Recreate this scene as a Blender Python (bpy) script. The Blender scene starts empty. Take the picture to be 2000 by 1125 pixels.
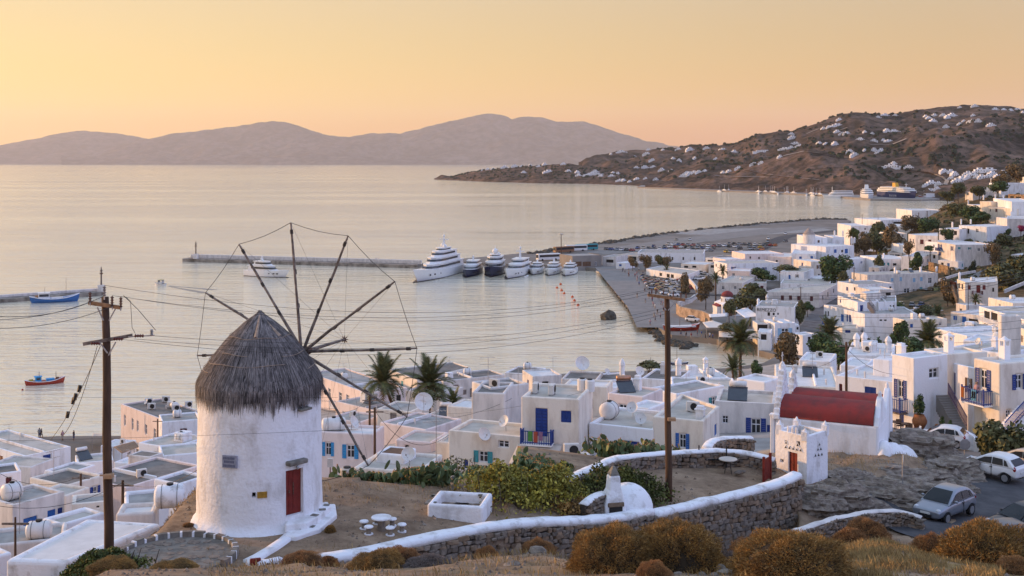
import bpy,math,random
import numpy as np
from mathutils import Vector,Matrix,noise as mnoise
R=math.radians
sc=bpy.context.scene
col=sc.collection
rnd=random.Random(7)
# ---------------------------------------------------------------- camera, sky, sun, exposure
F,HZ,EYE=2246.0,316.0,48.0
cam_d=bpy.data.cameras.new('camera')
cam_d.sensor_width=36.0
cam_d.lens=36.0*F/2000.0
cam_d.shift_y=-(562.5-HZ)/2000.0
cam_d.clip_start=0.5
cam_d.clip_end=60000.0
cam=bpy.data.objects.new('camera',cam_d)
cam.location=(0,0,EYE)
cam.rotation_euler=(R(90),0,0)
col.objects.link(cam)
sc.camera=cam
SUN_AZ,SUN_EL=-67.0,6.0
sdir=Vector((math.sin(R(SUN_AZ))*math.cos(R(SUN_EL)),math.cos(R(SUN_AZ))*math.cos(R(SUN_EL)),math.sin(R(SUN_EL))))
sun_d=bpy.data.lights.new('sun','SUN')
sun_d.energy=5.0
sun_d.angle=R(1.2)
sun_d.color=(1.0,0.55,0.25)
sun=bpy.data.objects.new('sun',sun_d)
sun.rotation_euler=sdir.to_track_quat('Z','Y').to_euler()
sun.location=(-200,150,200)
col.objects.link(sun)
world=bpy.data.worlds.new('World')
sc.world=world
world.use_nodes=True
nt=world.node_tree
nt.nodes.clear()
def wn(t,**k):
 n=nt.nodes.new(t)
 for a,b in k.items():setattr(n,a,b)
 return n
tc=wn('ShaderNodeTexCoord')
sep=wn('ShaderNodeSeparateXYZ');nt.links.new(tc.outputs['Generated'],sep.inputs[0])
def ramp(stops):
 r=wn('ShaderNodeValToRGB')
 r.color_ramp.interpolation='B_SPLINE' if len(stops)>9 else 'LINEAR'
 els=r.color_ramp.elements
 while len(els)<len(stops):els.new(0.5)
 for e,(p,c)in zip(els,stops):
  e.position=p;e.color=(*c,1)
 return r
SKY_SUNWARD=[(0.0,(.63,.20,.035)),(.03,(.66,.255,.045)),(.05,(.71,.38,.085)),(.09,(.66,.43,.17)),(.14,(.59,.44,.26)),(.20,(.60,.51,.39)),(.30,(.64,.63,.64)),(.45,(.62,.70,.95)),(.65,(.56,.73,1.2)),(1.0,(.50,.70,1.36))]
SKY_AWAY=[(0.0,(.82,.74,.92)),(.04,(.86,.79,1.08)),(.10,(.89,.89,1.30)),(.20,(.87,.96,1.48)),(.42,(.74,.88,1.48)),(.65,(.60,.77,1.42)),(1.0,(.50,.70,1.36))]
ra,rb=ramp(SKY_SUNWARD),ramp(SKY_AWAY)
nt.links.new(sep.outputs['Z'],ra.inputs[0]);nt.links.new(sep.outputs['Z'],rb.inputs[0])
dot=wn('ShaderNodeVectorMath',operation='DOT_PRODUCT')
nt.links.new(tc.outputs['Generated'],dot.inputs[0]);dot.inputs[1].default_value=(math.sin(R(SUN_AZ)),math.cos(R(SUN_AZ)),0)
mr=wn('ShaderNodeMapRange',interpolation_type='SMOOTHSTEP')
mr.inputs['From Min'].default_value=-0.95;mr.inputs['From Max'].default_value=0.05
nt.links.new(dot.outputs['Value'],mr.inputs['Value'])
mix=wn('ShaderNodeMix',data_type='RGBA')
nt.links.new(mr.outputs[0],mix.inputs[0]);nt.links.new(rb.outputs[0],mix.inputs[6]);nt.links.new(ra.outputs[0],mix.inputs[7])
# glow round the low sun (outside the frame, to the left)
gl=wn('ShaderNodeMapRange');gl.inputs['From Min'].default_value=-0.1;gl.inputs['From Max'].default_value=1.0
nt.links.new(dot.outputs['Value'],gl.inputs['Value'])
pw=wn('ShaderNodeMath',operation='POWER');pw.inputs[1].default_value=1.5;nt.links.new(gl.outputs[0],pw.inputs[0])
add=wn('ShaderNodeMix',data_type='RGBA',blend_type='ADD')
glr=ramp([(0.0,(.60,.55,.18)),(.14,(.43,.33,.13)),(.5,(.0,.0,.0)),(1.0,(0,0,0))]);nt.links.new(sep.outputs['Z'],glr.inputs[0])
nt.links.new(pw.outputs[0],add.inputs[0]);nt.links.new(mix.outputs[2],add.inputs[6]);nt.links.new(glr.outputs[0],add.inputs[7])
nish=wn('ShaderNodeTexSky',sky_type='NISHITA')
nish.sun_disc=False;nish.sun_elevation=R(SUN_EL);nish.sun_rotation=R(SUN_AZ);nish.dust_density=3.0
bg1=wn('ShaderNodeBackground');nt.links.new(add.outputs[2],bg1.inputs[0]);bg1.inputs[1].default_value=1.0
bg2=wn('ShaderNodeBackground');nt.links.new(nish.outputs[0],bg2.inputs[0]);bg2.inputs[1].default_value=0.015
ad=wn('ShaderNodeAddShader');out=wn('ShaderNodeOutputWorld')
nt.links.new(bg1.outputs[0],ad.inputs[0]);nt.links.new(bg2.outputs[0],ad.inputs[1]);nt.links.new(ad.outputs[0],out.inputs[0])
sc.view_settings.view_transform='Standard'
sc.view_settings.look='None'
sc.view_settings.exposure=0.0
sc.view_settings.gamma=1.0
sc.view_settings.use_curve_mapping=False
sc.render.engine='CYCLES'
sc.cycles.use_denoising=True
sc.cycles.max_bounces=6
sc.cycles.diffuse_bounces=3
sc.cycles.glossy_bounces=3
sc.cycles.transmission_bounces=3
sc.cycles.volume_bounces=1
sc.cycles.transparent_max_bounces=6
sc.cycles.caustics_reflective=False
sc.cycles.caustics_refractive=False
sc.cycles.sample_clamp_indirect=4.0
# ---------------------------------------------------------------- helpers
def W(px,py,Y):
 """The point seen at photo pixel (px, py) at distance Y down the view axis."""
 return Vector(((px-1000)/F*Y,Y,EYE-(py-HZ)/F*Y))
def sea(px,py,z=0.0):
 Y=(EYE-z)*F/(py-HZ)
 return Vector(((px-1000)/F*Y,Y,z))
class MB:
 """Collects geometry for one mesh."""
 def __init__(s):s.v=[];s.f=[];s.m=[];s.k=0
 def add(s,vs,fs):
  n=len(s.v)
  s.v.extend([tuple(p)for p in vs]);s.f.extend([tuple(i+n for i in q)for q in fs]);s.m.extend([s.k]*len(fs))
 def box(s,x0,y0,z0,x1,y1,z1):
  s.add([(x0,y0,z0),(x1,y0,z0),(x1,y1,z0),(x0,y1,z0),(x0,y0,z1),(x1,y0,z1),(x1,y1,z1),(x0,y1,z1)],[(3,2,1,0),(4,5,6,7),(0,1,5,4),(1,2,6,5),(2,3,7,6),(3,0,4,7)])
 def bar(s,a,b,w,h,up=(0,0,1)):
  a=Vector(a);b=Vector(b);d=(b-a).normalized();u=Vector(up)
  if abs(d.dot(u))>.98:u=Vector((1,0,0))
  x=d.cross(u).normalized()*w/2;y=x.cross(d).normalized()*h/2
  s.add([a-x-y,a+x-y,a+x+y,a-x+y,b-x-y,b+x-y,b+x+y,b-x+y],[(0,1,2,3),(7,6,5,4),(4,5,1,0),(5,6,2,1),(6,7,3,2),(7,4,0,3)])
 def tube(s,pts,r,n=6,cap=True):
  pts=[Vector(p)for p in pts]
  rs=list(r)if hasattr(r,'__len__')else[r]*len(pts)
  vs=[];fs=[]
  u=None
  for i,p in enumerate(pts):
   d=(pts[min(i+1,len(pts)-1)]-pts[max(i-1,0)])
   d=d.normalized()if d.length>1e-9 else Vector((0,0,1))
   if u is None:
    u=d.orthogonal().normalized()
   else:
    u=(u-d*u.dot(d));u=u.normalized()if u.length>1e-6 else d.orthogonal().normalized()
   w=d.cross(u)
   for k in range(n):
    a=2*math.pi*k/n
    vs.append(p+(u*math.cos(a)+w*math.sin(a))*rs[i])
  for i in range(len(pts)-1):
   for k in range(n):
    fs.append((i*n+k,i*n+(k+1)%n,(i+1)*n+(k+1)%n,(i+1)*n+k))
  if cap:
   fs.append(tuple(reversed(range(n))));fs.append(tuple((len(pts)-1)*n+k for k in range(n)))
  s.add(vs,fs)
 def lathe(s,prof,n=16,o=(0,0,0),a0=0.0,a1=2*math.pi):
  full=abs(a1-a0-2*math.pi)<1e-6
  m=n if full else n+1
  vs=[];fs=[]
  for r,z in prof:
   for k in range(m):
    a=a0+(a1-a0)*k/n
    vs.append((o[0]+r*math.cos(a),o[1]+r*math.sin(a),o[2]+z))
  for i in range(len(prof)-1):
   for k in range(n):
    j=(k+1)%m
    fs.append((i*m+k,i*m+j,(i+1)*m+j,(i+1)*m+k))
  s.add(vs,fs)
 def ball(s,c,r,n=10,m=6):
  rx,ry,rz=r if hasattr(r,'__len__')else(r,r,r)
  vs=[(c[0],c[1],c[2]-rz)]
  for i in range(1,m):
   t=-math.pi/2+math.pi*i/m
   for k in range(n):
    a=2*math.pi*k/n
    vs.append((c[0]+rx*math.cos(t)*math.cos(a),c[1]+ry*math.cos(t)*math.sin(a),c[2]+rz*math.sin(t)))
  vs.append((c[0],c[1],c[2]+rz))
  fs=[(0,1+(k+1)%n,1+k)for k in range(n)]
  for i in range(m-2):
   for k in range(n):
    b=1+i*n
    fs.append((b+k,b+(k+1)%n,b+n+(k+1)%n,b+n+k))
  t=len(vs)-1;b=1+(m-2)*n
  fs+=[(b+k,b+(k+1)%n,t)for k in range(n)]
  s.add(vs,fs)
 def prism(s,pts,z0,z1):
  """Vertical prism over a counter-clockwise outline."""
  n=len(pts)
  s.add([(x,y,z0)for x,y in pts]+[(x,y,z1)for x,y in pts],[tuple(reversed(range(n))),tuple(range(n,2*n))]+[(i,(i+1)%n,n+(i+1)%n,n+i)for i in range(n)])
 def extr(s,pts,a,b,axis='y'):
  """Outline in (x, z) extruded along y from a to b, or in (y, z) along x."""
  n=len(pts)
  g=(lambda p,t:(p[0],t,p[1]))if axis=='y' else(lambda p,t:(t,p[0],p[1]))
  s.add([g(p,a)for p in pts]+[g(p,b)for p in pts],[tuple(range(n)),tuple(reversed(range(n,2*n)))]+[((i+1)%n,i,n+i,n+(i+1)%n)for i in range(n)])
 def loft(s,rings,cap=True,closed=True):
  n=len(rings[0]);vs=[p for r in rings for p in r];fs=[]
  for i in range(len(rings)-1):
   for k in range(n if closed else n-1):
    fs.append((i*n+k,i*n+(k+1)%n,(i+1)*n+(k+1)%n,(i+1)*n+k))
  if cap:
   fs.append(tuple(reversed(range(n))));fs.append(tuple((len(rings)-1)*n+k for k in range(n)))
  s.add(vs,fs)
 def mesh(s,name,mats,smooth=False):
  me=bpy.data.meshes.new(name)
  me.from_pydata(s.v,[],s.f)
  for m in(mats if isinstance(mats,(list,tuple))else[mats]):me.materials.append(m)
  if any(s.m):me.polygons.foreach_set('material_index',s.m)
  if smooth:me.polygons.foreach_set('use_smooth',[True]*len(s.f))
  me.update()
  return me
 def obj(s,name,mats,parent=None,loc=(0,0,0),rz=0.0,smooth=False):
  return put(s.mesh(name,mats,smooth),name,parent,loc,rz)
def put(me,name,parent=None,loc=(0,0,0),rz=0.0,scale=None):
 o=bpy.data.objects.new(name,me)
 o.location=loc
 if rz:o.rotation_euler=(0,0,rz)
 if scale is not None:o.scale=scale if hasattr(scale,'__len__')else(scale,)*3
 if parent is not None:o.parent=parent
 col.objects.link(o)
 return o
def tag(o,label=None,cat=None,group=None,kind=None):
 if label:o['label']=label
 if cat:o['category']=cat
 if group:o['group']=group
 if kind:o['kind']=kind
 return o
def thing(name,label,cat,loc=(0,0,0),rz=0.0,group=None):
 o=bpy.data.objects.new(name,None)
 o.empty_display_size=0.5
 o.location=loc;o.rotation_euler=(0,0,rz)
 col.objects.link(o)
 return tag(o,label,cat,group)
def bevel(o,w,seg=2,ang=40):
 m=o.modifiers.new('bevel','BEVEL');m.width=w;m.segments=seg;m.limit_method='ANGLE';m.angle_limit=R(ang)
 return o
kids_of={}
def dup(root,loc,rz=None,label=None,group=None,scale=None):
 """A copy of a thing with copies of its parts and sub-parts."""
 r=root.copy();col.objects.link(r);r.location=loc
 if rz is not None:r.rotation_euler=(0,0,rz)
 if scale is not None:r.scale=(scale,)*3 if not hasattr(scale,'__len__')else scale
 if label:r['label']=label
 if group:r['group']=group
 for ch in list(root.children):
  c=ch.copy();col.objects.link(c);c.parent=r
  for g in list(ch.children):
   d=g.copy();col.objects.link(d);d.parent=c
 return r
 # ---------------------------------------------------------------- materials
MATS={}
def mat(name,c,rough=.8,var=.12,scale=1.5,bump=0.0,bscale=20.0,metal=0.0,c2=None,vz=1.0,spec=.3,coord='pos',island=0.0,rp=(.36,.60)):
 """Principled material: base colour with two scales of noise, optional second colour, fine relief."""
 m=bpy.data.materials.new(name);m.use_nodes=True
 t=m.node_tree;n=t.nodes;b=n['Principled BSDF'];L=t.links.new
 b.inputs['Roughness'].default_value=rough;b.inputs['Metallic'].default_value=metal
 b.inputs['Specular IOR Level'].default_value=spec
 if coord=='pos':
  g=n.new('ShaderNodeNewGeometry').outputs['Position']
 else:
  g=n.new('ShaderNodeTexCoord').outputs['Object']
 mp=n.new('ShaderNodeMapping');mp.inputs['Scale'].default_value=(1,1,vz);L(g,mp.inputs[0])
 if var or c2:
  a=n.new('ShaderNodeTexNoise');a.inputs['Scale'].default_value=scale;a.inputs['Detail'].default_value=6;a.inputs['Roughness'].default_value=.62;L(mp.outputs[0],a.inputs['Vector'])
  r=n.new('ShaderNodeValToRGB');L(a.outputs['Fac'],r.inputs[0])
  c2=c2 or tuple(x*(1-2.2*var)for x in c)
  r.color_ramp.elements[0].position=rp[0];r.color_ramp.elements[0].color=(*c2,1)
  r.color_ramp.elements[1].position=rp[1];r.color_ramp.elements[1].color=(*c,1)
  src=r.outputs[0]
  if island:
   i=n.new('ShaderNodeNewGeometry');hs=n.new('ShaderNodeHueSaturation');mrr=n.new('ShaderNodeMapRange')
   L(i.outputs['Random Per Island'],mrr.inputs[0]);mrr.inputs[3].default_value=1-island;mrr.inputs[4].default_value=1+island
   L(mrr.outputs[0],hs.inputs['Value']);L(src,hs.inputs['Color']);src=hs.outputs[0]
  L(src,b.inputs['Base Color'])
 else:
  b.inputs['Base Color'].default_value=(*c,1)
 if bump:
  a2=n.new('ShaderNodeTexNoise');a2.inputs['Scale'].default_value=bscale;a2.inputs['Detail'].default_value=4;L(g,a2.inputs['Vector'])
  bp=n.new('ShaderNodeBump');bp.inputs['Strength'].default_value=.6;bp.inputs['Distance'].default_value=bump
  L(a2.outputs['Fac'],bp.inputs['Height']);L(bp.outputs[0],b.inputs['Normal'])
 MATS[name]=m
 return m
WHITE=mat('whitewash',(.81,.805,.82),.85,.07,.9,.03,7,vz=.28,c2=(.58,.55,.525),rp=(.30,.50))
WHITE_ROUGH=mat('rough_whitewash',(.81,.80,.815),.9,.06,1.3,.06,7,vz=.5,c2=(.56,.53,.51),rp=(.30,.50))
WHITE_OLD=mat('weathered_whitewash',(.72,.67,.63),.9,.13,1.1,.02,9,vz=.3)
PINKW=mat('pink_lit_limewash',(.77,.66,.625),.85,.07,1.0,.03,7,vz=.3,c2=(.60,.50,.46),rp=(.30,.52))  # pink of the sunset light put into the wall colour
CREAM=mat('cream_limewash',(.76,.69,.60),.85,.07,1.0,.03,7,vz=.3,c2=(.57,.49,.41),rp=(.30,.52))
WHITE_CAP=mat('fresh_whitewash',(.82,.82,.835),.85,.05,1.8,.04,10,c2=(.50,.47,.44),rp=(.32,.50))
R_GREY=mat('grey_cement_roof',(.40,.38,.35),.9,.16,.7,.01,14,c2=(.27,.255,.235))
R_BEIGE=mat('beige_cement_roof',(.52,.48,.42),.9,.14,.6,.01,14,c2=(.40,.365,.31))
R_DARK=mat('dark_tar_roof',(.22,.20,.18),.9,.2,.6,.01,14)
R_WHITE=mat('white_painted_roof',(.74,.72,.70),.85,.08,.7,.01,10)
ROOFS={'g':R_GREY,'b':R_BEIGE,'d':R_DARK,'w':R_WHITE}
BLUE=mat('blue_paint',(.018,.05,.24),.55,.12,3)
MIDBLUE=mat('mid_blue_paint',(.03,.13,.42),.55,.12,3)
SKYBLUE=mat('light_blue_paint',(.03,.30,.62),.55,.12,3)
PALEBLUE=mat('pale_blue_paint',(.30,.50,.68),.6,.08,3)
TEAL=mat('teal_paint',(.05,.30,.34),.6,.1,3)
RED=mat('red_paint',(.20,.022,.015),.6,.16,4)
MAROON=mat('maroon_paint',(.11,.018,.022),.6,.15,3)
BROWN=mat('brown_wood',(.16,.085,.05),.7,.2,4)
GREYWOOD=mat('grey_wood',(.30,.25,.22),.8,.2,5)
CHURCHRED=mat('red_roof_paint',(.255,.033,.029),.75,.12,1.4,.025,9,c2=(.15,.034,.032),vz=.4,rp=(.34,.60))
SHUT={'b':BLUE,'m':MIDBLUE,'s':SKYBLUE,'p':PALEBLUE,'t':TEAL,'r':RED,'k':MAROON,'n':BROWN,'g':GREYWOOD,'w':WHITE}
GLASS=mat('dark_window_glass',(.025,.028,.035),.12,0,spec=.5)
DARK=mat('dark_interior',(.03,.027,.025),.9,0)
CURTAIN=mat('curtain_cloth',(.42,.33,.25),.8,.2,5)
POLEWOOD=mat('creosoted_pole',(.10,.055,.033),.8,.25,2.5,.01,30,vz=.15)
OLDWOOD=mat('old_weathered_wood',(.24,.185,.15),.85,.3,4,.01,30)
ORANGEWOOD=mat('fresh_crossarm_wood',(.36,.19,.09),.7,.2,6)
METAL=mat('galvanised_metal',(.42,.42,.43),.45,.1,4,metal=.7)
STEEL=mat('stainless_steel',(.6,.55,.5),.2,.05,4,metal=1.0)
RUST=mat('rusty_iron',(.16,.075,.05),.8,.25,8)
BLACK=mat('black_rubber',(.018,.018,.02),.6,.1,5)
WIRE=mat('black_cable',(.03,.027,.025),.6,0)
CERAMIC=mat('brown_insulator',(.13,.03,.02),.25,.1,8)
PLASTIC=mat('white_plastic',(.72,.70,.68),.5,.06,2)
ACGREY=mat('ac_casing',(.62,.60,.57),.5,.06,4)
PANEL=mat('solar_glass',(.05,.055,.07),.15,.1,2,spec=.6)
CONCRETE=mat('concrete',(.255,.23,.21),.9,.14,.25,.01,8,c2=(.20,.185,.17))
QUAYTOP=mat('dusty_quay_ground',(.225,.195,.17),.95,.2,.05,.02,3,c2=(.145,.125,.105))
ASPHALT=mat('asphalt',(.085,.082,.085),.9,.18,.9,.02,18,c2=(.048,.047,.05))
PAINTWHITE=mat('road_paint',(.62,.61,.6),.8,.2,6)
STONE=mat('field_stone',(.25,.175,.115),.95,.25,6,.03,18,c2=(.15,.105,.075),island=.4)
STONE_GREY=mat('grey_field_stone',(.235,.19,.15),.95,.25,5,.03,18,c2=(.14,.115,.095),island=.4)
MORTAR=mat('dark_joint',(.07,.055,.042),1,.2,6)
FLAG=mat('slate_flagstone',(.22,.20,.17),.9,.2,3,.01,20)
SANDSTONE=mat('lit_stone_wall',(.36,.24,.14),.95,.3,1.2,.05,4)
ROCK=mat('schist_rock',(.30,.25,.20),.95,.3,1.6,.14,4.5,c2=(.115,.092,.075),vz=3.6)
THATCH=mat('grey_straw',(.20,.175,.165),.9,.2,1.8,island=.7,c2=(.105,.092,.09))
THATCH_BASE=mat('old_straw_base',(.06,.05,.045),1,.2,8,.03,25)
STRAW_ROPE=mat('pale_straw_band',(.38,.29,.22),.9,.2,6)
TERRACOTTA=mat('terracotta',(.34,.13,.05),.8,.15,5)
CANVAS=mat('beige_canvas',(.56,.50,.43),.9,.08,1.2)
ROPE=mat('dark_rope',(.055,.045,.038),.9,.1,20)
MARBLE=mat('marble_plaque',(.30,.31,.38),.6,.1,8)
BRASS=mat('yellow_plaque',(.40,.22,.03),.5,.15,8)
# ================================================================ terrain
CTRL={-200:[(12,41.3),(20,39.0),(26,37.2),(31,35.6),(41,31.5),(50,28),(60,25),(80,19),(107,13),(150,5),(195,1.2),(240,0.5)],0:[(12,41.3),(20,39.0),(26,37.2),(31,35.6),(36,33.6),(41,31),(50,28.6),(60,25.5),(80,19.5),(107,13),(150,5),(195,1.2),(240,0.5)],200:[(12,41.6),(20,39.6),(26,38.0),(31,36.7),(38,34.7),(41,34),(46,33.6),(50,31.5),(60,27),(80,20.5),(107,14),(150,5.5),(195,1.3),(240,0.5)],400:[(12,41.6),(20,39.6),(26,38.0),(31,36.7),(38,34.8),(42,34),(46,34),(50,34),(54,32.8),(62,28),(80,21.5),(107,15),(150,7),(195,1.5),(240,0.5)],640:[(12,41.6),(20,39.6),(26,38.0),(31,36.7),(37,35),(41,34),(46,34),(50,34),(54,32),(62,28.5),(80,24),(107,19.5),(150,11),(200,3.5),(235,0.6)],900:[(12,41.6),(20,39.6),(26,38.0),(31,36.7),(36,35.5),(42,33.9),(44.5,33.8),(50,33.6),(56,32.5),(64,29),(80,25.5),(107,22),(150,14),(200,6),(240,0.6)],1150:[(12,41.6),(20,39.6),(26,38.0),(31,36.7),(35,35.7),(40,34.4),(46,32.8),(49,33.1),(55,32.6),(61,32),(66,30),(80,26.8),(107,23.5),(150,15.5),(200,6.5),(250,0.6)],1300:[(12,41.6),(20,39.6),(26,38.0),(31,36.7),(34,36.0),(40,34.4),(47,31.6),(49.5,31.2),(52,32.1),(56,32.2),(61,32),(66,30.3),(82,27.5),(107,24),(150,16.5),(200,7),(260,0.6)],1500:[(12,41.6),(20,39.6),(26,38.0),(31,36.7),(36,35.5),(42,33.6),(50,31),(54,30.7),(57.5,31.9),(61,31.8),(66,31),(80,28),(107,25),(150,18.5),(200,9.5),(270,1),(330,0.8)],1600:[(12,41.6),(20,39.6),(26,38.0),(31,36.7),(38,34.9),(46,32.2),(54,30.4),(57.5,30.4),(60,31.2),(66,30.8),(75,30),(90,27),(110,25),(150,19),(200,11),(270,2),(320,1)],1700:[(12,41.6),(20,39.6),(26,38.0),(31,36.7),(36,35.5),(44,33.4),(50,31.6),(55,30.3),(58.5,30.1),(61,31.2),(64,31.1),(70,30.2),(80,28.4),(92,26.8),(110,25),(150,20),(200,13),(250,5.5),(300,1.6),(400,1.3),(480,1.3)],1780:[(12,41.6),(20,39.6),(26,38.0),(31,36.7),(58,29.9),(63,30.0),(66,30.8),(72,29.8),(80,28),(92,26.2),(250,5),(300,1.9),(368,2.4),(400,2.6),(440,6),(480,10),(560,12.5),(640,12.5),(720,9),(820,4),(930,-2)],1850:[(12,41.6),(20,39.6),(26,38.0),(31,36.7),(36,35.5),(44,32.5),(50,30.9),(56,29.9),(59,29.8),(63,29.3),(68,29.2),(78,27.6),(88,26.2),(95,25.8),(110,25),(150,21),(200,13),(250,7),(300,5),(340,4.8),(400,5.4),(450,7.5),(480,11),(540,18),(600,22.5),(700,22),(820,17),(1000,8),(1200,-2)],2000:[(12,41.6),(20,39.6),(26,38.0),(31,36.7),(36,35),(44,32),(54,30),(62,29.2),(75,27),(88,26),(100,25.8),(150,21.5),(200,15),(250,10),(300,7.5),(350,6.5),(400,9),(450,12),(500,16.5),(540,20),(600,27),(700,38),(800,39),(1000,32),(1200,15)],2200:[(12,41.6),(20,39.8),(30,37),(50,32),(75,28),(100,26),(200,18),(300,14),(400,18),(500,28),(600,38),(750,50),(1000,45),(1200,25)],}
_c=[]
for px,rows in CTRL.items():
 for Y,z in rows:_c.append(((px-1000)/F,math.log(Y),z))
for px in(1240,1350,1450,1540,1620):
 for Y in(310,400,500,650,850):_c.append(((px-1000)/F,math.log(Y),.6))
for px,Y,z in((1650,320,1),(1660,420,1.2),(1690,520,1.6),(1690,640,2),(1690,800,1.5),(1720,460,2.2),(1740,360,1.8),(1740,560,8),(1000,320,.5),(600,320,.5),(200,330,.5)):
 _c.append(((px-1000)/F,math.log(Y),z))
_c=np.array(_c)
_P=_c[:,:2]*np.array([4.2,1.9])
def _tps(d2):return np.where(d2>1e-12,.5*d2*np.log(d2+1e-12),0.0)
_n=len(_P)
_K=_tps(((_P[:,None]-_P[None])**2).sum(-1))+np.eye(_n)*.004
_Q=np.hstack([np.ones((_n,1)),_P])
_A=np.block([[_K,_Q],[_Q.T,np.zeros((3,3))]])
_S=np.linalg.solve(_A,np.concatenate([_c[:,2],np.zeros(3)]))
def Zs(xs,ys):
 """Ground height for arrays of x and y."""
 xs=np.asarray(xs,float);ys=np.asarray(ys,float)
 ys_=np.maximum(ys,12)
 p=np.stack([xs/ys_*4.2,np.log(ys_)*1.9],-1).reshape(-1,2)
 z=np.zeros(len(p))
 for i in range(0,len(p),20000):
  q=p[i:i+20000]
  z[i:i+20000]=_tps(((q[:,None]-_P[None])**2).sum(-1))@_S[:_n]+_S[_n]+q@_S[_n+1:]
 return z.reshape(xs.shape)
def fbm(x,y,z=0.0,o=4):return mnoise.fractal(Vector((x,y,z)),1.0,2.0,o)
SHORE=[(-420,900),(0,873),(120,869),(300,868),(400,862),(560,815),(640,786),(720,774),(800,768),(900,760),(1010,748),(1120,742),(1240,738),(1330,735),(1420,732),(1490,722),(1520,706),(1480,695),(1440,690),(1400,673),(1352,668),(1312,665),(1285,650),(1268,634),(1240,600),(1212,570),(1190,545),(1178,532),(1120,526),(1000,522),(905,518),(893,512),(960,506),(1040,498),(1128,487),(1250,466),(1380,449),(1500,438),(1560,432),(1615,430),(1650,431),(1662,435),(1655,440),(1640,446),(1660,452),(1700,446),(1740,430)]
_sh=[sea(px,py)for px,py in SHORE]
_sh+=[Vector((410,960,0)),Vector((440,600,0)),Vector((300,300,0)),Vector((120,150,0)),Vector((-100,150,0)),Vector((-150,180,0))]
def inside(X,Y,poly):
 c=np.zeros(X.shape,bool);n=len(poly)
 for i in range(n):
  x0,y0=poly[i].x,poly[i].y;x1,y1=poly[(i+1)%n].x,poly[(i+1)%n].y
  if y0==y1:continue
  c^=((y0>Y)!=(y1>Y))&(X<(x1-x0)*(Y-y0)/(y1-y0)+x0)
 return c
_pxs=np.concatenate([np.arange(-320,2330,11.0)])
_ys=np.concatenate([np.geomspace(14,30,18)[:-1],np.geomspace(30,80,110)[:-1],np.geomspace(80,330,70)[:-1],np.geomspace(330,1260,46)])
_PX,_YY=np.meshgrid(_pxs,_ys)
_XX=(_PX-1000)/F*_YY
_ZZ=Zs(_XX,_YY)
for i in range(_ZZ.shape[0]):
 Y=_ys[i]
 for j in range(_ZZ.shape[1]):
  x=_XX[i,j];px=_pxs[j]
  if Y<85:
   rough=.10
   if 41<Y<51 and px<1000:rough=.035
   if 51<Y<62 and 1150<px<1560:rough=.04
   if 58<Y<75 and px>1780:rough=.02
   if 57<Y<80 and 1560<px<1880:rough=.28
   _ZZ[i,j]+=rough*fbm(x*.8,Y*.8,3,5)
  elif Y>300 and px>1650:
   _ZZ[i,j]+=.5*fbm(x*.06,Y*.06,9,4)*(1 if _ZZ[i,j]>2 else 0)
_out=~inside(_XX,_YY,_sh)&(_PX<1690)&(_YY>160)
_ZZ[_out]=np.minimum(_ZZ[_out],-2.5)
_fx=[-400,100,200,460,600,700,840,960,1060,1110,1140,1400,1450,1620,1645,1665,1700,1750,1800,1850,1900,1950,2000,2400]
_fy=[1130,1120,1112,1106,1096,1108,1104,1086,1078,1092,1108,1112,1122,1122,1070,1040,1027,1023,1034,1056,1088,1080,1080,1080]
_wx=[-400,380,596,690,840,960,1130,1270,1400,1500,1556,1562,1650,1745,1800,2400]
_wy=[39.3,39.3,40.0,40.9,43.0,44.7,46.9,49.4,52.6,55.2,56.7,50.4,53.9,56.0,55.6,55.6]
_bz=[34,34,33.9,33.5,32.9,32.6,32.2,31.4,30.9,30.8,30.8,31.45,30.95,30.6,30.2,29.4]
_PYF=np.interp(_PX,_fx,_fy);_YW=np.interp(_PX,_wx,_wy);_BZ=np.interp(_PX,_wx,_bz)
# ground in front of the walls: below the crest line of the foreground, down to the foot of the wall
_fr=_YY<_YW
_cap=EYE-(_PYF-HZ)/F*_YY-.04
_nz=np.array([[.07*fbm(_XX[i,j]*.7,_ys[i]*.7,5,5)if _ys[i]<60 else 0 for j in range(_ZZ.shape[1])]for i in range(_ZZ.shape[0])])
_ZZ=np.where(_fr,np.minimum(_ZZ,_cap+np.minimum(_nz,.02)),_ZZ)
_t=np.clip((_YW-_YY)/5.0,0,1)
_ZZ=np.where(_fr&(_PX>596),np.minimum(_ZZ,_BZ+(_YW-_YY)*.36+np.maximum(0,_YW-_YY-5)*.3+_nz*.6),_ZZ)
_pl=np.interp(_PX,[-400,0,118,230,312,350,385,386],[1180,1140,1124,1086,1036,990,955,800])
_ZZ=np.where((_PX<386)&(_YY>39.3)&(_YY<60),np.minimum(_ZZ,EYE-(_pl-HZ)/F*_YY),_ZZ)
_ZL=_ZZ.copy()
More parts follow.
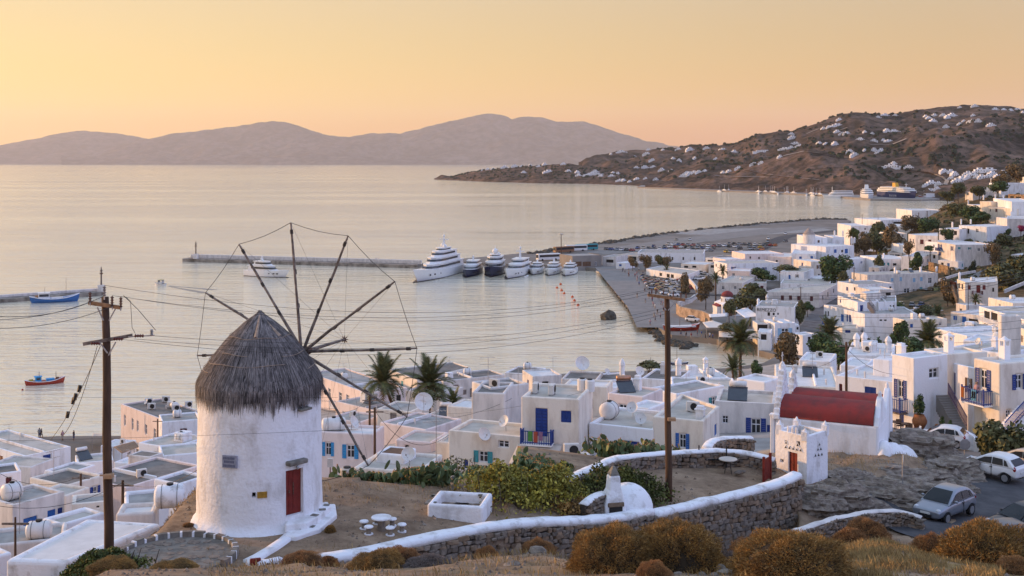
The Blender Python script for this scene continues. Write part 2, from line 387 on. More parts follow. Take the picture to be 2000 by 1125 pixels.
# level terrace of the windmill, courtyard behind the right wall
_yb=np.interp(_PX,[150,250,330,640,900,1010],[43,47,50.3,51.2,50.5,47.5])
_m=(_YY>=_YW)&(_YY<_yb)&(_PX>150)&(_PX<1010)
_ZZ=np.where(_m,34.0+_nz*.25-np.clip((_PX-700)/300,0,1)*.55,_ZZ)
_ZZ=np.where(_PX<386,np.minimum(_ZZ,EYE-(_pl-HZ)/F*_YY),_ZZ)
_m=(_YY>=_YW)&(_YY<60.2)&(_PX>=1010)&(_PX<1512)
_ZZ=np.where(_m,np.interp(_PX,[1010,1130,1270,1400,1512],[33.4,33.0,32.4,32.1,31.8])+_nz*.3-np.clip((_YY-50)/12,0,1)*.25,_ZZ)
_zi=_ZZ.copy()
def Z(x,y):
 """Ground height (bilinear in the built grid)."""
 if y<=_ys[0]:y=_ys[0]+1e-3
 if y>=_ys[-1]:return 0.0
 i=int(np.searchsorted(_ys,y)-1);i=max(0,min(i,len(_ys)-2))
 px=1000+x/y*F
 t=(px-_pxs[0])/11.0;j=int(max(0,min(math.floor(t),len(_pxs)-2)));u=min(max(t-j,0),1)
 v=(y-_ys[i])/(_ys[i+1]-_ys[i])
 a=_zi[i,j]*(1-u)+_zi[i,j+1]*u;b=_zi[i+1,j]*(1-u)+_zi[i+1,j+1]*u
 return a*(1-v)+b*v
SLAB=1.5
def Zg(x,y):return max(Z(x,y),SLAB)
def hit(px,py,y0=22.0,y1=1250.0):
 """Where the sight line of a photo pixel meets the ground."""
 y=y0;prev=y0
 while y<y1:
  p=W(px,py,y)
  if p.z<=Zg(p.x,y):
   lo,hi=prev,y
   for _ in range(18):
    m=(lo+hi)/2;q=W(px,py,m)
    if q.z<=Zg(q.x,m):hi=m
    else:lo=m
   q=W(px,py,hi);return Vector((q.x,hi,Zg(q.x,hi)))
  prev=y;y*=1.006
 return sea(px,py,SLAB)
EARTH=mat('dry_earth',(.235,.175,.125),1,.2,.55,.05,7,c2=(.155,.112,.08))
def ground_material():
 m=bpy.data.materials.new('dry_hillside');m.use_nodes=True
 t=m.node_tree;n=t.nodes;L=t.links.new;b=n['Principled BSDF'];b.inputs['Roughness'].default_value=1;b.inputs['Specular IOR Level'].default_value=.1
 g=n.new('ShaderNodeNewGeometry')
 def no(s,d=6,r=.6):
  a=n.new('ShaderNodeTexNoise');a.inputs['Scale'].default_value=s;a.inputs['Detail'].default_value=d;a.inputs['Roughness'].default_value=r;L(g.outputs['Position'],a.inputs['Vector']);return a.outputs['Fac']
 def rp(src,p0,c0,p1,c1):
  r=n.new('ShaderNodeValToRGB');L(src,r.inputs[0]);e=r.color_ramp.elements
  e[0].position=p0;e[0].color=(*c0,1);e[1].position=p1;e[1].color=(*c1,1);return r.outputs[0]
 earth=rp(no(.55,12,.8),.36,(.15,.10,.066),.64,(.37,.265,.175))
 grass=rp(no(2.6,9,.7),.35,(.16,.105,.042),.65,(.34,.235,.095))
 paved=rp(no(.4),.35,(.27,.25,.23),.65,(.40,.375,.345))
 scrub=rp(no(.16,9,.75),.40,(.032,.036,.018),.58,(.19,.125,.065))
 at=n.new('ShaderNodeAttribute');at.attribute_name='zone'
 sp=n.new('ShaderNodeSeparateColor');L(at.outputs['Color'],sp.inputs[0])
 def mx(f,a,c):
  k=n.new('ShaderNodeMix');k.data_type='RGBA';L(f,k.inputs[0]);L(a,k.inputs[6]);L(c,k.inputs[7]);return k.outputs[2]
  # grass in patches where its mask allows
 pm=n.new('ShaderNodeMath');pm.operation='MULTIPLY';pr=n.new('ShaderNodeMapRange');pr.inputs[1].default_value=.42;pr.inputs[2].default_value=.6;L(no(.45),pr.inputs[0]);L(pr.outputs[0],pm.inputs[0]);L(sp.outputs[0],pm.inputs[1])
 c=mx(pm.outputs[0],earth,grass);c=mx(sp.outputs[1],c,paved);c=mx(sp.outputs[2],c,scrub)
 sp2=n.new('ShaderNodeTexVoronoi');sp2.inputs['Scale'].default_value=5.5;L(g.outputs['Position'],sp2.inputs['Vector'])
 L(c,b.inputs['Base Color'])
 bp=n.new('ShaderNodeBump');bp.inputs['Distance'].default_value=.05;bp.inputs['Strength'].default_value=.8;L(no(9,8,.7),bp.inputs['Height']);L(bp.outputs[0],b.inputs['Normal'])
 return m
def build_ground():
 nr,nc=_ZZ.shape
 vs=np.stack([_XX,_YY,_ZZ],-1).reshape(-1,3)
 idx=np.arange(nr*nc).reshape(nr,nc)
 fs=np.stack([idx[:-1,:-1],idx[:-1,1:],idx[1:,1:],idx[1:,:-1]],-1).reshape(-1,4)
 me=bpy.data.meshes.new('hillside');me.from_pydata(vs.tolist(),[],fs.tolist())
 me.polygons.foreach_set('use_smooth',[True]*len(me.polygons))
 at=me.color_attributes.new('zone','FLOAT_COLOR','POINT')
 Y=_YY.ravel();X=_PX.ravel();z=_ZZ.ravel()
 grass=np.clip((42-Y+np.clip((X-1500)/40,0,12))/4,0,1)*np.clip((X-400)/500+.35,0,1)*np.where(X>1560,1.0,.35)
 paved=np.clip((Y-66)/10,0,1)*np.where((X>1560)&(Y<92),0.0,1.0)
 scrub=np.clip((Y-300)/40,0,1)*np.clip((X-1660)/40,0,1)
 paved=paved*(1-scrub)
 at.data.foreach_set('color',np.stack([grass,paved,scrub,np.ones_like(Y)],-1).ravel())
 me.materials.append(ground_material())
 o=put(me,'hillside');o['kind']='structure'
build_ground()
# ================================================================ sea
def sea_material():
 m=bpy.data.materials.new('sea_water');m.use_nodes=True
 t=m.node_tree;n=t.nodes;L=t.links.new;b=n['Principled BSDF']
 b.inputs['Base Color'].default_value=(.68,.61,.46,1);b.inputs['Roughness'].default_value=.10;b.inputs['IOR'].default_value=2.2  # pale base and raised index put the sky's glare into the water colour
 g=n.new('ShaderNodeNewGeometry').outputs['Position']
 def no(sx,sy,d,r=.55,w=0):
  mp=n.new('ShaderNodeMapping');mp.inputs['Scale'].default_value=(sx,sy,1);mp.inputs['Rotation'].default_value=(0,0,w);L(g,mp.inputs[0])
  a=n.new('ShaderNodeTexNoise');a.inputs['Scale'].default_value=1;a.inputs['Detail'].default_value=d;a.inputs['Roughness'].default_value=r;L(mp.outputs[0],a.inputs['Vector']);return a.outputs['Fac']
 def mul(a,k):
  q=n.new('ShaderNodeMath');q.operation='MULTIPLY';L(a,q.inputs[0]);q.inputs[1].default_value=k;return q.outputs[0]
 def add_(a,c):
  q=n.new('ShaderNodeMath');q.operation='ADD';L(a,q.inputs[0]);L(c,q.inputs[1]);return q.outputs[0]
 h=add_(add_(mul(no(.05,.22,4,.6,.10),.62),mul(no(.25,.9,3,.6,-.08),.20)),mul(no(.012,.03,2,.5,.2),1.2))
 bp=n.new('ShaderNodeBump');bp.inputs['Strength'].default_value=1;bp.inputs['Distance'].default_value=.95
 L(h,bp.inputs['Height']);L(bp.outputs[0],b.inputs['Normal'])
 # wind lanes: patches of smoother and rougher water
 mr=n.new('ShaderNodeMapRange');mr.inputs[1].default_value=.35;mr.inputs[2].default_value=.68;mr.inputs[3].default_value=.03;mr.inputs[4].default_value=.14
 L(no(.0012,.006,4,.6,.15),mr.inputs[0]);L(mr.outputs[0],b.inputs['Roughness'])
 return m
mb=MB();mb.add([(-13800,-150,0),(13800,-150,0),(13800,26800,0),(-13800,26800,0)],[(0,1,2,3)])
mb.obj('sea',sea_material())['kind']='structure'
# ================================================================ harbour ground
def fill_poly(pts,z0,z1,name,mats):
 """Flat-topped slab over an outline given counter-clockwise or clockwise."""
 a=sum(pts[i][0]*pts[(i+1)%len(pts)][1]-pts[(i+1)%len(pts)][0]*pts[i][1]for i in range(len(pts)))
 if a<0:pts=pts[::-1]
 mb=MB();mb.prism([(p[0],p[1])for p in pts],z0,z1)
 return mb.obj(name,mats)
fill_poly([(p.x,p.y)for p in _sh],-3,SLAB,'quay',QUAYTOP)['kind']='structure'
# paved roads on the fill behind the harbour and the quay promenade
def ribbon(name,pts,width,m,lift=.03,kind='structure',step=4.0,zf=Zg):
 """A strip of road laid over the ground along a path of ground points."""
 pts=[Vector(p)for p in pts]
 fine=[]
 for a,b in zip(pts,pts[1:]):
  k=max(1,int((b-a).length/step))
  fine+=[a.lerp(b,i/k)for i in range(k)]
 fine.append(pts[-1])
 for _ in range(3):
  fine=[fine[0]]+[(fine[i-1]+fine[i]*2+fine[i+1])/4 for i in range(1,len(fine)-1)]+[fine[-1]]
 vs=[];fs=[]
 for i,p in enumerate(fine):
  d=(fine[min(i+1,len(fine)-1)]-fine[max(i-1,0)]);d.z=0;d.normalize();s=Vector((-d.y,d.x,0))*width/2
  for k in range(5):
   q=p+s*(1-k/2);zz=max(zf(q.x,q.y),zf(p.x,p.y)-.1);vs.append((q.x,q.y,zz+lift))
  if i:
   for k in range(4):fs.append(((i-1)*5+k,(i-1)*5+k+1,i*5+k+1,i*5+k))
 mb=MB();mb.add(vs,fs);o=mb.obj(name,m)
 if kind:o['kind']=kind
 return o
S=lambda px,py:sea(px,py,SLAB)
ribbon('coast_road',[S(1150,494),S(1230,486),S(1340,470),S(1440,458),S(1540,447),S(1600,443)],26,CONCRETE,.05)
ribbon('harbour_road',[S(1300,540),S(1340,548),S(1400,520),S(1470,492),S(1500,477),S(1535,462),S(1590,455),S(1640,450)],9,ASPHALT,.07)
ribbon('promenade',[S(1195,520),S(1235,560),S(1275,600),S(1300,640)],16,CONCRETE,.06)
# the two moles
pa,pb=sea(356,511),sea(815,524)
def mole(name,a,b,wid,top,wall_h,m1,m2,label):
 d=(b-a).normalized();n_=Vector((-d.y,d.x,0))
 L=(b-a).length
 t=thing(name,label,'mole',(a.x,a.y,0),math.atan2(d.y,d.x))
 q=MB();q.box(0,0,-3,L,wid,top);bevel(q.obj('mole_base',m1,t),.15)
 if wall_h:
  q=MB();q.box(1.5,wid*.55,top,L,wid*.55+1.2,top+wall_h);bevel(q.obj('mole_parapet',m2,t),.1)
 return t,L
QUAYWALL=mat('stained_quay_wall',(.30,.26,.22),.95,.3,.3,.03,4,c2=(.10,.085,.07))
mt,mL=mole('harbour_mole',pa,pb,9,1.5,1.7,QUAYWALL,WHITE_OLD,'long white walled mole running across the harbour to the yachts')
pc,pd=sea(-60,596),sea(206,577)
mt2,mL2=mole('left_mole',pc,pd,8,1.3,.9,QUAYWALL,WHITE_OLD,'shorter stone mole at the left edge with the blue boat moored along it')
mt['category']='pier';mt2['category']='pier'
mt2.name='harbour_mole'
# rock armour along the harbour edges
def rock_mesh(seed,sub=2,amp=.35,flat=.7):
 import bmesh
 bm=bmesh.new();bmesh.ops.create_icosphere(bm,subdivisions=sub,radius=1)
 for v in bm.verts:
  d=1+amp*mnoise.fractal(v.co*1.1+Vector((seed*7.3,seed,0)),1,2,3)
  v.co=v.co*d;v.co.z*=flat
  v.co.z=round(v.co.z*3.2)/3.2*.5+v.co.z*.5
 me=bpy.data.meshes.new('boulder');bm.to_mesh(me);bm.free();return me
ROCKS=[]
for k in range(5):
 me=rock_mesh(k+1);me.materials.append(ROCK);ROCKS.append(me)
SHOREROCK=mat('dark_shore_rock',(.10,.085,.065),.9,.3,1.2,.05,4)
SROCKS=[]
for k in range(4):
 me=rock_mesh(k+21,2,.5,.8);me.materials.append(SHOREROCK);SROCKS.append(me)
def boulders_joined(name,pts,smin,smax,m,n_per,jit,label_kind='stuff'):
 q=MB()
 for a,b in zip(pts,pts[1:]):
  for i in range(n_per):
   p=a.lerp(b,rnd.random())+Vector((rnd.uniform(-jit,jit),rnd.uniform(-jit,jit),0))
   s=rnd.uniform(smin,smax);me=rnd.choice(SROCKS)
   an=rnd.uniform(0,6.28);c,s_=math.cos(an)*s,math.sin(an)*s
   q.add([(p.x+v.co.x*c-v.co.y*s_,p.y+v.co.x*s_+v.co.y*c,p.z+v.co.z*s)for v in me.vertices],[tuple(f.vertices)for f in me.polygons])
 o=q.obj(name,m);o['kind']=label_kind;return o
tag(boulders_joined('shore_rocks',[sea(p,y,.2)for p,y in((1240,606),(1262,634),(1280,652),(1300,668),(1330,674),(1352,674))],.4,1.1,SHOREROCK,30,1.5),'dark rocks tumbled along the foot of the promenade wall','rocks')
tag(boulders_joined('shore_rocks',[sea(p,y,.1)for p,y in((1308,668),(1325,676),(1348,680))],.4,1.1,SHOREROCK,16,1.6),'low dark reef of rocks in front of the waterside bar','rocks')
tag(boulders_joined('shore_rocks',[sea(p,y,1.0)for p,y in((1040,497),(1128,486),(1250,465.5),(1380,448.5),(1500,437.5),(1600,429.5),(1650,430))],.8,2.2,SHOREROCK,45,3),'grey rock armour along the seaward edge of the harbour fill','rocks')
tag(put(SROCKS[0],'sea_rock',None,sea(1189,622,.3),.4,(2.6,1.7,3.0)),'dark jagged rock standing alone in the water off the promenade','rock')
# ================================================================ far hills and islands
def far_material(name,dark,mid,s1,s2,tracks=True):
 m=bpy.data.materials.new(name);m.use_nodes=True
 t=m.node_tree;n=t.nodes;L=t.links.new;b=n['Principled BSDF'];b.inputs['Roughness'].default_value=1;b.inputs['Specular IOR Level'].default_value=0
 g=n.new('ShaderNodeNewGeometry').outputs['Position']
 def no(s,d=8,r=.65):
  a=n.new('ShaderNodeTexNoise');a.inputs['Scale'].default_value=s;a.inputs['Detail'].default_value=d;a.inputs['Roughness'].default_value=r;L(g,a.inputs['Vector']);return a.outputs['Fac']
 r=n.new('ShaderNodeValToRGB');L(no(s1),r.inputs[0]);e=r.color_ramp.elements
 e[0].position=.38;e[0].color=(*dark,1);e[1].position=.62;e[1].color=(*mid,1)
 r2=n.new('ShaderNodeValToRGB');L(no(s2,5,.7),r2.inputs[0]);e=r2.color_ramp.elements
 e[0].position=.40;e[0].color=(.45,.48,.40,1);e[1].position=.60;e[1].color=(1.15,1.1,1.05,1)
 k=n.new('ShaderNodeMix');k.data_type='RGBA';k.blend_type='MULTIPLY';k.inputs[0].default_value=1;L(r.outputs[0],k.inputs[6]);L(r2.outputs[0],k.inputs[7])
 L(k.outputs[2],b.inputs['Base Color'])
 return m
def ridge(name,sil,amp,freq,m,front,rows=26,prof=1.25,dpx=4.0,seed=0,back=1.0):
 """A hill mass: sil lists (px, py of its outline, distance of its crest); front lists (px, distance of its shore or foot)."""
 xs=np.arange(sil[0][0],sil[-1][0]+.1,dpx)
 yc=np.interp(xs,[s[0]for s in sil],[s[2]for s in sil])
 pyc=np.interp(xs,[s[0]for s in sil],[s[1]for s in sil])
 yf=np.interp(xs,[s[0]for s in front],[s[1]for s in front])
 zf0=np.interp(xs,[s[0]for s in front],[s[2]for s in front])
 H=np.maximum(EYE-(pyc-HZ)/F*yc,.5)
 nr=rows+8
 vs=[];hgt=np.zeros((nr,len(xs)))
 for i in range(nr):
  for j,px in enumerate(xs):
   if i<rows:
    t=i/(rows-1);Y=yf[j]+(yc[j]-yf[j])*t
    base=zf0[j]+(H[j]-zf0[j])*(t**prof*.8+.2*(1-math.cos(math.pi*t))/2)
    w=math.sin(math.pi*min(t,1))**.7 if t<1 else 0
    x=(px-1000)/F*Y
    nz=amp*mnoise.fractal(Vector((x*freq,Y*freq,seed)),1,2,6)*(w+.05)+amp*.10*mnoise.fractal(Vector((x*freq*9,Y*freq*9,seed)),1,2,3)
    nz+=amp*.35*(1-abs(mnoise.fractal(Vector((x*freq*2.3,Y*freq*2.3,seed+5)),1,2,4))*2)*w
    z=base+nz
    if t<.001:z=zf0[j]-2
   else:
    k=(i-rows+1)/8;Y=yc[j]+(yc[j]-yf[j])*k*back+30*k
    z=H[j]*(1-k)**1.2-2*k
    x=(px-1000)/F*Y
   hgt[i,j]=z;vs.append((x,Y,z))
 nc=len(xs);idx=np.arange(nr*nc).reshape(nr,nc)
 fs=np.stack([idx[:-1,:-1],idx[:-1,1:],idx[1:,1:],idx[1:,:-1]],-1).reshape(-1,4)
 me=bpy.data.meshes.new(name);me.from_pydata(vs,[],fs.tolist());me.materials.append(m)
 me.polygons.foreach_set('use_smooth',[True]*len(me.polygons))
 o=put(me,name);o['kind']='structure'
 V=np.array(vs).reshape(nr,nc,3)
 def find(px,py):
  """The point of this hill seen at a photo pixel (front side), or None."""
  t=(px-xs[0])/dpx;j=int(math.floor(t))
  if j<0 or j>=nc-1:return None
  u=t-j
  c=V[:rows,j]*(1-u)+V[:rows,j+1]*u
  pys=HZ+(EYE-c[:,2])/c[:,1]*F
  for i in range(1,rows):
   if pys[i]<=py<=pys[i-1]or(i==rows-1 and py<pys[i]):
    f_=0 if pys[i]==pys[i-1]else min(1,max(0,(pys[i-1]-py)/(pys[i-1]-pys[i])))
    p=c[i-1]*(1-f_)+c[i]*f_
    return Vector(p)
  return None
 return find
ISLE=far_material('distant_island',(.075,.06,.058),(.13,.10,.095),.0016,.006)
HILL=far_material('dry_far_hill',(.060,.048,.043),(.195,.132,.105),.009,.05)
HILL2=far_material('scrubby_headland',(.06,.046,.04),(.20,.132,.104),.016,.08)
# far island, two overlapping masses
ridge('island',[(-120,292,25000),(-40,290,25000),(0,283,25000),(60,272,25000),(120,262,25000),(165,257,25000),(215,261,25000),(260,266,25000),(300,273,25000),(380,285,25000),(460,302,25000),(520,316,25000)],190,.00035,ISLE,[(-120,20500,0),(520,22000,0)],seed=2)
ridge('island',[(120,309,23000),(200,292,23000),(300,271,23000),(350,262,23000),(400,255,23000),(440,251,23000),(480,247,23000),(510,240,23000),(535,238,23000),(560,242,23000),(600,254,23000),(640,264,23000),(680,268,23000),(720,261,23000),(750,259,23000),(785,261,23000),(820,252,23000),(850,243,23000),(880,236,23000),(905,233,23000),(930,225,23000),(960,222,23000),(985,227,23000),(1000,234,23000),(1015,230,23000),(1035,228,23000),(1060,230,23000),(1090,238,23000),(1115,238,23000),(1140,236,23000),(1160,242,23000),(1190,252,23000),(1220,262,23000),(1260,274,23000),(1300,283,23000),(1400,297,23000),(1500,316,23000)],240,.0004,ISLE,[(120,19500,0),(700,19000,0),(1100,19500,0),(1500,21500,0)],rows=34,seed=11)
# the near headland: back range, middle hill, low point
f_back=ridge('headland_hill',[(1130,326,3300),(1160,311,3300),(1200,300,3300),(1230,294,3300),(1290,291,3250),(1340,287,3150),(1400,284,3050),(1440,281,2950),(1480,262,2850),(1520,257,2800),(1550,259,2800),(1580,246,2780),(1620,232,2760),(1660,220,2750),(1690,219,2750),(1720,224,2760),(1760,222,2780),(1790,215,2800),(1830,211,2820),(1870,208,2820),(1910,204,2820),(1950,206,2820),(2000,212,2820),(2060,220,2800),(2200,250,2700),(2330,285,2500)],34,.0036,HILL,[(1130,2700,0),(1250,2250,0),(1400,2000,3),(1600,1690,3),(1800,1480,3),(1830,1420,2),(2000,1400,6),(2330,1300,10)],rows=44,seed=31)
f_mid=ridge('headland_hill',[(1260,362,2120),(1290,350,2150),(1330,330,2200),(1380,316,2200),(1430,322,2150),(1480,318,2050),(1530,304,2000),(1580,290,1960),(1610,295,1930),(1650,310,1880),(1700,330,1790),(1740,350,1700),(1790,372,1560)],16,.006,HILL2,[(1260,2090,3),(1400,1900,3),(1600,1660,3),(1790,1480,3)],rows=26,seed=51,back=.6)
f_low=ridge('headland_point',[(848,351,3180),(862,341,3170),(872,343,3160),(884,346,3150),(900,341,3120),(930,334,3050),(980,329,3000),(1040,324,2950),(1080,321,2900),(1110,319,2880),(1150,326,2850),(1200,333,2800),(1250,345,2700),(1300,357,2500),(1330,364,2300)],7,.008,HILL2,[(848,3100,0),(884,2990,0),(950,2760,0),(1050,2560,0),(1150,2500,0),(1250,2290,0),(1330,2170,0)],rows=18,seed=71,prof=.8)
# new port quay under the hills
q_=[sea(1245,367),sea(1330,371),sea(1450,376),sea(1600,383),sea(1700,392),sea(1800,393),sea(1835,391)]
fill_poly([(p.x,p.y)for p in q_]+[(p.x+30,p.y+190)for p in reversed(q_)],-3,2.2,'far_quay',CONCRETE)['kind']='structure'
# ================================================================ haze
mb=MB();mb.box(-13900,-190,-4,13900,26900,1200)
hz=bpy.data.materials.new('haze_air');hz.use_nodes=True
hn=hz.node_tree.nodes;hn.remove(hn['Principled BSDF'])
pv=hn.new('ShaderNodeVolumePrincipled');pv.inputs['Color'].default_value=(.98,.92,.88,1);pv.inputs['Density'].default_value=2.2e-5;pv.inputs['Anisotropy'].default_value=.2
hz.node_tree.links.new(pv.outputs[0],hn['Material Output'].inputs['Volume'])
mb.obj('haze',hz)['kind']='stuff'
# ================================================================ houses
_mc={}
def cached(key,fn):
 if key not in _mc:_mc[key]=fn()
 return _mc[key]
def unit_box(m,key=None):
 def f():
  q=MB();q.box(-.5,-.5,-.5,.5,.5,.5);return q.mesh('unit',m)
 return cached(('box',m.name),f)
def shutter_mesh(m):
 """Louvred leaf one unit wide and high, one deep."""
 def f():
  q=MB()
  q.box(-.5,-.5,-.5,-.38,.5,.5);q.box(.38,-.5,-.5,.5,.5,.5);q.box(-.38,-.5,.42,.38,.5,.5);q.box(-.38,-.5,-.5,.38,.5,-.42)
  for k in range(7):
   z=-.40+k*.118
   q.add([(-.38,-.45,z),(.38,-.45,z),(.38,.35,z+.10),(-.38,.35,z+.10)],[(0,1,2,3)])
  return q.mesh('shutter',m)
 return cached(('shut',m.name),f)
def frame_mesh(m):
 def f():
  q=MB()
  t=.075
  q.box(-.5,-.5,-.5,-.5+t,.5,.5);q.box(.5-t,-.5,-.5,.5,.5,.5);q.box(-.5+t,-.5,.5-t,.5-t,.5,.5);q.box(-.5+t,-.5,-.5,.5-t,.5,-.5+t)
  q.box(-.04,-.45,-.5+t,.04,.45,.5-t);q.box(-.5+t,-.4,.08,.5-t,.4,.13)
  return q.mesh('window',m)
 return cached(('frame',m.name),f)
def door_mesh(m):
 def f():
  q=MB()
  q.box(-.5,-.3,-.5,.5,.5,.5)
  for sx in(-1,1):
   for z0,z1 in((-.44,-.05),(.02,.44)):q.box(sx*.26-.17,-.42,z0,sx*.26+.17,-.3,z1)
  q.box(-.015,-.5,-.5,.015,-.3,.5)
  return q.mesh('door',m)
 return cached(('door',m.name),f)
HOUSES=[]
_wr=random.Random(77)
class House:pass
def H(label,corners,Y,h,roof='g',wins=(),chim=(),wall=None,par=.22,cat='house',name='house',group=None,yi=0,foot=3.0,thick=.28,soft=True):
 """A flat-roofed house. corners: photo pixels of the roof edge - front-left, front-right and one back corner (a rectangle), or all four.
    Y is the distance of corner number yi."""
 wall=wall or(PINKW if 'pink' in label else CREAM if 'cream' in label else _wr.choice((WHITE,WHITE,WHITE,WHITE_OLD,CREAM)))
 px,py=corners[yi]
 zt=EYE-(py-HZ)/F*Y
 P3=[]
 for(x,y)in corners:
  yy=(EYE-zt)*F/(y-HZ)
  P3.append(Vector(((x-1000)/F*yy,yy)))
 A,B=P3[0],P3[1]
 ex=(B-A).normalized();ey=Vector((-ex.y,ex.x))
 L=(B-A).length
 if len(P3)==3:
  D=max(2.0,(P3[2]-A).dot(ey));D=min(D,26)
  poly=[Vector((0,0)),Vector((L,0)),Vector((L,D)),Vector((0,D))]
 else:
  poly=[Vector(((p-A).dot(ex),(p-A).dot(ey)))for p in P3]
 a2=sum(poly[i].x*poly[(i+1)%4].y-poly[(i+1)%4].x*poly[i].y for i in range(4))
 if a2<0:print('BAD POLY',label);poly=poly[::-1]
 z0=zt-h
 rz=math.atan2(ex.y,ex.x)
 t=thing(name,label,cat,(A.x,A.y,z0),rz,group)
 camL=Vector((-(A.dot(ex)),-(A.dot(ey))))
 n=4
 # openings, sorted by face
 ops=[[]for _ in range(n)]
 def ray(px,py):
  d=Vector(((px-1000)/F,1.0));dl=Vector((d.dot(ex),d.dot(ey)));return dl,-(py-HZ)/F
 for w in wins:
  x0,y0,x1,y1,kind,c=(list(w)+['b'])[:6]
  dl,dz=ray((x0+x1)/2,(y0+y1)/2)
  best=None
  for i in range(n):
   p,q=poly[i],poly[(i+1)%n];e=(q-p);le=e.length;e=e/le;nrm=Vector((e.y,-e.x))
   if(camL-p).dot(nrm)<=0 or dl.dot(nrm)>=-1e-5:continue
   s=(p-camL).dot(nrm)/dl.dot(nrm)
   u=(camL+dl*s-p).dot(e);z=EYE+dz*s-z0
   if-.15<=u<=le+.15 and-.5<=z<=h+.3 and(best is None or s<best[0]):best=(s,i,p,e,nrm,le)
  if best is None:print('no face for window of',label,w[:2]);continue
  s,i,p,e,nrm,le=best
  def onf(a,b):
   dl,dz=ray(a,b);s=(p-camL).dot(nrm)/dl.dot(nrm);return(camL+dl*s-p).dot(e),EYE+dz*s-z0
  ua,_=onf(x0,(y0+y1)/2);ub,_=onf(x1,(y0+y1)/2);_,za=onf((x0+x1)/2,y1);_,zb=onf((x0+x1)/2,y0)
  ua,ub=max(min(ua,ub),.12),min(max(ua,ub),le-.12);za,zb=max(za,-.5),min(zb,h-.3)
  if ub-ua<.12 or zb-za<.12:continue
  ops[i].append([ua,ub,za,zb,kind,c])
 if cat=='house' and 75<Y<480 and 'blank' not in label and 'blind' not in label:
  for i in range(n):
   p,q=poly[i],poly[(i+1)%n];e=(q-p);le=e.length;e=e/le;nrm=Vector((e.y,-e.x))
   if(camL-p).dot(nrm)<=0 or le<3.2 or len(ops[i])>2:continue
   cc=_wr.choice('bbmkgntw');k=min(4,int(le/3.4))
   for j in range(k):
    if _wr.random()<.4:continue
    u=le*(j+.5)/k+_wr.uniform(-.4,.4);w_=_wr.uniform(.35,.55);zt_=h-_wr.choice((.9,1.0,1.3));hh=_wr.choice((.8,1.1,1.2))
    if any(abs(u-(o[0]+o[1])/2)<w_+(o[1]-o[0])/2+.5 for o in ops[i]):continue
    if u-w_<.3 or u+w_>le-.3 or zt_-hh<.3:continue
    kd=_wr.choice('ccwso')if cc!='w' else 'w'
    ops[i].append([u-w_*(1.5 if kd=='s' else 1),u+w_*(1.5 if kd=='s' else 1),zt_-hh,zt_,kd,cc])
 for i in range(n):
  good=[]
  for o in ops[i]:
   ua,ub,za,zb,kind,c=o
   w_=ub-ua
   oa,ob=(ua+w_*.26,ub-w_*.26)if kind=='s' else(ua,ub)
   if any(not(ob<g[6]or oa>g[7]or zb<g[2]or za>g[3])for g in good):continue
   good.append(o+[oa,ob])
  ops[i]=good
 dep=.2
 zc=sorted({-foot,0.0 if foot>0 else-foot,h}|{round(v,3)for f in ops for o in f for v in(o[2],o[3])})
 q=MB()
 inner=[]
 for i in range(n):
  p0,p1,p2=poly[i-1],poly[i],poly[(i+1)%n]
  e0=(p1-p0).normalized();e1=(p2-p1).normalized()
  n0=Vector((-e0.y,e0.x));n1=Vector((-e1.y,e1.x));m_=(n0+n1);m_=m_/max(.3,m_.dot(n0));inner.append(p1+m_*thick)
 zr=h-par
 for i in range(n):
  p,r=poly[i],poly[(i+1)%n];e=r-p;le=e.length;e=e/le;nin=Vector((-e.y,e.x))
  uc=sorted({0.0,round(le,4)}|{round(v,3)for o in ops[i]for v in(o[6],o[7])})
  def hole(u,z):
   for o in ops[i]:
    if o[6]-1e-3<u<o[7]+1e-3 and o[2]-1e-3<z<o[3]+1e-3:return True
   return False
  vs=[(*(p+e*u),z)for z in zc for u in uc];nu=len(uc);fs=[]
  for a in range(len(zc)-1):
   for b in range(nu-1):
    if not hole((uc[b]+uc[b+1])/2,(zc[a]+zc[a+1])/2):
     fs.append((a*nu+b,a*nu+b+1,(a+1)*nu+b+1,(a+1)*nu+b))
  q.add(vs,fs)
  for o in ops[i]:
   zz=[z for z in zc if o[2]-1e-3<=z<=o[3]+1e-3]
   uu=[u for u in uc if o[6]-1e-3<=u<=o[7]+1e-3]
   for u,sgn in((o[6],1),(o[7],-1)):
    u=min(uu,key=lambda k:abs(k-u))
    for a,b in zip(zz,zz[1:]):
     v=[(*(p+e*u),a),(*(p+e*u+nin*dep),a),(*(p+e*u+nin*dep),b),(*(p+e*u),b)]
     q.add(v,[(0,1,2,3)if sgn>0 else(3,2,1,0)])
   for z,sgn in((zz[0],1),(zz[-1],-1)):
    for a,b in zip(uu,uu[1:]):
     v=[(*(p+e*a),z),(*(p+e*b),z),(*(p+e*b+nin*dep),z),(*(p+e*a+nin*dep),z)]
     q.add(v,[(0,1,2,3)if sgn>0 else(3,2,1,0)])
     # parapet top and inside
  ia,ib=inner[i],inner[(i+1)%n];ei=ib-ia
  ins=[]
  for u in uc:
   k=(p+e*u-ia).dot(e);k=min(max(k,0),ei.length);ins.append(ia+e*k if u not in(0.0,uc[-1])else(ia if u==0.0 else ib))
  for b in range(nu-1):
   o0,o1=p+e*uc[b],p+e*uc[b+1]
   q.add([(*o0,h),(*o1,h),(*ins[b+1],h),(*ins[b],h)],[(0,1,2,3)])
   q.add([(*ins[b],h),(*ins[b+1],h),(*ins[b+1],zr-.25),(*ins[b],zr-.25)],[(0,1,2,3)])
 me=q.mesh('wall',wall)
 import bmesh
 bm=bmesh.new();bm.from_mesh(me);bmesh.ops.remove_doubles(bm,verts=bm.verts,dist=.004);bm.to_mesh(me);bm.free()
 wo=put(me,'wall',t)
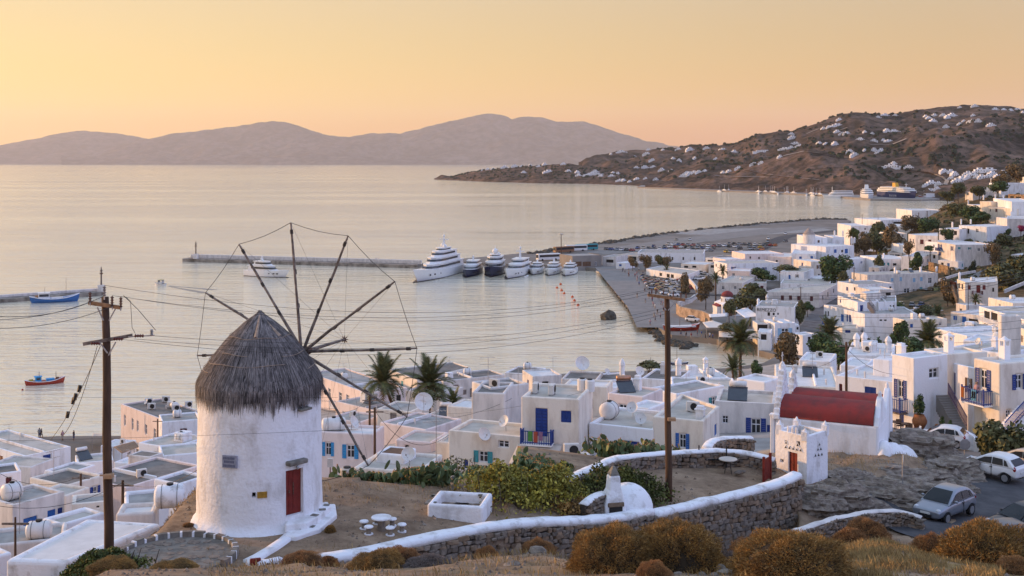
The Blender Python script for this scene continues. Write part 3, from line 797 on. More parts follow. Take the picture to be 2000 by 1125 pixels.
 if Y<330 and soft:
  bevel(wo,min(.17 if Y<130 else.2,thick*.48),3 if Y<130 else 2,50)
 rq=MB();rq.prism([(v.x,v.y)for v in[inner[k]for k in range(n)]],zr-.2,zr);rq.obj('roof',ROOFS[roof]if isinstance(roof,str)else roof,t)
 # windows and doors
 for i in range(n):
  p,r=poly[i],poly[(i+1)%n];e=(r-p).normalized();nin=Vector((-e.y,e.x));ang=math.atan2(e.y,e.x)
  for ua,ub,za,zb,kind,c,oa,ob in ops[i]:
   m=SHUT[c];w_,h_=ob-oa,zb-za
   def at(u,z,d):v=p+e*u+nin*d;return(v.x,v.y,z)
   mid,zm=(oa+ob)/2,(za+zb)/2
   if kind in 'ws':
    fr=put(frame_mesh(WHITE),'window',t,at(mid,zm,.14),ang,(w_-.01,.06,h_-.01))
    put(unit_box(GLASS),'pane',fr,(0,.7,0),0,(.97,.3,.97))
    if kind=='s':
     sw=(ub-ua)*.25
     for u in(oa-sw/2-.02,ob+sw/2+.02):put(shutter_mesh(m),'shutter',t,at(u,zm,-.035),ang,(sw,.05,h_+.04))
   elif kind=='c':
    put(unit_box(DARK),'window',t,at(mid,zm,.17),ang,(w_-.01,.05,h_-.01))
    for k in(-1,1):put(shutter_mesh(m),'shutter',t,at(mid+k*w_*.25,zm,.05),ang,(w_*.49,.06,h_-.02))
   elif kind=='d':
    d=put(door_mesh(m),'door',t,at(mid,zm,.12),ang,(w_-.01,.09,h_-.01))
   elif kind=='o':
    put(unit_box(DARK),'window',t,at(mid,zm,.185),ang,(w_-.01,.02,h_-.01))
 hs=House();hs.label=label;hs.L=L;hs.inner=inner;hs.t=t;hs.z0=z0;hs.h=h;hs.zr=z0+zr;hs.A=A;hs.ex=ex;hs.ey=ey;hs.poly=poly;hs.rz=rz;hs.Y=Y;hs.zt=zt
 for cx,cy,ch,ck in chim:
  yy=(EYE-hs.zr)*F/(cy-HZ);wp=Vector(((cx-1000)/F*yy,yy))-A
  l=(wp.dot(ex),wp.dot(ey))
  c_=MB()
  if ck=='b':
   c_.box(-.28,-.28,-.1,.28,.28,ch*.72);c_.box(-.36,-.36,ch*.72,.36,.36,ch*.8);c_.box(-.24,-.24,ch*.8,.24,.24,ch)
  elif ck=='c':
   c_.lathe([(.36,-.1),(.34,ch*.55),(.42,ch*.6),(.40,ch*.72),(.22,ch*.9),(.02,ch)],10)
  elif ck=='p':
   c_.box(-.30,-.30,-.1,.30,.30,ch*.6)
   for sx in(-1,1):
    for sy in(-1,1):c_.box(sx*.24-.06,sy*.24-.06,ch*.6,sx*.24+.06,sy*.24+.06,ch*.8)
   c_.box(-.34,-.34,ch*.8,.34,.34,ch*.87);c_.lathe([(.3,ch*.87),(.02,ch)],8)
  put(c_.mesh('chimney',WHITE),'chimney',t,(l[0],l[1],zr))
 HOUSES.append(hs)
 return hs
def on_roof(hs,px,py):
 """World point on a house's roof at a photo pixel."""
 yy=(EYE-hs.zr)*F/(py-HZ);return Vector(((px-1000)/F*yy,yy,hs.zr))
def on_wall(hs,px,py,face=0,off=0.0):
 """World point on a wall face at a photo pixel."""
 p,q=hs.poly[face],hs.poly[(face+1)%4];e=(q-p).normalized();nrm=Vector((e.y,-e.x))
 d=Vector(((px-1000)/F,1.0));dl=Vector((d.dot(hs.ex),d.dot(hs.ey)));cl=Vector((-(hs.A.dot(hs.ex)),-(hs.A.dot(hs.ey))))
 s=(p-cl).dot(nrm)/dl.dot(nrm)
 return Vector((d.x*s,s,EYE-(py-HZ)/F*s))
def face_dir(hs,face=0):
 p,q=hs.poly[face],hs.poly[(face+1)%4];e=(q-p).normalized()
 return hs.rz+math.atan2(e.y,e.x)
T={}
# ---- lower left town
T['L1']=H('low white waterfront house with wide pale flat roof and blue doors, beside the promenade',[(49,891),(138,872),(8,840)],150,3.6,'b',[(50,893.5,61,903,'c','b'),(84,888,99,901,'c','b')])
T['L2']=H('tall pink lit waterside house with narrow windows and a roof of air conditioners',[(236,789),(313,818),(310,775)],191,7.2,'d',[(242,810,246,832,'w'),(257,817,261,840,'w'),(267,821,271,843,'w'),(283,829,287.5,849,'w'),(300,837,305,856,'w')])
T['L3']=H('small white wing with planted terrace joined to the right of the tall waterside house',[(316,824),(392,818),(392,803)],172,5.5,'g')
T['L4']=H('white low parapet house left of the windmill, behind the red doored roof shed',[(270,864),(334,874),(392,850)],150,4.2,'b',[(352,857,357,864,'o')])
T['L5']=H('flat beige roofed house with small vent boxes, touching the left edge of the windmill',[(316,890),(396,883),(396,862)],132,4.2,'b')
T['L7']=H('long terraced house with a pink-lit side wall pierced by three tiny square windows',[(247,952),(394,908),(219,915)],100,5.2,'d',[(262,959,267,967,'o'),(318,946,325,955,'o'),(343,936,350,945,'o')])
T['L6']=H('grey plastered roof shed with a dark red door in its right wall',[(250,888),(293,893),(303,882)],116,2.3,'d',[(295,893,301,921,'d','k')],cat='shed',name='roof_shed',wall=WHITE_OLD,par=.04)
T['L8']=H('cream house with one window between deep blue shutters, behind the left power pole',[(129,948),(203,927),(166,903)],95,5.6,'d',[(176,950,195,977,'s','b')])
T['L9']=H('stained white house with blue door and blue shuttered windows at the left edge',[(25,987),(126,960),(74,942)],78,5.2,'g',[(93,996,108,1012,'c','m'),(46,1010,73,1040,'d','m'),(113,992,122,1003,'c','b')],wall=WHITE_OLD)
T['L10']=H('dark roofed house at the left edge with a single maroon window',[(-30,928),(42,919),(72,897)],104,4.4,'d',[(12,933,22,947,'c','k')])
T['L11']=H('low house with dark roof and potted clutter in front of the waterfront house',[(86,918),(130,925),(140,900)],118,4.4,'g',[(100,922,108,932,'o')])
T['L12']=H('house with bare grey roof sloping up to the windmill terrace',[(243,994),(330,986),(392,946)],72,4.2,'g')
T['L13']=H('low chapel-like house with smooth white rounded roof in the bottom left corner',[(10,1093),(130,1097),(316,1021),(170,1012)],46,3.6,'w',par=.05,thick=.4,wall=WHITE_CAP)
T['L14']=H('white house with the round water tank on its roof, at the left edge',[(-30,1066),(128,1050),(150,1016)],63,4.4,'g',wall=WHITE_OLD)
T['L15']=H('white parapet roofed house behind the smooth white roof, left of the pole',[(120,1024),(205,1000),(180,986)],67,4.4,'b')
T['L16']=H('white stepped house corner under the tank house at the left edge',[(-40,1095),(24,1078),(30,1060)],56,4,'b')
T['L17']=H('pale house with blank wall between the red doored shed and the cream house',[(205,925),(250,935),(262,905)],112,4.6,'b',[(214,938,221,948,'o')])
T['L18']=H('low white house with blue railed terrace behind the left pole, near the promenade',[(150,905),(222,898),(222,882)],140,3.6,'b',[(160,908,167,916,'c','m'),(205,903,214,912,'c','m')])
T['L19']=H('white ledge roof stepping down below the windmill terrace',[(226,1004),(302,1000),(306,984)],60,3.4,'w')
T['L20']=H('white house half hidden behind the windmill with roof level with the promenade',[(392,880),(470,878),(560,850)],140,5,'b')
T['L21']=H('flat roofed house hidden behind the windmill body',[(400,930),(520,938),(600,905)],100,5,'g')
# ---- middle
T['C17']=H('pink-lit house with two light blue shuttered windows, right beside the windmill',[(590,841),(728,848),(764,832)],95,4.6,'w',[(630,864,652,890,'s','s'),(669,869,700,895,'s','s')])
T['C18']=H('white parapet house with cement roof directly below the windmill sails',[(690,912),(818,922),(880,888)],71,4.4,'b',[(722,938,732,950,'o')])
T['C18b']=H('small white roof box covered with bamboo mats, under the windmill sails',[(733,884),(789,889),(793,877)],73,.8,BROWN,par=.05,cat='roof box',name='roof_box',foot=.3)
T['C19']=H('house with tall blank pink-lit wall in the middle of the lower town',[(742,824),(832,839),(868,812)],122,5.2,'g')
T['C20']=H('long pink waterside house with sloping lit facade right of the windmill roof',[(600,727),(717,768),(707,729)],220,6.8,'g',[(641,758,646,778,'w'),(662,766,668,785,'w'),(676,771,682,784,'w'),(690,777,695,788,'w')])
T['C21']=H('lower pink-lit house joined in front of the long waterside house',[(655,783),(740,803),(742,780)],168,6,'g')
T['C22']=H('white house with grey shuttered windows in front of the two palms',[(736,798),(802,804),(806,785)],140,5,'g',[(762,807,774,819,'c','g'),(785,806,798,816,'c','g')])
T['C23']=H('dark roofed waterside building with orange lit end wall behind the palms',[(760,721),(815,742),(918,717),(884,706)],205,8,'d',yi=1)
T['C23b']=H('grey roofed waterside house with a ruined parapet, right of the palms',[(866,744),(987,731),(950,721)],186,8,'d',[(901,762,911,771,'c','g'),(918,759,924,776,'d','g')],wall=WHITE_OLD)
T['C24']=H('tall blank cream wall house with dark flat roof, left of the blue balcony',[(958,757),(1034,748),(1075,727)],98,7,'d',wall=WHITE_OLD)
T['C24b']=H('lower cream block with brown sunken roof beside the tall blank wall',[(921,766),(986,768),(990,745)],96,7,'d',wall=WHITE_OLD)
T['C25']=H('white two storey house with a deep blue balcony, tall blue door and small blue window',[(1018,774),(1131,780),(1187,754)],82,6,'b',[(1046,798,1069,852,'c','b'),(1096,803,1115,825,'c','b')])
T['C26']=H('low white wing with a dish and a small grey window, left of the blue balcony',[(876,840),(1018,853),(927,818)],84,4.4,'b',[(973,861,994,874,'w'),(906,898,914,915,'d','b')],soft=True)
T['C27']=H('small white annex with an air conditioner on top and a blue shuttered window',[(1093,893),(1138,897),(1150,886)],77,3,'w',[(1100,904,1118,915,'c','b')])
T['C28']=H('low white house with round water tank and blue doors behind the cactus',[(1150,826),(1276,839),(1290,802)],84,4.4,'b',[(1168,858,1184,890,'d','b'),(1213,862,1248,890,'c','b')])
T['C29']=H('pink-lit house with a copper solar boiler on its roof terrace',[(1187,767),(1256,775),(1279,757)],105,5.4,'b',chim=[(1246,762,1.4,'b')])
T['C30']=H('white house with a narrow deep blue window, left of the right power pole',[(1266,757),(1322,769),(1345,738)],114,6,'g',[(1282,766,1287,792,'c','b')])
T['C31b']=H('dark roofed house at the back row with a satellite dish, over the water',[(1096,739),(1165,742),(1172,726)],150,5,'d')
T['C31c']=H('dark roofed house at the back row beside a domed white chimney',[(1172,743),(1238,739),(1240,725)],150,5,'d',chim=[(1215,733,2.3,'c')])
T['C31d']=H('brown roofed house at the back row, cut by the right power pole',[(1252,738),(1324,743),(1338,723)],140,5,'d',chim=[(1325,733,2.2,'c'),(1295,730,1.5,'b')])
T['C31e']=H('white terrace house with television aerials nearest the open water',[(1040,735),(1098,732),(1105,718)],172,5,'w')
T['C31g']=H('white waterside house with one pigeonholed chimney, right of the power pole',[(1338,739),(1425,737),(1430,719)],165,5.4,'w',chim=[(1378,728,2.4,'p')])
T['C31h']=H('white house with plain parapet between the solar boiler and the dark roofs',[(1190,757),(1245,752),(1240,743)],128,5,'w')
T['C32']=H('white house with cement roof and one mid blue shuttered window, right of the pole',[(1275,813),(1374,822),(1405,793),(1331,768)],82,4.8,'b',[(1320,847,1346,876,'s','m'),(1396,829,1401,851,'d','m')],chim=[(1368,817,.9,'b')])
T['C33']=H('white house with a white window between deep blue shutters, left of the chapel',[(1397,783),(1514,789),(1518,764)],92,5.2,'b',[(1411,812,1422,827,'w'),(1457,817,1496,848,'s','b'),(1498,830,1504,849,'c','b')])
T['C34']=H('long low white house with bare roof behind the television aerial',[(1312,760),(1442,763),(1446,738)],120,5,'b')
T['C35']=H('small white roof room with a dark square window behind the chapel belfry',[(1438,738),(1495,746),(1502,732)],110,5,'w',[(1446,745,1453,753,'o')])
T['C36']=H('wide white roofed house with a slanted solar panel, behind the chapel',[(1516,752),(1642,757),(1640,716)],114,4.4,'w',[(1530,757,1537,764,'o')])
T['C37']=H('white house with one deep blue closed window behind the red chapel roof',[(1632,733),(1746,746),(1748,718)],105,5.2,'w',[(1689,756,1711,773,'c','b'),(1639,750,1645,768,'c','k')])
T['C38']=H('white domed chimney house in front of the dark garden trees',[(1653,691),(1744,696),(1742,671)],135,5,'w',chim=[(1673,680,1.9,'c'),(1688,678,1.9,'c'),(1735,688,2.0,'c'),(1704,686,1.3,'c')])
# ---- big lit house on the right
T['RA']=H('tall left block of the sunlit white house, with a blue balcony over café tables',[(1742,692),(1785,700),(1806,684)],92,6.4,'w',[(1747,742,1770,777,'s','b'),(1757,806,1765,833,'d','b')],chim=[(1760,691,.9,'b')],yi=1)
T['RB']=H('middle block of the sunlit white house with brown shutters and a towel hung balcony',[(1804,681),(1851,692),(1884,677)],96,6.5,'w',[(1816,701,1838,740,'s','n'),(1818,794,1836,838,'d','b')],chim=[(1853,690,1.8,'p')],yi=1)
T['RC']=H('recessed block of the sunlit white house with the outside stair and a blue door',[(1850,707),(1902,719),(1935,704)],94,6.3,'b',[(1854,727,1866,780,'d','b'),(1886,739,1899,766,'s','n')],yi=1)
T['RD']=H('right block of the sunlit white house with a pierced chimney and blue balcony',[(1901,699),(1953,710),(2040,694)],88,6.8,'w',[(1906,721,1935,760,'s','b'),(1977,731,2004,760,'s','b'),(1966,801,1975,818,'w')],chim=[(1962,703,1.9,'p')],yi=1)
T['R1']=H('tall square cream tower with small openings at the top, above the sunlit house',[(1949,613),(1955,616),(1978,611)],120,8,'g',[(1958,617,1961,621,'o'),(1964,617,1967,621,'o'),(1970,617,1973,621,'o')],cat='tower',name='tower',wall=WHITE_OLD,yi=1,par=.1)
T['R2']=H('large white hotel with columned verandas at the right edge',[(1912,598),(2020,630),(1992,584)],262,11,'b',[(1922,608,1933,623,'o'),(1935,611,1948,627,'o'),(1981,622,1995,634,'o'),(1921,629,1929,642,'w'),(1934,631,1942,644,'w')])
T['R3']=H('upper white hotel wing with rounded corner at the right edge',[(1930,581),(1978,592),(2000,576)],285,9,'w')
T['R4']=H('sunlit hotel wing with three tall grey windows at the right edge, below the tower',[(1974,634),(2030,653),(2040,630)],190,9,'b',[(1977,648,1981,660,'c','g'),(1985,651,1990,665,'c','g'),(1992,655,1998,668,'c','g')])
T['R5']=H('wide white roof terrace with a balustrade, above the sunlit house',[(1823,640),(1889,656),(1926,634)],215,8,'w')
T['R6']=H('beige flat roofed house between the roof terrace and the sunlit house',[(1860,676),(1958,690),(1952,668)],135,6,'b',chim=[(1943,683,1.5,'b')])
T['R7']=H('small white house with an arched blue window and blue door, left of the hotel',[(1857,609),(1912,616),(1914,602)],290,5.6,'w',[(1862,617,1869,625,'c','m'),(1879,618,1887,630,'d','m'),(1892,623,1910,629,'o')])
T['R8']=H('tiny white block with a flat roof above the arched window house',[(1867,592),(1887,596),(1892,588)],320,6,'w')
T['R9']=H('white house with brick red doors and balcony on the right hillside',[(1885,551),(1949,551),(1947,540),(1869,545)],335,8,'w',[(1890,557,1896,566,'c','r'),(1907,557,1915,572,'d','r'),(1919,557,1925,566,'c','r'),(1872,553,1875,563,'o'),(1878,555,1881,565,'o'),(1938,562,1942,570,'o')],chim=[(1874,545,2.2,'c')])
T['R10']=H('three storey white house with many deep blue shutters and balconies',[(1871,477),(1932,475),(1930,466)],450,10,'w',[(1875,482,1887,492,'s','b'),(1902,482,1914,492,'s','b'),(1917,482,1928,492,'s','b'),(1877,497,1886,506,'s','b'),(1906,498,1914,506,'s','b'),(1917,498,1928,506,'s','b')])
T['R10b']=H('sunlit left wing of the blue shuttered three storey house',[(1831,472),(1866,478),(1880,468)],452,9,'w',[(1832,477,1840,487,'s','b'),(1857,481,1862,490,'s','b'),(1833,492,1838,499,'c','b')])
T['R11']=H('white house with two maroon shutters and a sunlit end wall',[(1788,459),(1832,461),(1832,454),(1774,457)],470,7,'w',[(1797,468,1804,477,'c','k'),(1813,468,1819,477,'c','k'),(1777,466,1779,474,'o'),(1783,467,1785,475,'o')])
T['R12']=H('white hillside house with a deep shaded veranda above the blue shutters',[(1873,440),(1927,443),(1931,435)],500,8,'w',[(1906,447,1911,454,'w'),(1879,446,1893,456,'o')],chim=[(1877,438,2.5,'c'),(1896,437,2.2,'c')])
T['R13']=H('upper white hillside house with three small dark red windows',[(1931,405),(1988,408),(1986,400)],540,8.4,'w',[(1944,408,1948,414,'c','k'),(1974,410,1978,416,'c','k'),(1933,408,1935,413,'o')])
T['R14']=H('white cubic house with corner chimneys left of the three red windows',[(1914,393),(1936,394),(1940,386)],570,8,'w',chim=[(1921,390,2.5,'b')])
T['R15']=H('white stepped house highest in the terrace of the right hill',[(1940,387),(1976,394),(1978,385)],575,9,'w',chim=[(1944,387,2,'b'),(1960,388,2,'b')])
T['R16']=H('white house with a stone window surround beside the bougainvillea',[(1966,426),(2020,427),(2015,420)],500,8,'w',[(1974,431,1980,440,'d','n'),(1988,433,1993,439,'c','n')],chim=[(1975,424,2.5,'b')])
T['R17']=H('white house with a sunlit end wall, just below the three red windows',[(1946,424),(1967,427),(1969,419)],510,9,'w',[(1949,441,1956,452,'o')])
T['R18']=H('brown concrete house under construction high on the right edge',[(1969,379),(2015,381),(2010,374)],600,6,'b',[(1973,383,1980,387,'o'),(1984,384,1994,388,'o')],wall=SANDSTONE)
T['R19']=H('white house with four corner chimneys high on the hill before the far slope',[(1932,357),(1955,358),(1957,353)],640,9,'w',chim=[(1936,356,2.5,'b'),(1950,356,2.5,'b')])
T['R20']=H('sunlit white chapel-like house at the top right edge',[(1992,345),(2012,346),(2010,341)],660,8,'w')
T['R21']=H('low white house among bushes on the upper right slope',[(1856,407),(1882,409),(1880,404)],620,4.5,'w')
T['R22']=H('low white house with a blind front below the four chimney house',[(1888,399),(1914,401),(1913,396)],590,5,'w',chim=[(1891,398,2,'c')])
T['R23']=H('white arched porch house between dark shrubs under the veranda house',[(1834,446),(1874,448),(1874,441)],500,5,'w',[(1836,451,1840,458,'o'),(1863,451,1869,459,'o')],chim=[(1860,444,2.4,'b')])
T['R24']=H('large white house by the water where the right hill meets the sea',[(1781,411),(1842,411),(1838,405)],640,9,'w')
T['R25']=H('low white front house with a shaded porch, left of the red strip roof',[(1720,430),(1783,429),(1783,424)],610,7,'w',[(1745,433,1772,439,'o')])
T['R26']=H('small white house with a dark red strip roof by the wooden pylons',[(1799,433),(1832,434),(1832,427)],575,4,CHURCHRED,par=.05,thick=.15)
T['R27']=H('tall white twin house standing in front of the open sea',[(1662,441),(1701,441),(1700,436)],600,8,'w',[(1668,446,1672,450,'w'),(1688,445,1692,449,'w')])
T['R28']=H('low white house below the twin house, with three small windows',[(1677,457),(1711,458),(1710,452)],545,5,'w',[(1681,461,1684,464,'w'),(1691,461,1694,464,'w'),(1699,461,1702,464,'w')])
T['R29']=H('white house with one window between the brown trees and the maroon shutters',[(1736,456),(1772,456),(1771,450)],540,6,'w',[(1761,458,1765,463,'w')])
T['R30']=H('beige cottage with flat white roof on the upper right slope above the gully',[(1885,374),(1900,375),(1903,371)],640,4.5,'w',[(1889,377,1892,381,'o')],wall=WHITE_OLD)
# ---- plain behind the harbour
T['BB']=H('long two storey building with pale blue windows and turquoise door, above the parked cars',[(1694,537),(1832,533),(1832,527)],395,7.6,'b',[(1783,543,1788,551,'c','p'),(1797,541,1802,549,'c','p'),(1813,542,1820,554,'w'),(1765,563,1777,572,'w'),(1783,564,1787,572,'w'),(1796,561,1802,574,'d','t'),(1807,563,1813,571,'c','p'),(1817,563,1822,571,'c','p'),(1757,541,1762,549,'c','p'),(1740,543,1745,550,'c','p')],chim=[(1748,533,2,'b'),(1798,531,1.8,'b'),(1829,530,1.8,'b')])
T['X1']=H('wide white building with a curved corner and blue terrace doors, above the palm',[(1689,613),(1792,613),(1766,599),(1609,595)],290,7.4,'g',[(1611,608,1614,617,'o'),(1616,608,1619,617,'o'),(1642,614,1648,628,'d','m'),(1653,614,1656,628,'d','b'),(1658,615,1662,629,'d','b'),(1718,624,1723,627,'o'),(1727,624,1732,627,'o'),(1749,624,1752,628,'o'),(1762,625,1765,628,'o')])
T['X2']=H('upper white storey with one blue door and an outside stair',[(1675,590),(1716,587),(1690,573),(1636,577)],296,4.4,'g',[(1680,596,1686,608,'d','b')],foot=1)
T['X2b']=H('upper white block with two narrow windows right of the outside stair',[(1716,590),(1751,588),(1750,577),(1694,579)],298,4.4,'g',[(1738,596,1741,602,'o'),(1744,596,1747,602,'o')],foot=1)
T['X2c']=H('boxy white roof room with a slit, on top of the blue door storey',[(1692,573),(1720,571),(1718,565),(1680,570)],301,3.2,'w',foot=1,cat='roof room')
T['X3']=H('small white house with sky blue door and window in front of the curved building',[(1676,639),(1752,632),(1748,625)],290,5.2,'b',[(1681,644,1687,649,'w'),(1694,643,1700,655,'d','s'),(1702,643,1711,650,'s','p'),(1737,638,1741,646,'c','t')])
T['X4']=H('plain white house with two square blue windows behind the dark round tree',[(1767,625),(1850,622),(1842,616)],280,7.4,'b',[(1778,633,1783,640,'c','m'),(1815,634,1821,642,'c','m')])
T['X5']=H('white terrace block with a deep blue window at the foot of the curved building',[(1645,640),(1676,641),(1674,633),(1618,633)],284,4.6,'b',[(1651,645,1661,650,'c','b')])
T['Z1']=H('white beach club with black letters across its upper wall',[(1476,597),(1552,600),(1549,589)],305,7.6,'g',[(1499,610,1504,617,'o'),(1509,611,1513,616,'o'),(1518,611,1521,615,'o')],chim=[(1481,595,1.8,'c'),(1498,592,2.4,'c')],cat='building',name='beach_club')
T['Z2']=H('white house front with pale blue open shutters beside the main street',[(1513,631),(1554,630),(1553,622)],290,7,'w',[(1519,641,1547,657,'s','p')])
T['Z3']=H('beige block with a wide dark opening under the lettered beach club',[(1479,632),(1503,632),(1502,626)],292,6,'b',[(1480,634,1499,645,'o')],wall=WHITE_OLD)
T['Z4']=H('lower white block by the beach below the lettered club',[(1480,648),(1506,649),(1506,642)],284,5.4,'w',[(1486,653,1497,664,'o')])
T['Z5']=H('narrow white block at the street corner beside the pale blue shutters',[(1554,635),(1562,635),(1562,628)],292,6,'w',[(1556,639,1560,644,'o')])
T['G1']=H('long white house with four maroon shutters in a row',[(1494,570),(1600,573),(1640,552),(1516,563)],370,4.6,'b',[(1525,577,1531,586,'c','k'),(1541,577,1547,586,'c','k'),(1557,578,1563,587,'c','k'),(1582,579,1588,588,'c','k'),(1606,577,1608,585,'o'),(1616,570,1618,580,'o'),(1627,564,1629,572,'o')])
T['G2']=H('long low white house with three dark windows behind the maroon shutters',[(1524,553),(1620,556),(1624,545)],415,4.6,'b',[(1557,558,1562,564,'o'),(1568,558,1573,564,'c','t'),(1579,558,1584,564,'o')])
T['G3']=H('white house with two small maroon windows behind the dark tamarisk',[(1452,552),(1497,553),(1500,545)],415,5.4,'b',[(1475,558,1480,564,'c','k'),(1485,558,1491,565,'c','k'),(1463,558,1469,564,'o')])
T['G4']=H('white house with broad beige roof behind the red domed church',[(1400,551),(1450,553),(1456,535)],405,6,'b')
T['G5']=H('white house with blue shutters and roof terrace above the beige roof',[(1420,515),(1522,513),(1520,507)],445,8.4,'b',[(1428,521,1437,529,'s','b'),(1477,522,1481,532,'d','n'),(1489,522,1497,530,'s','b')])
T['G5b']=H('lower pink terrace block joined to the front of the blue shuttered house',[(1421,528),(1464,530),(1466,525)],435,5.6,'w')
T['G6']=H('pale pink hotel block with small windows in front of the mini windmill hotel',[(1455,496),(1531,495),(1530,489)],480,8.6,'w',[(1464,501,1467,505,'o'),(1481,502,1484,506,'o'),(1505,502,1508,508,'o')])
T['G7']=H('white stepped house left of the pale pink hotel block',[(1417,507),(1456,506),(1455,501)],470,7,'w')
T['G8']=H('small grey roofed white shop beside the car lot',[(1378,503),(1415,505),(1415,498)],490,4.4,'d',[(1382,508,1405,511,'o')])
T['G8b']=H('white shop with a shaded porch below the grey roofed shop',[(1384,515),(1417,516),(1416,510)],470,4.4,'g',[(1388,518,1396,523,'o'),(1403,518,1412,523,'o')])
T['G9']=H('very long white harbour shed with three small windows, in front of the packed car lot',[(1245,493),(1374,495),(1376,488)],533,5.4,'g',[(1312,502,1315,508,'o'),(1333,502,1336,508,'o'),(1355,502,1358,508,'o')])
T['G10']=H('low white market hall with dark openings at the quay car park',[(1262,525),(1342,537),(1366,528),(1290,519)],472,4,'b',[(1302,535,1308,542,'o'),(1310,536,1316,543,'o'),(1288,533,1293,539,'o')])
T['G11']=H('grey concrete port office with a brown shuttered arcade behind the small yachts',[(1118,500),(1175,498),(1170,493)],505,6.4,'g',[(1122,511,1136,520,'c','n'),(1138,511,1154,520,'c','n'),(1162,511,1166,518,'w')],wall=CONCRETE)
T['G12']=H('low grey harbour store right of the concrete port office',[(1177,501),(1203,502),(1200,496)],515,4.6,'g',[(1184,507,1198,513,'o')],wall=WHITE_OLD)
T['G12b']=H('white open fronted ticket hall left of the long harbour shed',[(1206,497),(1246,499),(1246,493)],530,4.4,'g',[(1211,501,1224,508,'o'),(1228,501,1243,508,'o')])
T['G13']=H('tiny white kiosk with a blue door on the quay',[(1203,513),(1221,514),(1221,510)],500,3,'w',[(1209,516,1214,520,'d','m')],cat='kiosk',name='kiosk')
T['G14']=H('low white row of sheds under the trees in front of the long harbour shed',[(1330,515),(1378,517),(1378,511)],480,3.6,'w',[(1336,519,1344,523,'o'),(1352,519,1360,523,'o')])
T['M1']=H('white hotel block joined to the mini windmill',[(1580,464),(1616,464),(1620,458)],500,10,'w',[(1581,467,1584,473,'o'),(1597,469,1601,474,'c','n')])
T['M2']=H('white hotel front with two blue windows left of the dark tree',[(1546,495),(1592,496),(1602,487)],470,9,'w',[(1561,501,1566,509,'c','m'),(1583,500,1588,509,'c','m'),(1562,512,1566,519,'o'),(1571,512,1574,519,'o'),(1580,513,1584,520,'o')])
T['M3']=H('largest white cube of the mini windmill hotel with blue and dark windows',[(1613,482),(1668,479),(1668,470)],480,9.4,'w',[(1629,487,1634,494,'c','m'),(1643,488,1647,493,'o'),(1650,486,1656,495,'c','m')],chim=[(1663,475,3,'b'),(1669,474,2.4,'b')])
T['M5']=H('pink stepped block under the mini windmill',[(1564,481),(1604,482),(1606,475)],490,8,'w')
T['M6']=H('cream house with one brown shuttered window below the hotel',[(1584,511),(1617,510),(1614,504)],452,6.4,'w',[(1595,518,1603,525,'s','n'),(1598,535,1601,540,'o')])
T['M7']=H('tall narrow white block beside the street with a dark doorway',[(1645,506),(1660,507),(1663,497)],462,9,'w',[(1649,518,1653,527,'o'),(1650,507,1653,511,'o')])
T['M8']=H('white roof pavilion with corner posts at the top of the hotel',[(1627,463),(1649,463),(1648,459)],505,9,'w',chim=[(1630,461,2.5,'b'),(1646,461,2.5,'b')])
T['M9']=H('low bluish white kiosk at the top of the main street',[(1669,505),(1690,505),(1690,501)],490,4,'w')
T['M10']=H('white house with two teal shutters beside the upper street',[(1723,506),(1784,505),(1790,497)],455,5.2,'w',[(1724,513,1729,520,'c','t'),(1733,513,1737,520,'c','t'),(1744,514,1751,519,'o')],chim=[(1726,504,2,'b')])
T['M11']=H('grey roofed shop with a dark glazed front above the teal shutters',[(1734,493),(1762,494),(1762,489)],485,4.4,'d',[(1738,497,1746,504,'o'),(1748,497,1757,504,'o')],wall=WHITE_OLD)
T['M12']=H('beige shop with a pale blue sign board at the street bend',[(1697,522),(1717,523),(1715,517)],440,4,'b',[(1704,528,1708,532,'o')],wall=WHITE_OLD)
T['M13']=H('low white house with grey roof terrace left of the long pale blue building',[(1676,556),(1746,553),(1744,545)],365,5,'g',[(1690,566,1698,572,'o')])
T['M14']=H('white house front with arched terrace at the foot of the long pale blue building',[(1699,566),(1748,565),(1746,558)],345,5,'w',[(1730,571,1740,577,'o')])
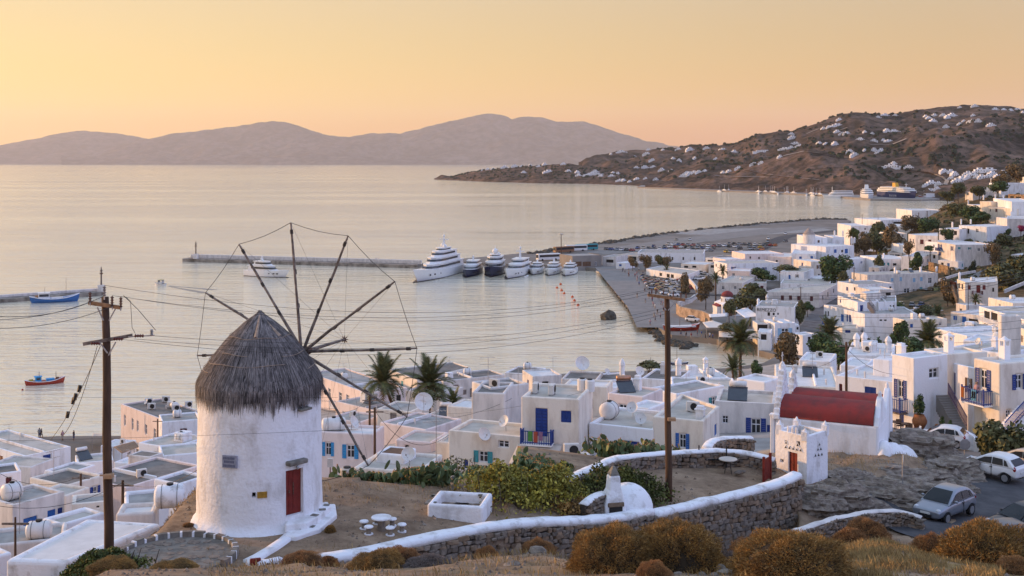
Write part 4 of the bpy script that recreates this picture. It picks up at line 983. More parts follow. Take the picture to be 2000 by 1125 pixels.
for lab,c,Y,h,r,w in(('small white box house between the pink wall and the low white wing',[(772,858),(842,864),(856,842)],102,4,'b',[(790,870,798,880,'o')]),('white cube house behind the upright date palm foot',[(828,812),(905,819),(916,800)],134,4.6,'g',[(850,822,857,831,'c','m')]),('white cube left of the lower cream block, with an air vent',[(872,792),(922,797),(930,780)],132,5,'w',[]),('low pink house under the long waterside house',[(640,816),(704,824),(712,805)],142,4.6,'g',[(655,824,662,832,'o')]),('white waterside cube left of the television aerial terrace',[(985,727),(1042,731),(1048,717)],182,5,'d',[]),('white stepped house in front of the waterside dark roof',[(792,762),(862,770),(872,752)],176,5.5,'b',[(820,774,826,784,'o')]),('cream lean-to with a grey roof beside the low white wing',[(850,862),(880,864),(884,846)],88,3.4,'b',[]),('white house with high parapet behind the blue balcony house',[(1100,752),(1186,756),(1190,742)],122,5,'w',[]),('small white roof house right of the solar boiler, by the pole',[(1225,792),(1268,798),(1280,782)],96,4.6,'w',[(1240,802,1247,812,'o')]),('white narrow house with a wooden shutter left of the domed chimneys',[(1560,702),(1622,706),(1628,690)],150,5,'w',[(1585,712,1592,722,'c','n')]),('low white yard house in front of the domed chimney house',[(1640,712),(1690,716),(1700,700)],122,4.4,'w',[]),('white roof block with a slanted glass panel above the deep blue closed window',[(1690,716),(1745,722),(1748,706)],112,5,'w',[]),('small white shop with a dark doorway at the foot of the street',[(1568,655),(1598,652),(1598,645)],275,4,'w',[(1578,658,1584,668,'o')]),('white terraced block behind the curved building, under the wires',[(1780,612),(1845,606),(1842,599)],330,5,'g',[(1800,614,1806,620,'o')]),('white house above the low white yard, left of the hotel wing',[(1842,640),(1905,646),(1908,632)],240,6,'b',[(1860,648,1866,656,'c','m')]),('flat white block under the tower with a small dark vent',[(1880,664),(1948,670),(1950,655)],165,6,'w',[(1905,676,1911,681,'o')]),('pink low house left of the white hotel front',[(1500,500),(1545,502),(1548,494)],478,6,'w',[(1515,508,1519,513,'o')]),('white cube house with a blue door in front of the hotel terrace',[(1524,530),(1570,532),(1572,524)],430,5,'b',[(1540,537,1544,545,'d','m')]),('white house with small windows left of the cream house',[(1560,520),(1584,521),(1586,514)],455,6,'w',[(1568,525,1572,530,'o')]),('white flat house between the maroon row and the street',[(1600,545),(1640,543),(1640,536)],430,5,'w',[(1615,549,1619,554,'o')]),('small white house above the teal shutters, among trees',[(1768,480),(1800,480),(1800,474)],480,5,'w',[]),('low white terrace wall house under the maroon shutters',[(1760,500),(1800,502),(1802,494)],450,4,'w',[]),('white arched shed left of the three storey house',[(1800,494),(1832,496),(1834,488)],455,4.6,'w',[(1810,498,1815,505,'o'),(1822,498,1827,505,'o')]),('white lower terrace block in front of the three storey house',[(1832,508),(1872,511),(1876,500)],440,6,'w',[(1850,514,1855,521,'d','m'),(1838,513,1843,518,'o')]),('white small house at the right edge beneath the olive trees',[(1975,497),(2010,499),(2008,490)],440,5,'w',[(1985,502,1990,508,'o')]),('white sea front house low on the right, among the pylons',[(1738,442),(1786,443),(1786,436)],580,6,'w',[(1750,446,1755,450,'o')]),('white stepped roof house left of the sea front house',[(1708,448),(1738,449),(1740,443)],575,6,'w',[]),('little white house behind the sea front houses',[(1846,420),(1872,421),(1873,415)],600,5,'w',[]),('white cube at the top of the gully, right of the cottage',[(1904,366),(1922,367),(1924,362)],650,5,'w',[]),('white house below the brown concrete house',[(1952,396),(1975,399),(1976,392)],585,7,'w',[]),('white lower house with a porch at the right edge under the brown concrete house',[(1986,404),(2012,405),(2010,398)],570,7,'w',[(1992,409,1998,415,'o')]),('pale roofed house left of the cream house and the power pole',[(70,960),(128,968),(134,945)],88,4.5,'b',[]),('low white house with a dark doorway under the cream house',[(140,985),(214,978),(190,962)],80,4.4,'g',[(160,990,168,1002,'o'),(188,984,194,992,'o')]),('white garden house between the shed and the waterside house',[(222,902),(262,906),(270,890)],134,4,'w',[]),('white wall house left of the waterside house on the promenade',[(196,870),(240,872),(244,858)],170,3.6,'w',[(214,876,218,882,'c','m')]),('white lean house at the left edge below the blue doors',[(-20,905),(60,912),(50,890)],130,4.2,'b',[(20,916,26,922,'o')]),('cement roofed house between the pole and the windmill terrace',[(300,935),(350,945),(370,920)],90,4.4,'d',[]),):T['F'+str(len(T))]=H(lab,c,Y,h,r,w)
# ================================================================ windmill
def windmill():
 C=Vector((-9.97,45.5,33.95));rz=R(12.35)
 t=thing('windmill','big white round windmill with a shaggy grey thatched cap and bare wooden sails','windmill',C,rz)
 RB=2.44
 def rad(z):return RB-.012*z+(.26*max(0,1-z/.45)**2 if z<.45 else 0)
 def phi(px):return math.asin(max(-.99,min(.99,(px-509)/121.5)))
 def pos(a,r,z):return(r*math.sin(a),-r*math.cos(a),z)
 d0,d1,w0,w1,h0,h1=phi(557),phi(590),phi(580),phi(602),phi(494),phi(501)
 dz0,dz1,wz0,wz1,hz0,hz1=.62,2.34,4.62,5.5,1.47,1.66
 an=sorted(set([round(-math.pi+k*2*math.pi/90,4)for k in range(90)]+[round(v,4)for v in(d0,d1,w0,w1,h0,h1)]))
 zs=sorted(set([-.6,0,.08,.16,.25,.34,.45]+[round(.45+k*.27,3)for k in range(1,19)]+[dz0,dz1,wz0,wz1,hz0,hz1]))
 holes=[(d0,d1,dz0,dz1),(w0,w1,wz0,wz1),(h0,h1,hz0,hz1)]
 def inh(a,z):return any(x0-1e-3<a<x1+1e-3 and z0-1e-3<z<z1+1e-3 for x0,x1,z0,z1 in holes)
 q=MB();na=len(an);vs=[];fs=[]
 for z in zs:
  for a in an:
   r=rad(z)+.022*mnoise.fractal(Vector((math.sin(a)*2.2,math.cos(a)*2.2,z*.9)),1,2,3)
   if z<.4:r+=(.4-z)*.35*mnoise.noise(Vector((math.sin(a)*7,math.cos(a)*7,z*2)))
   vs.append(pos(a,r,z))
 for i in range(len(zs)-1):
  for k in range(na):
   k2=(k+1)%na;am=(an[k]+(an[k2]if k2 else an[0]+2*math.pi))/2;zm=(zs[i]+zs[i+1])/2
   if not inh(am,zm):fs.append((i*na+k,i*na+k2,(i+1)*na+k2,(i+1)*na+k))
 q.add(vs,fs)
 for x0,x1,z0,z1 in holes:
  zz=[z for z in zs if z0-1e-3<=z<=z1+1e-3];aa=[a for a in an if x0-1e-3<=a<=x1+1e-3];ri=RB-.34
  for a,sg in((aa[0],1),(aa[-1],-1)):
   for u,v in zip(zz,zz[1:]):
    p=[pos(a,rad(u),u),pos(a,ri,u),pos(a,ri,v),pos(a,rad(v),v)];q.add(p,[(0,1,2,3)if sg>0 else(3,2,1,0)])
  for z,sg in((zz[0],1),(zz[-1],-1)):
   for u,v in zip(aa,aa[1:]):
    p=[pos(u,rad(z),z),pos(v,rad(z),z),pos(v,ri,z),pos(u,ri,z)];q.add(p,[(0,1,2,3)if sg>0 else(3,2,1,0)])
 wo=q.obj('wall',WHITE_ROUGH,t,smooth=True)
 # door with two leaves and its stone lintel
 def tang(a,r,z):return pos(a,r,z),a
 ac=(d0+d1)/2;wd=(d1-d0)*RB
 p,a=tang(ac,RB-.20,(dz0+dz1)/2)
 dm=MB();dm.box(-wd/2,-.03,-.86,wd*.22,.05,.86);dm.box(wd*.235,-.02,-.86,wd/2,.05,.86)
 for k in range(3):dm.box(-wd/2+.02+k*.19,-.045,-.84,-wd/2+.19+k*.19,-.03,.84)
 dr=dm.obj('door',RED,t,p,a)
 hm=MB();hm.box(-.02,-.07,-.12,.02,-.045,.34);hm.box(-.22,-.09,-.02,-.16,-.045,.08);hm.obj('handle',RUST,dr)
 p,a=tang(ac+.02,RB+.05,2.62)
 lm=MB();lm.box(-.44,-.14,-.09,.44,.2,.09);bevel(lm.obj('lintel',FLAG,t,p,a+.05),.05)
 lp=MB();lp.lathe([(.02,-.12),(.06,-.1),(.07,-.03),(.03,.03)],8);p,a=tang(ac+.02,RB+.08,2.47);lp.obj('lamp',METAL,t,p,a)
 p,a=tang((w0+w1)/2,RB-.27,(wz0+wz1)/2)
 wm=MB();wm.box(-.24,-.02,-.45,.24,.05,.45);win=wm.obj('window',DARK,t,p,a)
 wb=MB()
 for x in(-.2,0,.2):wb.box(x-.03,-.09,-.44,x+.03,-.02,.44)
 wb.box(-.24,-.09,.1,.24,-.03,.17);wb.obj('shutter',OLDWOOD,win)
 p,a=tang((w0+w1)/2,RB+.02,wz0-.03)
 sl=MB();sl.box(-.3,-.12,-.07,.3,.2,.03);bevel(sl.obj('sill',FLAG,t,p,a),.03)
 p,a=tang((h0+h1)/2,RB-.25,1.565);k=MB();k.box(-.12,0,-.12,.12,.05,.12);k.obj('vent',DARK,t,p,a)
 # marble plaque, yellow plaque
 p,a=tang(phi(454),RB+.005,2.80);k=MB();k.box(-.30,-.03,-.23,.30,.04,.23);pl=k.obj('plaque',MARBLE,t,p,a)
 for i,(zz,ww)in enumerate(((.13,.25),(.0,.22),(-.15,.26))):
  k=MB();x=-ww
  while x<ww-.03:
   w_=rnd.uniform(.022,.04);k.box(x,-.036,zz-.045,x+w_,-.03,zz+.045);x+=w_+.02
  k.obj('inscription',MATS['dark_inscription'],pl)
 p,a=tang(phi(513),RB+.005,1.56);k=MB();k.box(-.18,-.03,-.11,.18,.04,.11);k.obj('sign_plate',BRASS,t,p,a)
 # thatch: dark base cone and straw in overlapping skirts
 prof=[(2.42,5.2),(2.40,5.45),(2.25,5.75),(1.86,6.32),(1.26,7.08),(.60,7.70),(.22,7.98),(.02,8.05)]
 def R_at(z):
  pr=[(z_,r_)for r_,z_ in prof]
  return float(np.interp(z,[x[0]for x in pr],[x[1]for x in pr]))
 k=MB();k.lathe([(2.3,4.9),(2.42,5.0)]+[(r-.03,z)for r,z in prof],48);k.obj('cap',THATCH_BASE,t,smooth=True)
 k=MB();rr=random.Random(3)
 for tier,(zt,ln,n,out)in enumerate(((5.75,1.25,1900,.06),(6.25,1.15,1700,.05),(6.75,1.0,1400,.05),(7.2,.95,1100,.045),(7.6,.8,800,.03),(7.98,.75,600,.02),(5.5,.85,1500,.04))):
  for _ in range(n):
   a=rr.uniform(0,2*math.pi);z0=zt+rr.uniform(-.25,.2);l=ln*rr.uniform(.55,1.12)
   r0=R_at(z0)+rr.uniform(-.02,.02);pts=[]
   clump=.22*math.sin(a*13+tier)+.16*math.sin(a*37+2*tier)+.12*math.sin(a*71+tier)
   zz,r_=z0,r0;da=rr.gauss(0,.02)
   for s in range(4):
    pts.append(((r_+out*(s/3)+rr.uniform(0,.05)),a+da*s/3,zz))
    step=l/3*(1+clump*(1 if s==2 else.3))
    # run down the cone, then hang
    if zz>5.5:
     r2=R_at(zz-step*.7);dz=step*.72;zz-=dz;r_=max(r2,r_)
    else:zz-=step*.8;r_+=-.01
   w=rr.uniform(.010,.024)
   vs=[]
   for i,(r_,a_,z_)in enumerate(pts):
    ww=w*(1-.7*i/3)
    for sg in(-1,1):vs.append((r_*math.sin(a_)+sg*ww*math.cos(a_),-r_*math.cos(a_)+sg*ww*math.sin(a_),z_))
   k.add(vs,[(0,1,3,2),(2,3,5,4),(4,5,7,6)])
 k.obj('thatch',THATCH,t)['kind']='stuff'
 for z,ph0,ph1 in((7.22,0,6.28),(6.66,-1.0,-.3),(6.58,.5,1.3),(6.28,-2.4,.5),(5.98,-2.0,-1.1),(6.02,1.0,1.9)):
  pts=[]
  for i in range(41):
   a=ph0+(ph1-ph0)*i/40
   r=R_at(z)+.085+.012*math.sin(a*9);pts.append((r*math.sin(a),-r*math.cos(a),z+.03*math.sin(a*6+z)))
  k=MB();k.tube(pts,.013,5);k.obj('straw_band',STRAW_ROPE,t)
 for a in(-.15,.75):
  k=MB();k.tube([(R_at(z)*math.sin(a*s)+.03*math.sin(a),-(R_at(z)+.06)*math.cos(a),z)for z,s in((8.02,.4),(7.7,.7),(7.25,1))],[.03,.05,.08],5);k.obj('straw_band',STRAW_ROPE,t)
  # sails: axle, twelve spars, rim rope and bowsprit stays
 inv=(Matrix.Translation(C)@Matrix.Rotation(rz,4,'Z')).inverted()
 hub=W(590.3,688,47.5);th,ti,roll,RR=.4041,.018,.0924,5.37
 ax=Vector((math.sin(th)*math.cos(ti),math.cos(th)*math.cos(ti),math.sin(ti)));rt=ax.cross(Vector((0,0,1))).normalized();up=rt.cross(ax)
 loc=lambda v:inv@v
 k=MB();k.tube([loc(hub-ax*3.6),loc(hub+ax*.15)],[.19,.22],10);k.tube([loc(hub+ax*.15),loc(hub+ax*.55)],[.24,.15],10);k.obj('axle',RUST,t)
 k=MB();k.tube([loc(hub+ax*.4),loc(hub+ax*3.34)],[.085,.05],7)
 k.obj('bowsprit',OLDWOOD,t)
 k=MB()
 for i in range(8):
  a=i*math.pi/4;k.tube([loc(hub+ax*3.3),loc(hub+ax*3.34+(rt*math.cos(a)+up*math.sin(a))*.17)],[.035,.02],5)
 k.obj('bowsprit_finial',RUST,t)
 tips=[]
 for i in range(12):
  al=roll+math.radians(90-30*i);d=rt*math.cos(al)+up*math.sin(al);off=ax*(.05 if i%2 else-.08)
  tip=hub+d*RR;tips.append(tip);sd=ax.cross(d)
  pts=[hub+off-d*.3]
  for s in(.12,.3,.5,.7,.86,1.0):pts.append(hub+off*(1-s)+d*RR*s+sd*.05*mnoise.noise(Vector((i*3.1,s*4,0)))+ax*.05*mnoise.noise(Vector((i*3.1,s*4,7))))
  k=MB();k.tube([loc(p)for p in pts],[.072,.07,.062,.05,.056,.048,.034],7);sp=k.obj('spar',OLDWOOD,t)
  for s in(.93,.62,.36):
   k=MB();c=hub+d*RR*s;k.tube([loc(c-d*.09),loc(c+d*.09)],[.068,.068],6);k.obj('rope_binding',ROPE,sp)
 for i in range(12):
  a,b=tips[i],tips[(i+1)%12]
  k=MB();k.tube([loc(a.lerp(b,s)-Vector((0,0,.10*math.sin(math.pi*s))))for s in(0,.25,.5,.75,1)],.014,4);k.obj('rim_rope',ROPE,t)
  k=MB();k.tube([loc(hub+ax*3.3),loc(a)],.005,3);k.obj('stay_wire',WIRE,t)
 return t
mat('dark_inscription',(.10,.11,.17),.6,0)
MILL=windmill()
# steps at the mill door
def blob(name,label,cat,outline,z0,z1,m,top=None,bev=.12,sub=True):
 q=MB();q.prism(outline,z0,z1);o=q.obj(name,m);bevel(o,bev,3)
 if label:tag(o,label,cat)
 return o
def P2(px,py,z):
 Y=(EYE-z)*F/(py-HZ);return((px-1000)/F*Y,Y)
st=thing('mill_steps','uneven whitewashed stone steps leading up to the red windmill door','steps',(*P2(590,1030,34.1),34.0))
def sub_poly(root,pts,z0,z1,name,m,bev=.06):
 q=MB();q.prism([(x-root.location.x,y-root.location.y)for x,y in pts],z0-root.location.z,z1-root.location.z);return bevel(q.obj(name,m,root),bev,3)
sub_poly(st,[P2(556,1047,34.15),P2(578,1049,34.15),P2(625,1033,34.15),P2(658,1005,34.15),P2(655,985,34.15),P2(600,985,34.15)],33.7,34.18,'lower_step',WHITE_ROUGH)
sub_poly(st,[P2(556,1021,34.5),P2(600,1016,34.5),P2(620,1005,34.5),P2(646,984,34.5),P2(640,975,34.5),P2(575,985,34.5)],34.1,34.42,'upper_step',WHITE_ROUGH)
for(px,py,z,w)in((570,1020,34.19,.35),(592,1016,34.19,.3),(608,1028,34.19,.28),(615,1006,34.43,.3),(630,995,34.43,.28),(638,986,34.43,.25),(583,1032,34.19,.22)):
 x,y=P2(px,py,z);q=MB();q.prism([(-w/2,-.1),(w*.4,-.13),(w/2,.09),(-w*.45,.12)],0,.015);q.obj('slab',FLAG,st,(x-st.location.x,y-st.location.y,z-st.location.z),rnd.uniform(-.4,.4))
 # white painted kerb running from the steps to the path corner
def strip(name,label,cat,pts,w,hgt,m,zf=Z,bev=.05):
 vs=[];rings=[]
 P=[Vector(p)for p in pts]
 for i,p in enumerate(P):
  d=(P[min(i+1,len(P)-1)]-P[max(i-1,0)]);d.z=0;d.normalize();s=Vector((-d.y,d.x,0))*w/2
  z=zf(p.x,p.y)
  rings.append([(p.x+s.x,p.y+s.y,z-.3),(p.x+s.x*.95,p.y+s.y*.95,z+hgt*.7),(p.x+s.x*.5,p.y+s.y*.5,z+hgt),(p.x-s.x*.5,p.y-s.y*.5,z+hgt),(p.x-s.x*.95,p.y-s.y*.95,z+hgt*.7),(p.x-s.x,p.y-s.y,z-.3)])
 q=MB();q.loft(rings[::-1]);o=q.obj(name,m,smooth=True)
 if label:tag(o,label,cat)
 return o
strip('kerb','white painted rubble kerb leading from the mill steps down to the path corner','kerb',[(*P2(x,y,34),0)for x,y in((572,1042),(555,1058),(530,1075),(505,1090),(484,1100))],.45,.14,WHITE_ROUGH)
strip('kerb','low white kerb stone with a red painted end at the path corner','kerb',[(*P2(x,y,34),0)for x,y in((484,1102),(520,1106),(548,1097))],.35,.16,WHITE_ROUGH)
q=MB();q.box(-.16,-.06,0,.22,.06,.24);tag(bevel(q.obj('painted_stone',RED,None,(*P2(497,1101,34.1),34.05),.3),.04),'small red painted kerb block at the path corner','stone')
# threshing floor
tf=thing('threshing_floor','round flagged threshing floor edged with upright slates and white joints','stone circle',(*P2(345,1091,34),34.1))
q=MB();q.lathe([(0.01,.03),(1.95,.03),(2.0,-.4)],40);q.obj('floor',FLAG,tf)
for i in range(60):
 rr_=math.sqrt(rnd.random())*1.8;a=rnd.uniform(0,6.28);w=rnd.uniform(.14,.26)
 n_=rnd.choice((5,6));q=MB();q.prism([(w*math.cos(k*6.283/n_)*rnd.uniform(.8,1.1),w*.8*math.sin(k*6.283/n_)*rnd.uniform(.8,1.1))for k in range(n_)],.0,rnd.uniform(.035,.055));q.obj('flagstone',STONE_GREY,tf,(rr_*math.cos(a),rr_*math.sin(a),0),a)
for i in range(18):
 a0=-0.45+i*(math.pi+.9)/18;a1=a0+(math.pi+.9)/18*.80;q=MB();r0,r1=1.95,2.13;hh=rnd.uniform(.15,.23)
 if 0.0<math.sin((a0+a1)/2)or i<4 or i>14:
  q.prism([(r0*math.cos(a0),r0*math.sin(a0)),(r1*math.cos(a0),r1*math.sin(a0)),(r1*math.cos(a1),r1*math.sin(a1)),(r0*math.cos(a1),r0*math.sin(a1))],-.1,hh)
  q.obj('edge_slate',FLAG if i%3 else STONE_GREY,tf)
  q=MB();a2=a0+(math.pi+.9)/18;q.prism([(r0*.99*math.cos(a1),r0*.99*math.sin(a1)),(r1*math.cos(a1),r1*math.sin(a1)),(r1*math.cos(a2),r1*math.sin(a2)),(r0*.99*math.cos(a2),r0*.99*math.sin(a2))],-.1,hh*.93)
  q.obj('white_joint',WHITE_ROUGH,tf)
  # white table and stools
TS=.74
tb=thing('stone_table','round white painted stone table on the sandy terrace','table',(*P2(745,1032,34.0),Z(*P2(745,1032,34.0))))
q=MB();q.lathe([(.01,.62),(.5,.62),(.54,.66),(.52,.71),(.01,.72)],14);q.obj('table_top',WHITE_ROUGH,tb)
q=MB();q.lathe([(.24,-.1),(.2,.3),(.22,.62)],9);q.obj('pedestal',STONE_GREY,tb);tb.scale=(TS,TS,TS)
STOOLS=[(711,1032,'leftmost'),(720,1042,'front left'),(736,1020,'back'),(762,1040,'front right'),(766,1022,'back right'),(785,1031,'rightmost')]
s0=None
for px,py,nm in STOOLS:
 x,y=P2(px,py,34.0);lab=f'{nm} white topped stone stool around the round white table'
 if s0 is None:
  s0=thing('stone_stool',lab,'stool',(x,y,Z(x,y)),0,'stools round the white table')
  q=MB();q.lathe([(.01,.34),(.22,.34),(.25,.38),(.22,.43),(.01,.44)],10);q.obj('seat',WHITE_ROUGH,s0)
  q=MB();q.lathe([(.15,-.05),(.12,.2),(.14,.34)],8);q.obj('base',STONE_GREY,s0)
  q=MB();q.lathe([(.01,.05),(.24,.05),(.22,-.1)],9);q.obj('foot',WHITE_ROUGH,s0);s0.scale=(TS,TS,TS)
 else:dup(s0,(x,y,Z(x,y)),rnd.uniform(0,3),lab)
 # ================================================================ dry stone walls
STONES=[]
def stone_variant(k):
 import bmesh
 rr=random.Random(40+k);bm=bmesh.new();bmesh.ops.create_cube(bm,size=1.0)
 for v in bm.verts:v.co+=Vector((rr.uniform(-.16,.16),rr.uniform(-.12,.12),rr.uniform(-.16,.16)))
 bmesh.ops.bevel(bm,geom=bm.edges[:],offset=.13,segments=1,affect='EDGES')
 me=bpy.data.meshes.new('stone');bm.to_mesh(me);bm.free();return me
for k in range(8):
 me=stone_variant(k);me.materials.append(STONE_GREY if k%3 else STONE);STONES.append(me)
def drystone(label,path,width=.55,cop=.24,size=.27,n_parts=0,name='stone_wall',core=MORTAR,cop_m=None,base=None,both=False,front_sign=-1):
 """A dry stone wall under a white coping. path: (px, py of the coping top, Y)."""
 P=[W(*p)for p in path]
 fine=[]
 for a,b in zip(P,P[1:]):
  n=max(2,int((b-a).length/.35));fine+=[a.lerp(b,i/n)for i in range(n)]
 fine.append(P[-1])
 for _ in range(4):fine=[fine[0]]+[(fine[i-1]+fine[i]*2+fine[i+1])/4 for i in range(1,len(fine)-1)]+[fine[-1]]
 o0=P[0];t=thing(name,label,'wall',(o0.x,o0.y,o0.z-1))
 org=Vector(t.location);nrm=[]
 for i,p in enumerate(fine):
  d=fine[min(i+1,len(fine)-1)]-fine[max(i-1,0)];d.z=0;d.normalize();s=Vector((-d.y,d.x,0))
  nrm.append(s if s.y*front_sign>0 else-s)
 bot=[]
 for p,s in zip(fine,nrm):
  q=p+s*(width/2+.1);bot.append((base(q.x,q.y)if base else Z(q.x,q.y))-.15)
 rings=[];w2=width/2
 for i,(p,s,b)in enumerate(zip(fine,nrm,bot)):
  q=p-org;jz=.05*mnoise.noise(p*1.1)+.025*mnoise.noise(p*3.7);w2=width/2*(1+.16*mnoise.noise(p*1.7+Vector((9,0,0))))
  rings.append([q+s*(w2+.03)+Vector((0,0,-cop)),q+s*(w2+.02)+Vector((0,0,-.06+jz)),q+s*(w2*.7)+Vector((0,0,jz)),q-s*(w2*.7)+Vector((0,0,jz)),q-s*(w2+.02)+Vector((0,0,-.06)),q-s*(w2+.03)+Vector((0,0,-cop))])
 k=MB();k.loft([[tuple(v)for v in r]for r in rings]);k.obj('coping',cop_m or WHITE_CAP,t,smooth=True)
 k=MB();k.loft([[tuple(p-org+s*(w2-.10)+Vector((0,0,-cop+.02))),tuple(p-org-s*(w2-.04)+Vector((0,0,-cop+.02))),(*(p-org-s*(w2-.04)).xy,b-org.z-.6),(*(p-org+s*(w2-.10)).xy,b-org.z-.3)]for p,s,b in zip(fine,nrm,bot)]);k.obj('core',core,t)
 cum=[0.0]
 for a,b in zip(fine,fine[1:]):cum.append(cum[-1]+(b-a).xy.length)
 def at(u):
  i=int(np.searchsorted(cum,u)-1);i=max(0,min(i,len(fine)-2));f=(u-cum[i])/max(1e-6,cum[i+1]-cum[i])
  return fine[i].lerp(fine[i+1],f),nrm[i].lerp(nrm[i+1],f).normalized(),bot[i]*(1-f)+bot[i+1]*f
 w2=width/2;cand=[];row=0;maxh=max(p.z-cop-b for p,b in zip(fine,bot));z_off=0.0
 while z_off<maxh:
  hgt=size*rnd.uniform(.5,.85);u=rnd.uniform(0,.2)
  while u<cum[-1]:
   w=size*rnd.choice((.7,.9,1.1,1.4,1.8))*rnd.uniform(.8,1.2);p,s,b=at(min(u+w/2,cum[-1]));zc=p.z-cop-z_off-hgt/2+.05*math.sin(u*2.2+row)
   if zc>b-.1:cand.append((p+s*(w2-.08+rnd.uniform(-.03,.04)),s,zc,w*.97,hgt*rnd.uniform(.9,1.12)))
   u+=w
  z_off+=hgt;row+=1
 cand.sort(key=lambda c:-(c[3]*c[4]))
 j=MB()
 for n,(p,s,zc,w,h_)in enumerate(cand):
  a=math.atan2(s.y,s.x)+math.pi/2+rnd.uniform(-.08,.08);me=rnd.choice(STONES);tilt=rnd.uniform(-.14,.14)
  if n<n_parts:
   o=bpy.data.objects.new('stone',me);o.parent=t;o.location=(p.x-org.x,p.y-org.y,zc-org.z);o.rotation_euler=(0,tilt,a);o.scale=(w,.34,h_);col.objects.link(o)
  else:
   M=Matrix.Translation((p.x-org.x,p.y-org.y,zc-org.z))@Matrix.Rotation(a,4,'Z')@Matrix.Rotation(tilt,4,'Y')@Matrix.Diagonal((w,.34,h_,1))
   j.k=0 if me.materials[0]==STONE_GREY else 1
   j.add([M@v.co for v in me.vertices],[tuple(f.vertices)for f in me.polygons])
 if j.v:
  o=j.obj('stones',[STONE_GREY,STONE],t);o['kind']='stuff'
 return t
drystone('long dry stone terrace wall with a thick white coping curving across the foreground',[(596,1087,40.3),(690,1077,41.2),(770,1058,42.3),(840,1043,43.3),(960,1020,45),(1060,1012,46.3),(1130,1010,47.2),(1205,1004,48.3),(1268,991,49.7)],.62,.26,.27,150)
drystone('right hand dry stone courtyard wall with white coping rising to the dovecote',[(1272,998,49.8),(1330,985,51.3),(1400,969,53),(1450,957,54.3),(1500,945,55.6),(1540,931,56.6),(1556,921,57.0)],.6,.26,.3,150)
drystone('curved brown stone wall with white coping closing the back of the courtyard',[(1100,934,50.5),(1125,924,52.5),(1160,908,55),(1200,892,57.5),(1260,884,59.2),(1350,879,60.6),(1400,875,61),(1445,879,61),(1490,888,60.6),(1513,894,60.3)],.5,.16,.24,120,core=MORTAR)
drystone('short stone wall piece with pink white coping behind the courtyard, below the blue shutters',[(1380,872,62.8),(1388,859,64.2),(1402,853,65.4),(1440,850,66),(1468,852,66.2)],.5,.14,.24,60,core=MORTAR)
drystone('low pale roadside wall curving round the bend below the rock cutting',[(1550,1036,50.3),(1610,1015,52.5),(1650,1005,54.2),(1700,997,55.6),(1745,994,56.4),(1780,999,56.6),(1800,1008,56.2)],.34,.09,.2,60,core=MORTAR,cop_m=WHITE_OLD)
# ================================================================ oven
ov=thing('bread_oven','white domed outdoor oven with a tall tapering chimney and dark mouth','oven',(*P2(1212,992,33.0),32.75),R(14));ov.scale=(1.05,1.05,1.0)
q=MB()
for k in range(9):
 a0=k
ringz=[]
for i in range(9):
 t_=i/8*math.pi/2;ringz.append((1.05*math.cos(t_),.05+1.15*math.sin(t_)))
q.lathe([(1.1,-.6)]+ringz[:-1]+[(.02,1.2)],26,(.45,.35,0));q.obj('dome',WHITE_CAP,ov,smooth=True)
q=MB();rr_=[(-.42,.78,-.5),(-.42,.78,.7),(-.28,.62,1.15),(-.2,.52,1.4),(-.18,.48,1.95),(-.08,.32,2.15)]
def rect(cx0,cx1,z,y0=-.85,y1=.0):return[(cx0,y0,z),(cx1,y0,z),(cx1,y1,z),(cx0,y1,z)]
body=[rect(-.95,-.05,-.6),rect(-.95,-.05,.62),rect(-.86,-.1,.95,-.8,-.05),rect(-.72,-.2,1.25,-.72,-.15),rect(-.68,-.24,1.85,-.66,-.2)]
q.loft(body);bevel(q.obj('chimney',WHITE_CAP,ov),.08,3)
q=MB();q.loft([rect(-.66,-.26,1.86,-.64,-.22),rect(-.5,-.4,2.2,-.5,-.36)]);q.obj('chimney_cap',FLAG,ov)
q=MB();q.box(-.78,-.87,.0,-.22,-.8,.62);q.obj('mouth',DARK,ov)
q=MB();q.box(-.84,-.93,.60,-.16,-.83,.78);bevel(q.obj('lintel',STONE,ov),.03)
q=MB();q.box(-1.0,-1.05,-.12,-.05,-.84,.0);bevel(q.obj('ledge',WHITE_CAP,ov),.05,3)
drystone('small stone side wall with white sloping cap left of the oven',[(1139,982,48.2),(1150,972,48.6),(1166,963,49.0),(1180,959,49.4)],.4,.1,.22,20)
H('whitewashed open masonry basin with a pinkish earth inside and ragged stone rim',[(834,984),(943,990),(938,962)],46.2,.85,EARTH,par=.42,thick=.22,wall=WHITE_ROUGH,cat='basin',name='basin',foot=.5)
for i in range(15):
 f=rnd.random();side=i%4;a,b=((834,984),(943,990))if side<2 else(((834,984),(852,962))if side==2 else((943,990),(938,962)))
 p=Vector((*P2(a[0]+(b[0]-a[0])*f,a[1]+(b[1]-a[1])*f+(-3 if side<2 else 0),34.2),34.2));q=MB();w=rnd.uniform(.1,.22);q.prism([(-w,-.07),(w*.8,-.09),(w,.07),(-w*.7,.1)],-.02,.035);tag(q.obj('rim_slab',FLAG,HOUSES[-1].t),None)
 o=HOUSES[-1].t.children[-1]if False else bpy.data.objects[[k.name for k in HOUSES[-1].t.children if k.name.startswith('rim_slab')][-1]]
 o.matrix_local=(Matrix.Translation(HOUSES[-1].t.location)@Matrix.Rotation(HOUSES[-1].rz,4,'Z')).inverted()@Matrix.Translation(p)@Matrix.Rotation(rnd.uniform(-.3,.3)+(1.4 if side>=2 else 0),4,'Z')
